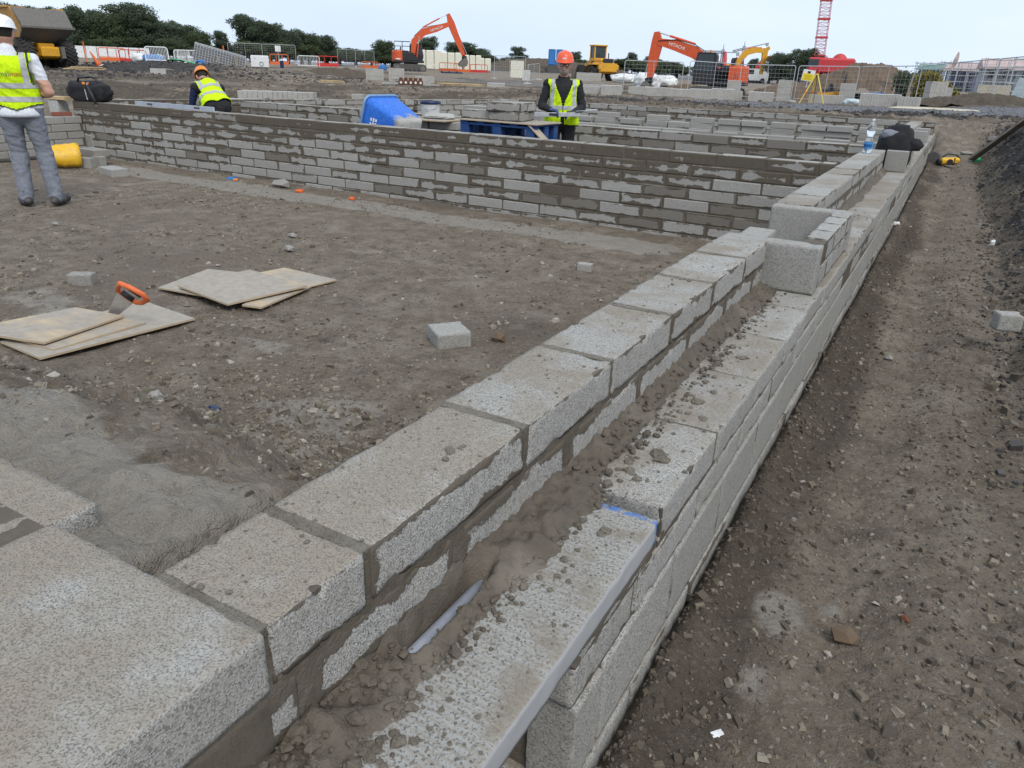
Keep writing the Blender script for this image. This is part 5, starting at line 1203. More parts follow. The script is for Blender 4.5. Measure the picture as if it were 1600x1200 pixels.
# --- worker at left, seen from behind
lp = onz(63, 322, 0); lx, ly = float(lp[0]), float(lp[1]); away = Vector((lx, ly)).normalized()
JL = dict(pelvis=(.0, 0, .93), waist=(.0, 0, 1.06), chest=(.0, .0, 1.30), neckb=(.0, .0, 1.46), head=(.005, .02, 1.505), look=(.12, 1, -.08),
    sh_l=(-.195, .0, 1.385), sh_r=(.195, -.0, 1.385), el_l=(-.27, -.02, 1.12), wr_l=(-.16, .20, 1.08), el_r=(.285, -.03, 1.10), wr_r=(.12, .20, 1.06),
    hip_l=(-.095, 0, .90), hip_r=(.095, 0, .90), knee_l=(-.09, .05, .50), knee_r=(.135, .04, .50), ank_l=(-.10, -.02, .085), ank_r=(.165, -.02, .085), toe_l=(-.17, .17, .045), toe_r=(.235, .17, .045), hf_r=(-1, .4, 0), hf_l=(1, .4, 0), hn_r=(0, 0, 1), hn_l=(0, 0, 1))
def vc_left(C_, N_, J):
    z, x, y = C_[:, 2], C_[:, 0], C_[:, 1]; hem = .985 - .045 * np.exp(-((x - .0) / .12) ** 2) * (y < 0)
    mk = (z > hem) & (z < 1.452) & ~((np.abs(x) < .085) & (z > 1.425)) & (np.abs(x) < .205 + .02 * (z < 1.2)) & ~((y > .04) & (np.abs(x) < .02 + .12 * sstep(1.1, 1.45, z)))
    armh = (np.abs(x) > .165) & (z > 1.16) & (np.abs(x) > .165 + .03 * sstep(1.34, 1.40, z)); mk &= ~armh
    bands = ((z > 1.135) & (z < 1.185)) | ((z > 1.015) & (z < 1.06)) | ((np.abs(np.abs(x) - .125) < .024) & (z > 1.16))
    extra = (np.abs(np.abs(x) - .165) < .009) & (z > 1.15) | (np.abs(z - hem) < .010) | ((z > 1.43) & (np.abs(x) < .11))
    return mk, bands, extra
def pl_shirt(C_, N_): return 'white_cloth', (C_[:, 2] < 1.02) & (C_[:, 2] > .955) & (np.abs(C_[:, 0]) < .24)
def pl_sleeve(C_, N_): return 'white_cloth', (C_[:, 2] > 1.215) & (np.abs(C_[:, 0]) > .16) & (C_[:, 2] < 1.42)
pL, vL, vmL, hL = make_person('worker seen from behind in white helmet, yellow vest and grey joggers', (lx, ly, gz(lx, ly)), yaw_to(away.x, away.y) + rad(-8), JL,
    dict(top='white_cloth', upper='skin', fore='skin', leg='grey_cloth', hip='grey_cloth', boot='boot', hand='skin', neck='skin', helmet='white_helmet', slim=1.12, calf=1.25, vestcut=vc_left, paint=(pl_shirt, pl_sleeve, lambda C_, N_: ('grey_cloth', (C_[:, 2] < .955) & (C_[:, 2] > .74) & (np.abs(C_[:, 0]) < .2))), curl=.9))
mb = MB(); mb.lathe([(.186, .872), (.188, .90), (.172, .99)], 28, 0, Matrix.Diagonal((1.05, .86, 1, 1)), caps=False); sh_ = mb.build('shirt_hem', M['white_cloth'], pL, smooth=True); sh_.modifiers.new('s', 'SOLIDIFY').thickness = .008
# print on the back
def cloth_text(txt, mat, x0, z0, size, vest, vm, name='print'):
    cu = bpy.data.curves.new('t', 'FONT'); cu.body = txt; cu.size = size; cu.extrude = 0.0; cu.resolution_u = 2
    to = bpy.data.objects.new('t', cu); COL.objects.link(to); dg = bpy.context.evaluated_depsgraph_get(); me = bpy.data.meshes.new_from_object(to.evaluated_get(dg)); bpy.data.objects.remove(to)
    bm = bmesh.new(); bm.from_mesh(me); bmesh.ops.subdivide_edges(bm, edges=bm.edges[:], cuts=1); bm.to_mesh(me); bm.free()
    V, C_, N_ = arrays(vm); bv = BVHTree.FromPolygons([tuple(v) for v in V], [tuple(p.vertices) for p in vm.polygons]); wmax = 0
    for v in me.vertices:
        x, z = x0 + v.co.x, z0 + v.co.y; wmax = max(wmax, v.co.x); hit = bv.ray_cast(Vector((x, -1, z)), Vector((0, 1, 0))); yy = hit[0].y if hit[0] else -.16; v.co = (x, yy - .007, z)
    me.materials.clear(); me.materials.append(M[mat]); link(name, me, vest); return wmax
w_ = cloth_text('mal', 'inkgrey', -.085, 1.245, .062, vL, vmL); cloth_text('mac', 'inkred', -.085 + w_ + .004, 1.245, .062, vL, vmL)
mb = MB(); cloth_text('#', 'ink', -.135, 1.247, .058, vL, vmL, 'emblem'); cloth_text('____________', 'inkred', .0, 1.228, .012, vL, vmL)
# --- worker facing the camera with a tool in gloved hands
wc = onz(872, 302, 0); wx, wy = -4.42, 8.93; tow = Vector((-wx, -wy)).normalized()
JC = dict(pelvis=(0, 0, .90), waist=(0, 0, 1.03), chest=(0, .0, 1.24), neckb=(.0, .01, 1.385), head=(.0, .035, 1.425), look=(.10, 1, -.10),
    sh_l=(-.185, .0, 1.31), sh_r=(.185, .0, 1.31), el_l=(-.255, .02, 1.05), wr_l=(-.13, .24, 1.00), el_r=(.265, .03, 1.06), wr_r=(.16, .25, 1.02),
    hip_l=(-.09, 0, .87), hip_r=(.09, 0, .87), knee_l=(-.10, .03, .48), knee_r=(.10, .03, .48), ank_l=(-.11, -.01, .085), ank_r=(.11, -.01, .085), toe_l=(-.14, .18, .045), toe_r=(.15, .18, .045), hf_l=(1, .35, -.1), hf_r=(-1, .45, -.1), hn_l=(.1, .3, -1), hn_r=(.1, .3, -1))
def vc_front(C_, N_, J):
    z, x, y = C_[:, 2], C_[:, 0], C_[:, 1]; vneck = (y > 0) & (np.abs(x) < .012 + .10 * sstep(1.05, 1.36, z)) & (z > 1.07)
    mk = (z > .845) & (z < 1.375) & ~((np.abs(x) < .082) & (z > 1.345)) & ~vneck & ~((y > 0) & (np.abs(x + .0) < .006 + .02 * (z < .95))) & ~((np.abs(x) > .168 + .025 * sstep(1.27, 1.33, z)) & (z > 1.02))
    bands = ((z > 1.02) & (z < 1.065)) | ((np.abs(np.abs(x) - .135 + .03 * (z - 1.2)) < .022) & (z > 1.04)); return mk, bands, np.zeros(len(z), bool)
pC, vC, vmC, hC = make_person('worker in orange helmet and open yellow vest facing the camera, holding a metal tool', (wx, wy, 0.0), yaw_to(tow.x, tow.y) + rad(4), JC,
    dict(top='black_cloth', upper='black_cloth', fore='black_cloth', leg='black_cloth', hip='black_cloth', boot='boot', hand='glove', neck='skin', helmet='orange_helmet', jaw='greybeard', mouth='greybeard', vestcut=vc_front, curl=.8))
mb = MB(); mb.box((0, .122, .035), (.05, .004, .016), ch=.001); mb.build('badge', M['whitepaint'], hC)
hd = Vector(JC['head']); mb = MB()
for sx in (-1, 1): mb.tube([hd + Vector((sx * .032 + .022 * math.cos(a) + .008, .108, .108 + .017 * math.sin(a))) for a in np.linspace(0, 2 * math.pi, 10, endpoint=False)], .003, 5, closed=True)
mb.cyl(hd + Vector((-.005, .109, .112)), hd + Vector((.02, .109, .112)), .003, n=5); mb.build('glasses', M['ink'], pC)
tl = thing('mason_level', 'long metal level with a trowel held by the worker in the orange helmet', 'level', (wx, wy, 1.0), yaw_to(tow.x, tow.y) + rad(4))
mb = MB(); mb.box((.10, .315, -.03), (.62, .03, .05), ch=.004, rot=Matrix.Rotation(.06, 4, 'Z') @ Matrix.Rotation(.03, 4, 'Y')); mb.build('bar', M['galv'], tl); mb = MB(); mb.box((-.28, .28, .03), (.26, .11, .006), ch=.002, rot=Matrix.Rotation(.1, 4, 'Y')); mb.build('trowel_blade', M['chrome'], tl); mb = MB(); mb.cyl((-.16, .29, .01), (-.04, .30, .0), .015, n=8); mb.box((.12, .332, -.028), (.12, .012, .03), ch=.003); mb.build('grip', M['black'], tl)
# --- worker bending over behind the smeared wall
cx_, cy_ = float(ony(332, 170, 8.35)[0]), 8.35; aw = Vector((cx_, cy_)).normalized()
JB = dict(pelvis=(.06, -.16, .74), waist=(.05, -.08, .86), chest=(.0, .10, 1.02), neckb=(-.03, .24, 1.09), head=(-.035, .29, 1.10), look=(.0, 1, -.75), hup=(0, .75, 1),
    sh_l=(-.20, .15, 1.04), sh_r=(.18, .15, 1.04), el_l=(-.26, .22, .78), wr_l=(-.20, .40, .62), el_r=(.24, .26, .80), wr_r=(.16, .42, .62),
    hip_l=(-.06, -.18, .72), hip_r=(.14, -.18, .72), knee_l=(-.10, .12, .42), knee_r=(.17, .12, .42), ank_l=(-.10, -.12, .085), ank_r=(.17, -.12, .085), toe_l=(-.12, .08, .045), toe_r=(.20, .08, .045), hf_l=(.2, .6, -.7), hf_r=(-.2, .6, -.7), hn_l=(.3, -.5, -.5), hn_r=(-.3, -.5, -.5))
def vc_bend(C_, N_, J):
    a, b = np.array(J['pelvis']), np.array(J['neckb']); d = b - a; t = (C_ - a) @ d / (d @ d); x = C_[:, 0] - (a[0] + t * d[0])
    mk = (t > .02) & (t < .97) & ~((np.abs(x) > .165) & (t > .45)) & ~((np.abs(x) < .08) & (t > .93)); bands = ((t > .28) & (t < .37)) | ((t > .55) & (t < .64)) | ((np.abs(np.abs(x) - .125) < .022) & (t > .6)); return mk, bands, np.zeros(len(t), bool)
pB, vB, vmB, hB = make_person('worker in amber helmet and yellow vest bending over behind the smeared wall', (cx_, cy_, 0.0), yaw_to(aw.x, aw.y) + rad(10), JB,
    dict(top='black_cloth', upper='navy_cloth', fore='navy_cloth', leg='black_cloth', hip='black_cloth', boot='boot', hand='glove', neck='skin', helmet='amber_helmet', vestcut=vc_bend, curl=.8))
# --- distant worker beside the dumper
dp = at(103, 90, 72); far_z = gz(dp[0], dp[1])
pF, vF, vmF, hF = make_person('tiny distant worker in yellow vest beyond the dump truck', (dp[0], dp[1], far_z), rad(140), JC,
    dict(top='hivis', upper='hivis', fore='hivis', leg='black_cloth', hip='black_cloth', boot='boot', hand='skin', neck='skin', helmet='white_helmet', vestcut=vc_front, hands=True), voxel=.02)
# ------------------------------------------------------------------ machines
def text_mesh(txt, size, mat, ext=.004):
    cu = bpy.data.curves.new('t', 'FONT'); cu.body = txt; cu.size = size; cu.extrude = ext; cu.resolution_u = 2; cu.align_x = 'CENTER'; cu.align_y = 'CENTER'
    to = bpy.data.objects.new('t', cu); COL.objects.link(to); dg = bpy.context.evaluated_depsgraph_get(); me = bpy.data.meshes.new_from_object(to.evaluated_get(dg)); bpy.data.objects.remove(to)
    me.materials.clear(); me.materials.append(M[mat]); return me
def spot(px, py, D):
    p = at(px, py, D); return float(p[0]), float(p[1]), gz(float(p[0]), float(p[1]))
def beam(mb, pts, w, widths=None):
    """box beam through (x,z) points; widths = depth in plane at each point; w = thickness in y"""
    up, dn = [], []
    for i, (x, z) in enumerate(pts):
        a = pts[max(i - 1, 0)]; b = pts[min(i + 1, len(pts) - 1)]; t = Vector((b[0] - a[0], b[1] - a[1])).normalized(); n = Vector((-t.y, t.x)); h = widths[i] / 2
        up.append((x + n.x * h, z + n.y * h)); dn.append((x - n.x * h, z - n.y * h))
    for i in range(len(pts) - 1):
        mb.prism([dn[i], dn[i + 1], up[i + 1], up[i]], -w / 2, w / 2)
def ram(root, p0, p1, frac, r, name='ram'):
    p0, p1 = Vector(p0), Vector(p1); m = p0 + (p1 - p0) * frac
    o_ = MB().cyl(p0, m, r, n=10).build(name, M['orange'] if name == 'ram' else M['black'], root, smooth=False); MB().cyl(m, p1, r * .55, n=8).build('ram_rod', M['chrome'], o_)
def excavator(label, loc, rz, S_, boom, stick, bucket, letters=1, body_col='orange', cab_side=1, swing=0.0, bars=True, base_only=False, twopiece=False, bmat='orange'):
    """side view in local xz plane; boom points (x,z). cab_side: +1 cab on +y"""
    r = thing('excavator', label, 'excavator', loc, rz)
    # undercarriage
    for sy in (-1, 1):
        tr = MB(); L, h, w = 3.5 * S_, .78 * S_, .50 * S_; y = sy * 1.0 * S_
        n = 34; path = []
        for k in range(n):
            a = 2 * math.pi * k / n; cxp = (L / 2 - h / 2) * (1 if math.cos(a) >= 0 else -1); path.append((cxp + h / 2 * math.cos(a), h / 2 + h / 2 * math.sin(a)))
        tr.prism(path[::-1] if False else path, y - w / 2, y + w / 2); tob = tr.build('track', M['steel'], r)
        sh = MB()
        P2 = [Vector(p) for p in path]; tot = 0; acc = [0]
        for k in range(n): acc.append(acc[-1] + (P2[(k + 1) % n] - P2[k]).length)
        m = 40
        for q in range(m):
            s_ = acc[-1] * q / m; k = max(i for i in range(n) if acc[i] <= s_); f = (s_ - acc[k]) / max(acc[k + 1] - acc[k], 1e-6); p = P2[k].lerp(P2[(k + 1) % n], f); t = (P2[(k + 1) % n] - P2[k]).normalized()
            sh.box((p.x, y, p.y), (.10 * S_, w * 1.04, .05 * S_), rot=Matrix.Rotation(-math.atan2(t.y, t.x), 4, 'Y'))
        so = sh.build('track_shoes', M['mudsteel'], tob); so['kind'] = 'stuff'
        for xx in (-L / 2 + h / 2, L / 2 - h / 2): MB().cyl((xx, y - w * .56, h / 2), (xx, y + w * .56, h / 2), h * .33, n=18).build('sprocket', M['mudsteel'], tob)
        for k in range(5): MB().cyl((-L * .26 + k * L * .13, y - w * .54, h * .26), (-L * .26 + k * L * .13, y + w * .54, h * .26), h * .15, n=12).build('roller', M['black'], tob)
    MB().box((0, 0, .55 * S_), (2.0 * S_, 1.6 * S_, .45 * S_), ch=.08).build('chassis', M['black'], r); MB().cyl((0, 0, .72 * S_), (0, 0, .92 * S_), .62 * S_, n=24).build('slew_ring', M['black'], r)
    up = link('upper_structure', None, r); up.rotation_euler = (0, 0, swing); zb = .92 * S_
    MB().box((-.15 * S_, 0, zb + .12 * S_), (3.3 * S_, 2.35 * S_, .24 * S_), ch=.05).build('deck', M['black'], up)
    # rounded counterweight
    mb = MB(); secs = []
    for zz, e in ((0, .04), (.12, 0), (.95, 0), (1.08, .08)):
        pts_ = [(-.75 * S_, -1.17 * S_), (-1.35 * S_, -1.17 * S_ + e), (-1.72 * S_ + e, -.85 * S_), (-1.86 * S_ + e, 0), (-1.72 * S_ + e, .85 * S_), (-1.35 * S_, 1.17 * S_ - e), (-.75 * S_, 1.17 * S_)]
        secs.append([(x, y, zb + .1 * S_ + zz * S_) for x, y in pts_][::-1])
    loft(mb, secs); mb.build('counterweight', M[body_col], up)
    MB().box((-.15 * S_, -.72 * S_ * cab_side, zb + .62 * S_), (1.25 * S_, .85 * S_, .78 * S_), ch=.07).build('engine_cover', M['black'], up); MB().box((-.55 * S_, 0.0, zb + .95 * S_), (.75 * S_, 2.0 * S_, .45 * S_), ch=.07).build('bonnet', M['black'], up)
    # side fairing
    MB().prism([(-.80 * S_, zb + .25 * S_), (1.05 * S_, zb + .25 * S_), (.55 * S_, zb + .75 * S_), (-.80 * S_, zb + 1.12 * S_)], -1.18 * S_ * cab_side, -1.14 * S_ * cab_side).build('side_panel', M['black'], up)
    MB().box((-1.25 * S_, -1.185 * S_ * cab_side, zb + .35 * S_), (.5 * S_, .02, .10 * S_)).build('decal', M['lettering'], up)
    # cab
    cy_ = .70 * S_ * cab_side; mb = MB(); co = [(.10 * S_, zb + .24 * S_), (1.45 * S_, zb + .24 * S_), (1.55 * S_, zb + .75 * S_), (1.30 * S_, zb + 1.90 * S_), (.20 * S_, zb + 1.90 * S_), (.10 * S_, zb + 1.7 * S_)]
    mb.prism(co, cy_ - .47 * S_, cy_ + .47 * S_); cabo = mb.build('cab', M['black'], up)
    gl = [(.22 * S_, zb + .80 * S_), (1.44 * S_, zb + .80 * S_), (1.24 * S_, zb + 1.78 * S_), (.28 * S_, zb + 1.78 * S_)]
    for sy in (-1, 1): MB().prism(gl, cy_ + sy * .475 * S_ - .006, cy_ + sy * .475 * S_ + .006).build('window', M['cabglass'], cabo)
    mb = MB(); mb.add([(1.49 * S_, cy_ - .40 * S_, zb + .45 * S_), (1.49 * S_, cy_ + .40 * S_, zb + .45 * S_), (1.33 * S_, cy_ + .36 * S_, zb + 1.82 * S_), (1.33 * S_, cy_ - .36 * S_, zb + 1.82 * S_), (1.56 * S_, cy_ - .40 * S_, zb + .5 * S_), (1.56 * S_, cy_ + .40 * S_, zb + .5 * S_), (1.36 * S_, cy_ + .36 * S_, zb + 1.80 * S_), (1.36 * S_, cy_ - .36 * S_, zb + 1.80 * S_)], [(4, 5, 6, 7), (3, 2, 1, 0), (0, 1, 5, 4), (1, 2, 6, 5), (2, 3, 7, 6), (3, 0, 4, 7)]); mb.build('windscreen', mat_plain('windscreen_reflection', (.32, .36, .38), .15, 0), cabo)
    MB().cyl((-.9 * S_, .2 * S_, zb + 1.15 * S_), (-.9 * S_, .2 * S_, zb + 1.55 * S_), .07 * S_, n=10).build('exhaust', M['black'], up)
    MB().cyl((.6 * S_, cy_, zb + 1.90 * S_), (.6 * S_, cy_, zb + 2.05 * S_), .07 * S_, n=10).build('beacon', M['amber_helmet'], up)
    if bars:
        mb = MB(); yb = -1.12 * S_ * cab_side; zz = zb + 1.1 * S_
        for (x0, x1, yy) in ((-1.6 * S_, .1 * S_, yb), (-1.6 * S_, .1 * S_, -yb * .2)):
            mb.tube([(x0, yy, zz), (x0, yy, zz + .95 * S_), (x1, yy, zz + .95 * S_), (x1, yy, zz)], .025, 6); mb.tube([(x0, yy, zz + .5 * S_), (x1, yy, zz + .5 * S_)], .02, 6); mb.tube([((x0 + x1) / 2, yy, zz), ((x0 + x1) / 2, yy, zz + .95 * S_)], .02, 6)
        mb.build('guard_rail', M['black'], up)
    # boom, stick, bucket: y offset to the side away from the cab
    by = -.12 * S_ * cab_side; arm = link('arm', None, up); arm.location = (0, by, 0)
    mb = MB(); n = len(boom); wd = [.36 * S_] + [.62 * S_] * (n - 2) + [.34 * S_]; wd = [(.40 + .34 * math.sin(math.pi * i / (n - 1))) * S_ for i in range(n)]; beam(mb, boom, .36 * S_, wd); bo = mb.build('boom', M[bmat], arm)
    mb = MB(); e = boom[-1]; d = Vector((stick[-1][0] - stick[0][0], stick[-1][1] - stick[0][1])).normalized(); st0 = (stick[0][0], stick[0][1]); beam(mb, stick, .30 * S_, [.34 * S_, .74 * S_] + [.60 * S_] * (len(stick) - 3) + [.34 * S_]); sto = mb.build('stick', M[bmat], arm)
    b0 = boom[max(1, n // 2 - 1)]
    for sy in (-.26, .26): ram(arm, (.75 * S_, sy * S_, zb + .35 * S_), (boom[1][0] * .45 + boom[2][0] * .55, sy * S_, boom[1][1] * .45 + boom[2][1] * .55), .62, .075 * S_)
    mx_, mz_ = boom[2]; ram(arm, (mx_, 0, mz_ + .48 * S_), (stick[0][0], 0, stick[0][1]), .66, .075 * S_)
    ram(arm, (stick[1][0] + d.y * -.0 + .36 * S_ * abs(d.y) * (1 if d.x >= 0 or True else -1) * (1 if boom[-1][0] > 0 else 1), 0, stick[1][1] - .2 * S_), (stick[-1][0] + .30 * S_, 0, stick[-1][1] + .25 * S_), .6, .06 * S_)
    mb = MB(); mb.tube([(boom[1][0], .2 * S_, boom[1][1] + .5 * S_), (boom[2][0], .2 * S_, boom[2][1] + .46 * S_), (boom[-2][0], .2 * S_, boom[-2][1] + .34 * S_), (stick[1][0] - .1, .2 * S_, stick[1][1] + .1)], .03, 6); mb.build('hose', M['black'], arm, smooth=True)
    if bucket:
        bx, bz, a = bucket; Rm = Matrix.Translation((bx, 0, bz)) @ Matrix.Rotation(a, 4, 'Y')
        mb = MB(); pr = [(0, 0), (.30, .02), (.52, -.22), (.58, -.62), (.30, -.92), (-.10, -.98), (-.34, -.86), (-.28, -.80), (-.06, -.90), (.26, -.84), (.48, -.58), (.42, -.25), (.22, -.08), (0, -.08)]
        pr = [(x * S_, z * S_) for x, z in pr]
        for i in range(1, 6): mb.add([(*p,) for p in [(pr[i][0], -.5 * S_, pr[i][1]), (pr[i + 1][0], -.5 * S_, pr[i + 1][1]), (pr[i + 1][0], .5 * S_, pr[i + 1][1]), (pr[i][0], .5 * S_, pr[i][1])]], [(0, 1, 2, 3)], 0, Rm)
        sidep = [pr[0], pr[1], pr[2], pr[3], pr[4], pr[5], pr[6]]
        for sy in (-.5, .5): mb.prism(sidep[::-1], sy * S_ - .03, sy * S_ + .03, 0, Rm)
        mb.build('bucket', M['mudsteel'], arm); mb = MB(); mb.box((0, 0, .05 * S_), (.5 * S_, .42 * S_, .36 * S_), 0, ch=.05)
        hq = mb.build('quick_hitch', M['black'], arm, (bx, 0, bz)); hq.rotation_euler = (0, a, 0)
    return r, up, arm
# --- orange excavator left of centre: side on, digging to the right
x, y, z = spot(640, 112, 89); rgt = Vector((float(ray(700, 110)[0]), float(ray(700, 110)[1]))); ang = math.atan2(rgt.y, rgt.x) - math.pi / 2   # local x to picture right
ex, up, arm = excavator('orange excavator digging to the right in front of white wrapped pallets', (x, y, z), ang + rad(6), 1.02, [(.35, 1.55), (.55, 3.1), (1.55, 4.05), (3.0, 4.45), (4.55, 5.0)], [(4.25, 5.95), (4.6, 5.0), (5.3, 3.4), (6.05, 1.75)], (6.05, 1.65, rad(25)), cab_side=1, twopiece=True)
tx = link('lettering', text_mesh('HITACHI', .36, 'lettering'), arm, (3.0, -.215, 4.42), (math.pi / 2, -math.atan2(.55, 1.55), 0))
# --- orange excavator right of centre, boom to the left
x, y, z = spot(1118, 156, 64); rgt = Vector((float(ray(1118, 120)[0]), float(ray(1118, 120)[1]))); ang = math.atan2(rgt.y, rgt.x) - math.pi / 2
ex2, up2, arm2 = excavator('orange excavator with its back to the right behind the mesh fence', (x, y, z), ang + math.pi - rad(8), 1.2, [(.5, 1.9), (1.2, 2.85), (2.1, 3.4), (3.6, 3.85), (5.0, 4.1)], [(5.2, 4.8), (5.1, 4.05), (5.3, 2.6), (5.45, 1.3)], (5.45, 1.2, rad(10)), cab_side=1, bars=False)
tx = link('lettering', text_mesh('HITACHI', .34, 'lettering'), arm2, (3.5, .225, 3.80), (math.pi / 2, -math.atan2(.28, 1.0) * -1, math.pi))
link('lettering', text_mesh('ZX', .30, 'inkgrey'), up2, (-1.5, 1.42, 1.75), (math.pi / 2, 0, math.pi))
# --- further excavators between the fence panels
x, y, z = spot(1142, 128, 118); excavator('yellow excavator with raised arm far behind the mesh fence', (x, y, z), ang + rad(20), 1.15, [(.3, 1.6), (-.2 + .9, 2.8), (1.6, 4.0), (3.0, 4.35), (4.2, 4.2)], [(4.9, 4.7), (4.3, 4.4), (4.35, 3.0), (4.2, 1.2)], None, body_col='yellow', bmat='yellow', bars=False)
x, y, z = spot(1128, 130, 112); excavator('red-orange excavator facing away beside the far yellow one', (x, y, z), ang + rad(95), .9, [(.3, 1.6), (.8, 2.8), (1.6, 3.4), (2.8, 3.6), (3.8, 3.3)], [(4.2, 3.7), (3.8, 3.3), (3.9, 2.2), (4.1, .9)], None, body_col='red', bmat='red', bars=False)
x, y, z = spot(1172, 130, 128); excavator('red excavator with its arm stretched right over the parked van', (x, y, z), ang + rad(5), .8, [(.3, 1.5), (.9, 2.6), (1.9, 3.4), (3.2, 3.55), (4.6, 3.3)], [(5.0, 3.6), (4.6, 3.3), (4.7, 2.2), (4.6, 1.0)], (4.6, .9, rad(5)), body_col='red', bmat='red', bars=False)
# --- articulated dump truck at left, tail towards the right
def wheel(par, c, R_, w, axis, hub=True):
    a = Vector(axis).normalized(); c = Vector(c); q = a.to_track_quat('Z', 'Y').to_matrix().to_4x4(); q.translation = c
    prof = [(R_ * .52, -w / 2), (R_ * .90, -w / 2), (R_ * .985, -w * .40), (R_, 0), (R_ * .985, w * .40), (R_ * .90, w / 2), (R_ * .52, w / 2)]
    wo = link('wheel', None, par); ty = MB(); ty.lathe(prof, 30, 0, q, caps=False)
    for k in range(26):
        for sd in (-1, 1):
            aa = 2 * math.pi * (k + (.5 if sd > 0 else 0)) / 26; rl = q @ Matrix.Rotation(aa, 4, 'Z') @ Matrix.Translation((R_ * 1.0, 0, sd * w * .25)) @ Matrix.Rotation(sd * .5, 4, 'X')
            ty.box((0, 0, 0), (R_ * .10, R_ * .11, w * .5), 0, rot=rl)
    ty.build('tyre', M['rubber'], wo); MB().lathe([(.02, -w * .2), (R_ * .50, -w * .24), (R_ * .54, -w * .42), (R_ * .54, w * .42), (R_ * .50, w * .24), (.02, w * .2)], 24, 0, q, caps=False).build('rim', M['mudsteel'], wo); return wo
x, y, z = spot(70, 112, 53.5); z = float(at(70, 112, 53.5)[2]); dt = thing('dump_truck', 'muddy yellow articulated dump truck seen from behind at the left edge', 'dump truck', (x, y, z), 0)
# local frame: +x = to the tail, +y = truck's right-hand side when looking at the tail is away; heading set so the tail points right and towards the camera
hd_ = math.atan2(-y, -x) + rad(26); dt.rotation_euler = (0, 0, hd_)
for wx_ in (0.35, -1.55, -5.2):
    for sy in (-1, 1): wheel(dt, (wx_, sy * 1.13, .86), .86, .66, (0, sy, 0))
    MB().cyl((wx_, -.9, .86), (wx_, .9, .86), .20, n=12).build('axle', M['yellow'], dt)
MB().box((-1.6, 0, 1.30), (4.8, .9, .42), ch=.05).build('chassis', M['yellow'], dt); MB().box((.95, 0, 1.05), (.5, 1.0, .55), ch=.08).build('tow_frame', M['yellow'], dt); MB().prism([(.75, .55), (1.25, .75), (1.25, 1.35), (.75, 1.35)], .55, .75).build('mud_flap', M['mudsteel'], dt)
# tipping body: side walls, floor and flared tail
def plate(mb, a, b, c, d, t=.06):
    n_ = (Vector(b) - Vector(a)).cross(Vector(d) - Vector(a)).normalized() * t; q = [Vector(v) for v in (a, b, c, d)]; mb.add(q + [v - n_ for v in q], [(0, 1, 2, 3), (7, 6, 5, 4), (1, 0, 4, 5), (2, 1, 5, 6), (3, 2, 6, 7), (0, 3, 7, 4)])
bw0, bw1 = 1.18, 1.50
side = [(-3.9, 1.6), (.25, 1.55), (1.15, 2.15), (.45, 3.30), (-3.9, 3.25)]
for sy in (-1, 1):
    mb = MB(); m_ = len(side); vs = [(px_, sy * (bw0 + (bw1 - bw0) * (pz - 1.62) / 1.9), pz) for px_, pz in side]; vs2 = [(v[0], v[1] - sy * .07, v[2]) for v in vs]
    f1 = tuple(range(m_)); mb.add(vs + vs2, [f1 if sy < 0 else f1[::-1], tuple(range(m_, 2 * m_))[::-1] if sy < 0 else tuple(range(m_, 2 * m_))] + [((i + 1) % m_, i, m_ + i, m_ + (i + 1) % m_) if sy < 0 else (i, (i + 1) % m_, m_ + (i + 1) % m_, m_ + i) for i in range(m_)]); sob = mb.build('body_side', M['tan'], dt)
    for xx in (-3.2, -2.2, -1.2, -.2): MB().box((xx, sy * 1.40, 2.6), (.12, .10, 1.5), rot=Matrix.Rotation(sy * .16, 4, 'X')).build('rib', M['tan'], sob)
    MB().box((-1.75, sy * 1.46, 3.27), (4.2, .14, .12), ch=.02).build('top_rail', M['tan'], sob)
mb = MB(); plate(mb, (-3.9, -1.15, 1.70), (.25, -1.15, 1.62), (.25, 1.15, 1.62), (-3.9, 1.15, 1.70)); plate(mb, (.25, -1.18, 1.62), (1.35, -1.40, 2.30), (1.35, 1.40, 2.30), (.25, 1.18, 1.62), .08); mb.build('body_floor', M['mudsteel'], dt); mb = MB(); plate(mb, (1.34, -1.36, 2.28), (.62, -1.42, 3.20), (.62, 1.42, 3.20), (1.34, 1.36, 2.28), .07); mb.build('tail_plate', M['mudsteel'], dt)
mb = MB(); plate(mb, (-3.9, -1.2, 1.7), (-3.9, -1.5, 3.5), (-3.9, 1.5, 3.5), (-3.9, 1.2, 1.7)); mb.build('headboard', M['tan'], dt); mb = MB(); mb.box((1.36, 0, 2.30), (.16, 2.9, .14), ch=.02); mb.build('tail_lip', M['mudsteel'], dt)
MB().box((-5.5, 0, 1.9), (2.2, 2.0, 1.2), ch=.15).build('bonnet', M['yellow'], dt); MB().box((-4.75, .2, 2.75), (1.3, 1.5, 1.4), ch=.12).build('cab', M['yellow'], dt); MB().box((-4.75, .2, 2.95), (1.32, 1.53, .7), ch=.06).build('cab_window', M['cabglass'], dt)
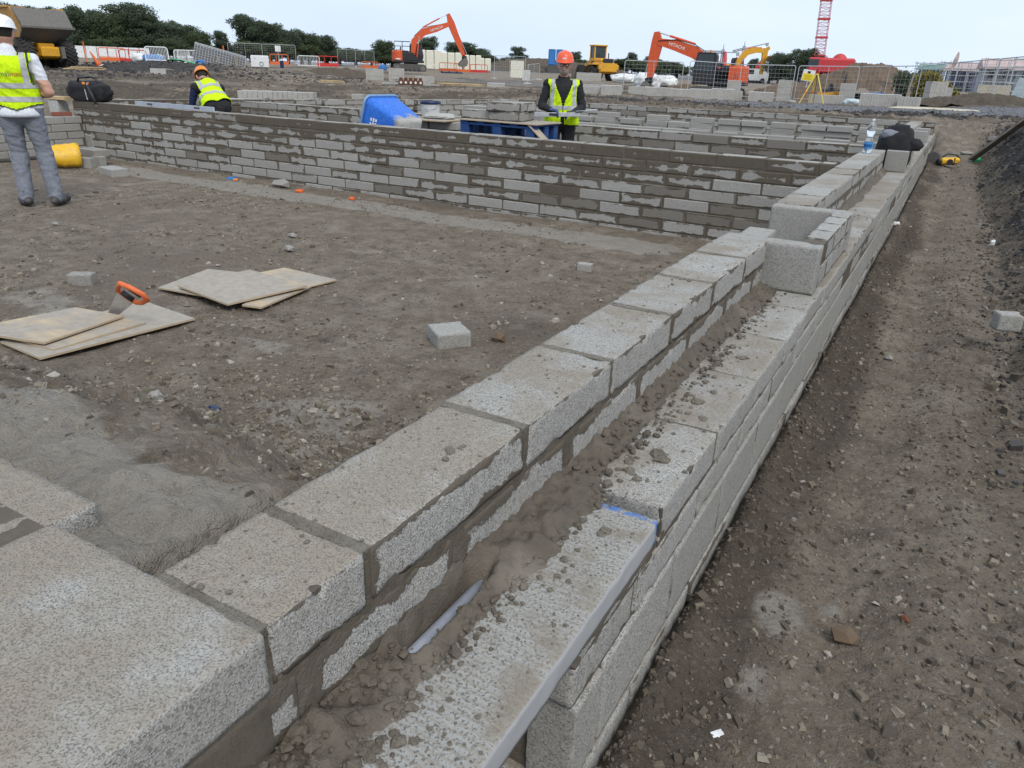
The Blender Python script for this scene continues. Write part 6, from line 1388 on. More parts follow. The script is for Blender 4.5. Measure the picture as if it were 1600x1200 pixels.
# --- yellow wheel loader behind the orange-helmeted worker
x, y, z = spot(940, 126, 86); wl = thing('wheel_loader', 'yellow wheel loader seen from behind near the hedge', 'wheel loader', (x, y, z), math.atan2(-y, -x) + rad(28))
for wx_ in (-.1, -3.0):
    for sy in (-1, 1): wheel(wl, (wx_, sy * 1.05, .76), .76, .58, (0, sy, 0))
MB().box((.15, 0, 1.45), (2.1, 1.75, .75), ch=.12).build('engine_body', M['yellow'], wl); MB().prism([(1.0, .75), (1.42, .95), (1.42, 1.75), (1.0, 1.75)], -.95, .95).build('counterweight', M['yellow'], wl); MB().box((.05, 0, 2.0), (1.75, 1.45, .40), ch=.10).build('bonnet', M['yellow'], wl)
mb = MB(); mb.box((1.10, 0, 1.78), (.08, 1.15, .82), ch=.02); mb.build('grille', M['black'], wl)
mb = MB()
for (xx, yy) in ((-1.7, -.66), (-1.7, .66), (-.75, -.66), (-.75, .66)): mb.box((xx, yy, 2.75), (.12, .12, 1.4))
mb.box((-1.22, 0, 3.48), (1.35, 1.60, .14), ch=.04); mb.box((-1.22, 0, 2.1), (1.2, 1.45, .3)); mb.build('cab_frame', M['yellow'], wl)
MB().box((-1.22, 0, 2.80), (.95, 1.30, 1.25), ch=.03).build('cab_glass', M['cabglass'], wl); MB().cyl((.4, .4, 2.2), (.4, .4, 2.75), .06, n=8).build('exhaust', M['black'], wl)
for sy in (-1, 1): MB().box((0.0, sy * 1.05, 1.62), (1.5, .62, .10), ch=.03).build('mudguard', M['yellow'], wl); MB().box((1.35, sy * 1.0, 1.35), (.2, .35, .5), ch=.06).build('lamp_pod', M['yellow'], wl)
mb = MB(); beam(mb, [(-1.9, 1.9), (-3.4, 1.5), (-4.6, .6)], .9, [.4, .35, .3]); mb.build('lift_arm', M['yellow'], wl); MB().prism([(-4.5, .1), (-5.6, .1), (-5.4, .25), (-4.75, .3), (-4.7, 1.1), (-4.5, 1.1)][::-1], -1.35, 1.35).build('bucket', M['mudsteel'], wl)
# --- parked van between far machines
x, y, z = spot(1172, 133, 125); vn = thing('parked_van', 'white and grey van parked behind the block packs', 'van', (x, y, z), ang + rad(190))
MB().prism([(-2.3, .35), (2.35, .35), (2.4, .95), (1.6, 1.15), (.9, 1.95), (-2.3, 1.98)], -.9, .9).build('body', M['whitepaint'], vn)
for sy in (-.905, .905): MB().prism([(-.1, 1.2), (1.35, 1.2), (.8, 1.8), (-.1, 1.8)], sy - .01, sy + .01).build('window', M['cabglass'], vn)
mb = MB(); plate(mb, (1.62, -.8, 1.18), (1.62, .8, 1.18), (.95, .75, 1.92), (.95, -.75, 1.92), .03); mb.build('windscreen', M['cabglass'], vn)
for wx_ in (-1.5, 1.5):
    for sy in (-1, 1): MB().cyl((wx_, sy * .68, .34), (wx_, sy * .92, .34), .34, n=18).build('wheel', M['rubber'], vn)
for sy in (-.6, .6): MB().box((2.36, sy, .8), (.08, .35, .2), ch=.03).build('headlight', M['galv'], vn)
# --- small yellow and black compactor by the tripod
x, y, z = spot(1297, 151, 55); rl = thing('road_roller', 'yellow and black compactor parked behind the surveying tripod', 'roller', (x, y, z), ang + rad(0))
MB().prism([(-1.3, .45), (1.2, .45), (1.35, .9), (1.1, 1.25), (-.2, 1.05), (-1.3, .95)], -.6, .6).build('body', M['yellow'], rl); MB().prism([(-.9, .98), (.1, 1.08), (1.15, 1.28), (1.2, 1.55), (.7, 1.35), (.3, 1.2), (-.1, 1.9), (-.25, 1.9), (-.3, 1.3), (-.9, 1.3)], -.5, .5).build('seat_deck', M['black'], rl)
for xx in (-.95, .95): MB().cyl((xx, -.62, .42), (xx, .62, .42), .42, n=22).build('drum', M['steel'], rl)
rl.scale = (.62, .62, .62); mb = MB(); mb.tube([(1.1, -.4, 1.2), (1.15, -.4, 2.6), (1.15, .4, 2.6), (1.1, .4, 1.2)], .05, 8); mb.build('roll_bar', M['black'], rl); MB().ball((1.15, -.4, 2.75), .10).build('beacon', M['black'], rl); MB().cyl((-.3, 0, 1.2), (-.45, 0, 1.75), .03, n=6).build('steering_column', M['galv'], rl)
# --- crawler crane with red lattice boom
def lattice(mb, a, b, w0, w1, bays, r=.05, rd=.03, n=5):
    a, b = Vector(a), Vector(b); d = (b - a).normalized(); u = d.cross(Vector((0, 1, 0))).normalized(); v = d.cross(u).normalized(); prev = None
    for i in range(bays + 1):
        p = a + (b - a) * i / bays; w = w0 + (w1 - w0) * i / bays; c4 = [p + u * w / 2 * s1 + v * w / 2 * s2 for s1, s2 in ((1, 1), (1, -1), (-1, -1), (-1, 1))]
        if prev:
            for k in range(4): mb.cyl(prev[k], c4[k], r, n=n); k2 = (k + 1) % 4; mb.cyl(prev[k] if i % 2 else prev[k2], c4[k2] if i % 2 else c4[k], rd, n=4)
        for k in range(4): mb.cyl(c4[k], c4[(k + 1) % 4], rd, n=4)
        prev = c4
x, y, z = spot(1282, 130, 118); cc = thing('crawler_crane', 'red crawler crane with tall lattice boom rising out of the picture', 'crane', (x, y, z), ang)
for sy in (-1, 1): 
    pth = [(3.2 * math.cos(t) * .78 + (.6 if math.cos(t) > 0 else -.6), .6 + .6 * math.sin(t)) for t in np.linspace(0, 2 * math.pi, 24, endpoint=False)]; MB().prism(pth, sy * 2.1 - .45, sy * 2.1 + .45).build('track', M['steel'], cc)
MB().box((0, 0, 1.2), (4, 3.4, .5), ch=.1).build('chassis', M['black'], cc); MB().box((1.2, 0, 2.6), (5.2, 2.9, 2.0), ch=.25).build('house', M['red'], cc); MB().box((-1.4, -1.6, 2.6), (1.6, 1.0, 2.0), ch=.15).build('cab', M['red'], cc); MB().box((-1.6, -1.62, 2.9), (1.4, 1.04, 1.0), ch=.08).build('cab_window', M['cabglass'], cc); MB().ball((1.9, 0, 3.2), 1.0, n=18, m=12).build('winch_cover', M['red'], cc, smooth=True)
tip = Vector((2.9, 0, 16.4)); foot = Vector((-.7, 0, 1.6)); dirb = (Vector(at(1299, -60, 118)) - Vector((x, y, z))); Lb = Matrix.Rotation(-ang, 4, 'Z') @ dirb
pa, pb = foot, Vector((Lb.x, 0, Lb.z)); nb_ = 6; boomr = link('boom', None, cc)
for k in range(nb_):
    q0, q1 = pa + (pb - pa) * (k / nb_), pa + (pb - pa) * ((k + 1) / nb_); mb = MB(); lattice(mb, q0, q1, 1.30, 1.30, 5, .038, .02); mb.build('lattice_section', mat_plain('faded_red', (.52, .17, .19), .5, .5, (.62, .50, .52), .8) if k == 0 else bpy.data.materials['faded_red'], boomr)
    mb = MB(); 
    for s1 in (-.67, .67): mb.box(q1 + Vector((0, s1, 0)), (1.5, .12, .22))
    mb.box(q1 + Vector((-.67, 0, 0)), (.12, 1.4, .22)); mb.box(q1 + Vector((.67, 0, 0)), (.12, 1.4, .22)); mb.build('section_joint', M['red'], boomr)
mb = MB(); mb.box(pa + (pb - pa) * .09, (1.5, 1.5, .9), ch=.05); mb.build('boom_foot', M['red'], boomr)
# --- tower cranes far off
def tower_crane(label, px, ptop, pbase, D, jib_l, jib_r, rz, luff=0.0):
    b = at(px, pbase, D); t = at(px, ptop, D); zb_, zt_ = 0.8, float(t[2]); r = thing('tower_crane', label, 'crane', (b[0], b[1], zb_), rz, 'tower cranes on the horizon'); Hh = zt_ - zb_
    mb = MB(); lattice(mb, (0, 0, 0), (0, 0, Hh), 2.2, 2.2, int(Hh / 3), .26, .16, 4); mb.build('mast', M['cranesteel'], r); mb = MB(); lattice(mb, (0, 0, Hh), (-jib_l, 0, Hh + luff * jib_l), 1.7, 1.2, int(jib_l / 2.5), .24, .15, 4); mb.build('jib', M['cranesteel'], r)
    mb = MB(); mb.box((jib_r / 2, 0, Hh - luff * jib_r * .5), (jib_r, 1.2, .8), rot=Matrix.Rotation(luff, 4, 'Y')); mb.build('counter_jib', M['wall_grey'], r); MB().box((jib_r * .92, 0, Hh - 1.2 - luff * jib_r), (2.4, 2.0, 2.4), ch=.2).build('counterweight', M['wall_grey'], r); MB().box((0, 0, Hh + 1.0), (2.6, 2.6, 2.6), ch=.2).build('slewing_cab', M['wall_grey'], r); mb = MB(); mb.cyl((0, 0, Hh + 1), (0, 0, Hh + 6), .5, .2, n=6); mb.build('cat_head', M['wall_grey'], r)
Dc = 330.0; sc_ = 1145.5 / Dc
rz0 = math.atan2(float(ray(1124, 82)[1]), float(ray(1124, 82)[0])) - math.pi / 2
tower_crane('long-jibbed tower crane on the horizon left of the luffing one', 1124, 81.5, 124, 680, 31, 13, rz0 + rad(3)); tower_crane('tower crane with raised jib on the horizon near the trees', 1156, 76, 122, 720, 9, 20, rz0, -0.25)
# ------------------------------------------------------------------ fences, barriers, packs of blocks, stores
def fence_panel(label, p0, p1, z0, z1, h=2.0, grp='mesh fence panels', cells=(14, 8)):
    """welded mesh fence panel between two ground points, on two concrete feet"""
    a = Vector((p0[0], p0[1], z0)); b = Vector((p1[0], p1[1], z1)); d = b - a; L = d.length
    r = thing('mesh_fence', label, 'fence', a, math.atan2(d.y, d.x), grp); sl = (z1 - z0)
    mb = MB(); R_ = .12; pts_ = [(0, 0, .05), (0, 0, h - R_)] + [(R_ - R_ * math.cos(t), 0, h - R_ + R_ * math.sin(t)) for t in (.5, 1.07)] + [(R_, 0, h), (L - R_, 0, h + sl)] + [(L - R_ + R_ * math.sin(t), 0, h + sl - R_ + R_ * math.cos(t)) for t in (.5, 1.07)] + [(L, 0, h + sl - R_), (L, 0, .05 + sl)]
    mb.tube(pts_, .024, 6); mb.tube([(0, 0, .22), (L, 0, .22 + sl)], .018, 6); mb.tube([(L / 2, 0, .2 + sl / 2), (L / 2, 0, h + sl / 2)], .016, 6); mb.build('frame', M['galv'], r)
    mb = MB(); nx_, nz_ = cells
    for i in range(1, nx_): u = L * i / nx_; mb.cyl((u, 0, .22 + sl * u / L), (u, 0, h + sl * u / L), .0045, n=3, caps=False)
    for k in range(1, nz_): zz = .22 + (h - .22) * k / nz_; mb.cyl((0, 0, zz), (L, 0, zz + sl), .0045, n=3, caps=False)
    ms = mb.build('wire_mesh', M['galv'], r); ms['kind'] = 'stuff'
    for u in (0, L): MB().box((u, 0, .06 + sl * u / L), (.24, .62, .13), ch=.03, taper=(.8, .9)).build('foot', M['concrete'], r)
    return r
def fence_line(pix, labels, grp, h=2.0):
    pt = []
    for px, py, D in pix: x, y, z = spot(px, py, D); pt.append((x, y, z))
    for i in range(len(pt) - 1): fence_panel(labels[i], pt[i], pt[i + 1], pt[i][2], pt[i + 1][2], h, grp)
fence_line([(972, 152, 51), (1062, 156, 51)], ['mesh fence panel in front of the orange stick of the right excavator'], 'mesh fence panels on the right')
fence_line([(1072, 156, 49.5), (1151, 158, 50), (1234, 161, 50)], ['mesh fence panel in front of the right excavator cab', 'mesh fence panel before the far red excavators'], 'mesh fence panels on the right')
fence_line([(1239, 162, 49.5), (1332, 164, 49), (1427, 166, 47), (1545, 162, 43), (1680, 160, 38)], ['mesh fence panel behind the surveying tripod', 'mesh fence panel before the brown spoil heap', 'mesh fence panel before the yellow shrub', 'mesh fence panel before the pink-roofed house'], 'mesh fence panels on the right')
fence_line([(1500, 165, 60), (1592, 160, 52), (1690, 158, 46)], ['second mesh fence panel behind, before the scaffolded houses', 'second mesh fence panel at the right edge, farther back'], 'mesh fence panels on the right')
fence_line([(358, 93, 97), (411, 95, 97), (463, 98, 96)], ['mesh fence panel left of the white sign', 'mesh fence panel behind the white sign and red barrier'], 'mesh fence panels on the left')
fence_line([(528, 100, 104), (556, 101, 104), (585, 102, 104)], ['mesh fence panel before the low hedge', 'mesh fence panel left of the orange excavator'], 'mesh fence panels on the left')
fence_line([(772, 128, 74), (820, 130, 72)], ['bundle of mesh fencing left of the portable toilets'], 'mesh fence panels in the middle'); fence_line([(824, 132, 66), (842, 132, 78)], ['narrow mesh panel standing end-on beside the fence bundle'], 'mesh fence panels in the middle', 1.5)
# warning sign hung on the fence
p = at(1263, 118, 48.6); sg = thing('warning_sign', 'white and yellow warning sign hung on the mesh fence by the tripod', 'sign', (p[0], p[1], p[2]), math.atan2(p[1], p[0]) - math.pi / 2)
S_r = Matrix.Rotation(rad(8), 4, 'Y'); mb = MB(); mb.box((0, 0, 0), (.66, .02, .60), rot=S_r); mb.build('board', M['whitepaint'], sg); mb = MB(); mb.box((0, -.014, -.08), (.60, .012, .36), rot=S_r); mb.build('yellow_panel', M['signyellow'], sg); mb = MB(); mb.box((0.02, -.014, .17), (.16, .012, .12), rot=S_r); mb.build('symbol', M['ink'], sg)
mb = MB()
for k, w in enumerate((.42, .34, .40)): mb.box((0, -.022, .0 - k * .085), (w, .006, .035), rot=S_r)
mb.build('lettering', mat_plain('sign_text', (.45, .33, .02), .6, 0), sg); MB().box((0, .04, -.2), (.06, .06, .9)).build('strut', M['galv'], sg)
p = at(434, 76, 96.5); sg = thing('notice_board', 'blank white notice on the mesh fence behind the barriers', 'sign', (p[0], p[1], p[2]), math.atan2(p[1], p[0]) - math.pi / 2); MB().box((0, 0, 0), (.62, .02, .62), ch=.004).build('board', M['whitepaint'], sg); MB().box((0, .03, -.75), (.05, .04, 1.5)).build('post', M['galv'], sg)
# pedestrian barriers
def barrier(label, px, py, D, mat, w=2.2, h=1.05, rz=0.0, style='bars', lean=0.0, grp='pedestrian barriers'):
    x, y, z = spot(px, py, D); base = math.atan2(y, x) - math.pi / 2; r = thing('barrier', label, 'barrier', (x, y, z - .03), base + rz, grp); r.rotation_euler = (lean, 0, base + rz)
    mb = MB(); R_ = .14; mb.tube([(-w / 2, 0, .1), (-w / 2, 0, h - R_), (-w / 2 + .05, 0, h - .04), (-w / 2 + R_, 0, h), (w / 2 - R_, 0, h), (w / 2 - .05, 0, h - .04), (w / 2, 0, h - R_), (w / 2, 0, .1)], .035, 6); mb.tube([(-w / 2, 0, .22), (w / 2, 0, .22)], .03, 6)
    if style == 'board': mb.box((0, 0, h * .42), (w, .05, .04)); mb.box((0, 0, .30), (w, .05, .24))
    mb.build('frame', M[mat], r)
    if style == 'bars':
        mb = MB()
        for k in range(1, 15): mb.cyl((-w / 2 + w * k / 15, 0, .22), (-w / 2 + w * k / 15, 0, h), .014, n=5)
        q = mb.build('bars', M[mat], r); q['kind'] = 'stuff'
    else:
        mb = MB()
        for k in (1, 2): mb.box((-w / 2 + w * k / 3, 0, h * .55), (.05, .04, h * .8))
        mb.build('stiles', M[mat], r)
    for s_ in (-1, 1): MB().box((s_ * w * .36, 0, .05), (.09, .55, .09), ch=.02).build('foot', M['black'], r)
    return r
barrier('white barred barrier on top of the rubble bank', 245, 84, 56, 'whitepaint', 1.35, 1.0, rad(10), lean=rad(-8)); barrier('white barred barrier behind the stacked fence panels', 296, 92, 66, 'whitepaint', 1.6, 1.1); barrier('half hidden white barrier left of the stacked fence panels', 285, 92, 69, 'whitepaint', 1.3, 1.1, rad(30))
barrier('white barrier beside the red one in front of the hedge', 483, 105, 78, 'whitepaint', 1.95, 1.05); barrier('red barrier in front of the hedge, right of the white one', 513, 106, 78, 'redplastic', 1.85, 1.05, style='board'); barrier('orange-red barrier behind the grey concrete bin', 437, 101, 82, 'orangeplastic', 1.7, 1.1, style='board'); barrier('orange barrier with a long top rail on the rubble bank', 175, 84, 70, 'orangeplastic', 1.9, 1.1, rad(-12), 'board'); barrier('red barrier beside the white one on the rubble bank', 208, 85, 68, 'redplastic', 1.9, 1.05, rad(8), 'board')
barrier('orange barrier in front of the white wrapped pallets', 700, 112, 92, 'orangeplastic', 2.0, 1.05, style='board'); barrier('second orange barrier in front of the white wrapped pallets', 722, 113, 92, 'orangeplastic', 1.9, 1.05, style='board'); barrier('red barrier behind the excavator bucket', 748, 115, 92, 'redplastic', 2.0, 1.0, style='board'); barrier('low orange rail left of the orange excavator', 578, 104, 95, 'orangeplastic', 2.0, .8, style='board')
for lab, px, py, D in (('leftmost red marker post on the bank', 132, 80, 70), ('red marker post behind the stacked fence panels', 350, 86, 72)):
    x, y, z = spot(px, py, D); r = thing('marker_post', lab, 'post', (x, y, z), 0, 'red marker posts'); MB().box((0, 0, .75), (.12, .05, 1.5), ch=.01).build('post', M['orangeplastic'], r); MB().box((0, 0, .04), (.4, .4, .08), ch=.02).build('base', M['black'], r)
# cone
x, y, z = spot(154, 89, 52); cn = thing('traffic_cone', 'orange traffic cone leaning over on the rubble bank', 'cone', (x, y, z)); cn.rotation_euler = (0, rad(-27), math.atan2(y, x) - math.pi / 2)
MB().lathe([(.15, .05), (.12, .2), (.03, .86), (.022, .88)], 18).build('cone', M['orangeplastic'], cn, smooth=True); MB().box((0, 0, .025), (.44, .44, .05), ch=.015).build('base', M['whitepaint'], cn)
# stacked fence panels lying aslant, green sheet, concrete bin, planks
x, y, z = spot(342, 104, 60); b0 = math.atan2(y, x) - math.pi / 2; sp = thing('fence_panel_stack', 'slanting stack of grey mesh fence panels on the bank', 'fence stack', (x, y, z), b0)
for k in range(7):
    sheet = link('panel', None, sp, (.02 * k, .05 * k, .10 + .075 * k), (rad(38), rad(14), 0)); mb = MB(); mb.tube([(-1.7, -.95, 0), (1.7, -.95, 0), (1.7, .95, 0), (-1.7, .95, 0)], .03, 6, closed=True); mb.build('frame', M['galv'], sheet)
    if k == 6:
        mb = MB()
        for q in range(1, 18): mb.cyl((-1.7 + 3.4 * q / 18, -.95, 0), (-1.7 + 3.4 * q / 18, .95, 0), .012, n=4)
        for q in range(1, 7): mb.cyl((-1.7, -.95 + 1.9 * q / 7, 0), (1.7, -.95 + 1.9 * q / 7, 0), .012, n=4)
        q = mb.build('wire_mesh', M['galv'], sheet); q['kind'] = 'stuff'; MB().box((0, 0, -.05), (3.3, 1.85, .06)).build('backing', M['steel'], sheet)
for k in range(3): MB().box((-1.2 + 1.2 * k, .5, .25), (.2, .9, .8)).build('prop', M['oldtimber'], sp)
x, y, z = spot(285, 100, 53); gs = thing('green_sheet', 'crumpled green plastic sheet on the edge of the rubble bank', 'sheet', (x, y, z + .02), math.atan2(y, x) - math.pi / 2 - .06); U, Vv = np.meshgrid(np.linspace(-.85, .85, 40), np.linspace(-.35, .35, 14)); Zs = .10 + .06 * fbm(U * 3, Vv * 6, oct=3) + .06 * np.sin(U * 3 + Vv * 9) * .5 - .14 * np.abs(U / .85) ** 4 - U * .12
ii = np.arange(U.size).reshape(U.shape); Fq = np.stack([ii[:-1, :-1], ii[:-1, 1:], ii[1:, 1:], ii[1:, :-1]], -1).reshape(-1, 4); so = link('sheet', np_mesh('sheet', np.stack([U.ravel(), Vv.ravel(), Zs.ravel()], 1), Fq, M['green']), gs); so.modifiers.new('s', 'SOLIDIFY').thickness = .02
x, y, z = spot(407, 106, 66); bn = thing('concrete_bin', 'pale grey concrete chamber section with a round hole in its face', 'concrete unit', (x, y, z), math.atan2(y, x) - math.pi / 2); MB().box((0, 0, .42), (1.35, 1.0, .86), ch=.05).build('box', M['whitepaint'], bn); mb = MB(); mb.tube([(.14 * math.cos(t) + .1, -.51, .24 + .14 * math.sin(t)) for t in np.linspace(0, 2 * math.pi, 16, endpoint=False)], .02, 6, closed=True); mb.build('ring', M['steel'], bn); MB().cyl((-.35, -.505, .62), (-.35, -.49, .62), .03, n=10).build('lifting_eye', M['black'], bn)
x, y, z = spot(441, 107, 66); bx_ = thing('black_drum', 'small dark drum right of the concrete chamber', 'drum', (x, y, z)); MB().lathe([(.02, 0), (.14, 0), (.15, .05), (.15, .5), (.14, .56), (.02, .56)], 16).build('drum', M['navyplastic'], bx_)
def plank_pile(label, px, py, D, n, L, rz, mat='timber'):
    x, y, z = spot(px, py, D); r = thing('plank_pile', label, 'timber', (x, y, z), math.atan2(y, x) - math.pi / 2 + rz); rr = random.Random(px)
    for k in range(n): MB().box((rr.uniform(-.2, .2), -.25 * (n / 4) + .16 * k, .05 + rr.uniform(0, .08) + .05 * (k % 2)), (L * rr.uniform(.75, 1), .14, .04), ch=.004, rot=Matrix.Rotation(rr.uniform(-.12, .12), 4, 'Z')).build('plank', M[mat], r)
plank_pile('timber planks lying behind the dump truck wheel', 134, 106, 48, 5, 2.0, rad(-14)); plank_pile('broken timber and pale board in the mud left of the block packs', 522, 134, 42, 4, 1.1, rad(-10)); plank_pile('two loose battens on the rubble bank', 262, 112, 46, 2, 1.0, rad(60), 'oldtimber'); plank_pile('long timber sleepers on the far side of the mud', 660, 126, 47, 5, 3.6, rad(-4), 'oldtimber'); plank_pile('brown timber sleepers right of the long ones', 715, 131, 45, 4, 3.2, rad(-6), 'timber')
cb = put_block(None, [cheap_block('concrete_block', (.72, .4, .32), M['concrete'], 5)], (*spot(248, 116, 44)[:2], spot(248, 116, 44)[2] + .12), (1, 1, 1), (1, 1, 1), (0, 0, .9), (0, 0, 0), 'concrete_block'); tag(cb, 'single big concrete block in the mud below the rubble bank', 'block')
x, y, z = spot(642, 137, 38); rs = thing('spacer_rack', 'rusty steel spacer rack with round holes lying in the mud', 'steel rack', (x, y, z), math.atan2(y, x) - math.pi / 2)
MB().box((0, 0, .14), (1.15, .3, .20), ch=.02).build('bar', M['rust'], rs)
for k in range(5): MB().cyl((-.46 + .23 * k, -.16, .15), (-.46 + .23 * k, -.145, .15), .055, n=12).build('hole_sleeve', M['whitepaint'], rs); MB().cyl((-.46 + .23 * k, 0, .24), (-.46 + .23 * k, 0, .36), .08, n=10).build('stud', M['rust'], rs)
MB().box((.95, -.02, .08), (.8, .10, .06), rot=-.1).build('bar_end', M['concrete'], rs); MB().box((-.95, 0, .10), (.8, .08, .05)).build('bar_end', M['galv'], rs)
# packs of blocks
def pack(label, px, py, D, w, h, d=.9, rz=0.0, rows=1, grp='packs of grey blocks', cap=True, mat='packblock', seed=0):
    x, y, z = spot(px, py, D); base = math.atan2(y, x) - math.pi / 2; r = thing('block_pack', label, 'block pack', (x, y, z - .02), base + rz, grp); rr = random.Random(px + seed); n = max(2, int(round(w / .107))); hh = h / rows
    for q in range(rows):
        mb = MB()
        for k in range(n):
            for s_ in (0, 1): mb.box((-w / 2 + w * (k + .5) / n, -d / 4 + s_ * d / 2 + rr.uniform(-.006, .006), hh * (q + .5) + rr.uniform(-.004, .004)), (w / n - .006, d / 2 - .008, hh - .010))
        b = mb.build('block_layer', M[mat], r); b['kind'] = 'stuff'
    if cap: MB().box((0, 0, h + .012), (w * .98, d * .98, .02)).build('cap_sheet', M['packwrap'], r)
    return r
pack('double pack of blocks left of the orange excavator, left half', 586, 129, 55, 1.18, .88, rows=2, cap=False); pack('double pack of blocks left of the orange excavator, right half', 620, 129.5, 55, 1.05, .88, rows=2, cap=False); pack('low block pack right of the rusty rack', 664, 134, 46, 1.1, .40, cap=False); pack('low block pack at the end of the brown sleepers', 775, 136, 44, .98, .30)
pack('weathered block row behind the left end wall', 372, 158, 17.5, 1.25, .21, .5, rad(-14), cap=False); pack('second weathered block row behind the left end wall', 435, 158, 18.5, 1.65, .20, .5, rad(-14), cap=False)
pack('upper block pack behind the shoulder of the facing worker', 930, 133, 41, 1.75, .46, cap=False); pack('lower block pack at the right of the facing worker', 938, 147, 39, 1.95, .46, cap=False); pack('block pack with pale cap at the end of the lower row', 955, 146.5, 38.6, 1.0, .44)
pack('block pack in front of the orange stick', 1000, 138, 44, 1.25, .44, cap=False); pack('long low block pack below the concrete pipe', 1018, 149, 41, 2.05, .42, cap=False); pack('low block pack before the right excavator cab', 1066, 151, 41, 1.5, .42); pack('block pack under the right excavator counterweight', 1096, 153, 41, 1.25, .46); pack('block pack with pale cap right of the counterweight', 1128, 155, 41, 1.15, .48); pack('small block pack before the parked van', 1188, 158, 41, 1.2, .48); pack('half-size block pack left of the small one', 1150, 150, 42, .45, .5, rz=.2, cap=False)
pack('tall leaning block pack before the van', 1145, 148, 52, .85, 1.1, rows=2); pack('block pack behind the tripod legs', 1288, 164, 44, 1.65, .50, cap=False); pack('long block pack right of the tripod', 1372, 170, 36, 1.55, .46); pack('block pack at the end of the long one', 1418, 171, 35, .75, .46, cap=False, rz=-.1); pack('grey block stack behind the timber table', 1395, 155, 50, 1.4, .5, cap=False); pack('weathered block pile before the compactor', 1322, 152, 54, .9, 1.2, rows=3, cap=False)
pack('pallet of blocks before the brown spoil at the left of the tripod', 1222, 160, 52, .8, 1.2, rows=3); pack('slanting block stack near the yellow shrub', 1455, 168, 41, .7, .9, rz=.3, rows=2); pack('pale concrete unit before the yellow shrub', 1475, 160, 52, .6, 1.1, rows=1, cap=False, mat='concrete'); pack('dusty sand-coloured stack before the houses', 1548, 158, 62, 1.9, 1.25, 1.2, rows=2, mat='sand'); pack('stack of pale kerbs left of the portable toilets', 822, 124, 76, .75, .9, rows=2, cap=False, mat='packwrap'); pack('pale wrapped cube beside the fence bundle', 808, 112, 82, 1.35, 1.6, rows=2, mat='cream'); pack('grey block packs in the distance under the loader', 920, 122, 84, 2.6, .8, rows=2, cap=False)
# cream wrapped pallets behind the excavator
for i, (px, w, h, lab) in enumerate(((672, 3.0, 2.2, 'leftmost cream wrapped pallet behind the excavator'), (705, 2.7, 2.0, 'second cream wrapped pallet behind the excavator'), (738, 2.2, 1.8, 'cream wrapped pallet behind the excavator bucket'), (757, 1.6, 1.5, 'rightmost low cream wrapped pallet'))):
    x, y, z = spot(px, 113, 100); r = thing('wrapped_pallet', lab, 'pallet', (x, y, z), math.atan2(y, x) - math.pi / 2, 'cream wrapped pallets'); n = 3 if w > 2 else 2
    for k in range(n): MB().box((-w / 2 + w * (k + .5) / n, 0, .14 + h / 2), (w / n - .05, 1.2, h - .05 * (k % 2)), ch=.08).build('wrapped_load', M['cream'], r)
    MB().box((0, 0, .07), (w, 1.2, .14)).build('pallet', M['oldtimber'], r)
x, y, z = spot(705, 114, 84); pp = thing('pipe_bundle', 'bundle of dark blue pipes in front of the cream pallets', 'pipes', (x, y, z), math.atan2(y, x) - math.pi / 2)
for k in range(6): MB().cyl((-1.1, -.3 + .12 * k, .09), (1.2, -.3 + .12 * k, .09), .08, n=10).build('pipe', M['navyplastic'], pp)
for k in range(3): MB().cyl((-1.0 + .8 * k, -.38, .12), (-1.0 + .8 * k, .4, .12), .11, n=12).build('coil', M['navyplastic'], pp)
x, y, z = spot(1020, 146, 60); cp_ = thing('concrete_pipe', 'short concrete pipe with dark mouth beside the orange stick', 'pipe', (x, y, z), math.atan2(y, x) - math.pi / 2 + rad(35)); q = Matrix.Translation((0, -.7, .38)) @ Matrix.Rotation(rad(-90), 4, 'X')
MB().lathe([(.27, 0), (.38, 0), (.38, 1.7), (.27, 1.7), (.27, 0)], 24, 0, q, caps=False).build('pipe', M['packwrap'], cp_, smooth=False); MB().lathe([(.01, .25), (.265, .25)], 20, 0, q, caps=False).build('mouth_shade', M['ink'], cp_)  # black disc set inside the mouth stands in for the pipe's shaded interior
for i, (px, py, w, h) in enumerate(((1010, 138, 2.4, 1.2), (1040, 138, 2.0, .9), (975, 132, 2.6, .8))):
    x, y, z = spot(px, py, 72 + 4 * i); V, F = lumpy((w, 1.6, h), px, .3, f=2.5); ob = link('builders_bag', np_mesh('builders_bag', V, F, M['whitepaint']), None, (x, y, z)); tag(ob, ('white sacks right of the orange stick', 'white sacks before the excavator cab', 'white sacks left of the orange stick')[i], 'sacks')
for i, px in enumerate((861, 873)):
    x, y, z = spot(px, 117, 118); r = thing('portable_toilet', ('left', 'right')[i] + ' blue portable toilet behind the facing worker', 'toilet', (x, y, z), math.atan2(y, x) - math.pi / 2, 'portable toilets'); MB().box((0, 0, 2.1), (1.05, 1.05, 2.1), ch=.06).build('cabin', M['portaloo'], r); MB().box((0, -.54, 2.0), (.7, .03, 1.7), ch=.01).build('door', M['bluesheet'], r); MB().box((0, 0, 3.22), (1.0, 1.0, .14), ch=.05).build('roof', M['whitepaint'], r); MB().box((0, 0, .52), (1.15, 1.15, 1.05)).build('stand', M['steel'], r)
x, y, z = spot(598, 107, 84); bc = thing('tarpaulin_heap', 'bright blue tarpaulin heap left of the excavator tracks', 'tarpaulin', (x, y, z)); V, F = lumpy((.8, .6, .6), 6, .4); link('sheet', np_mesh('sheet', V, F, M['bluesheet']), bc)
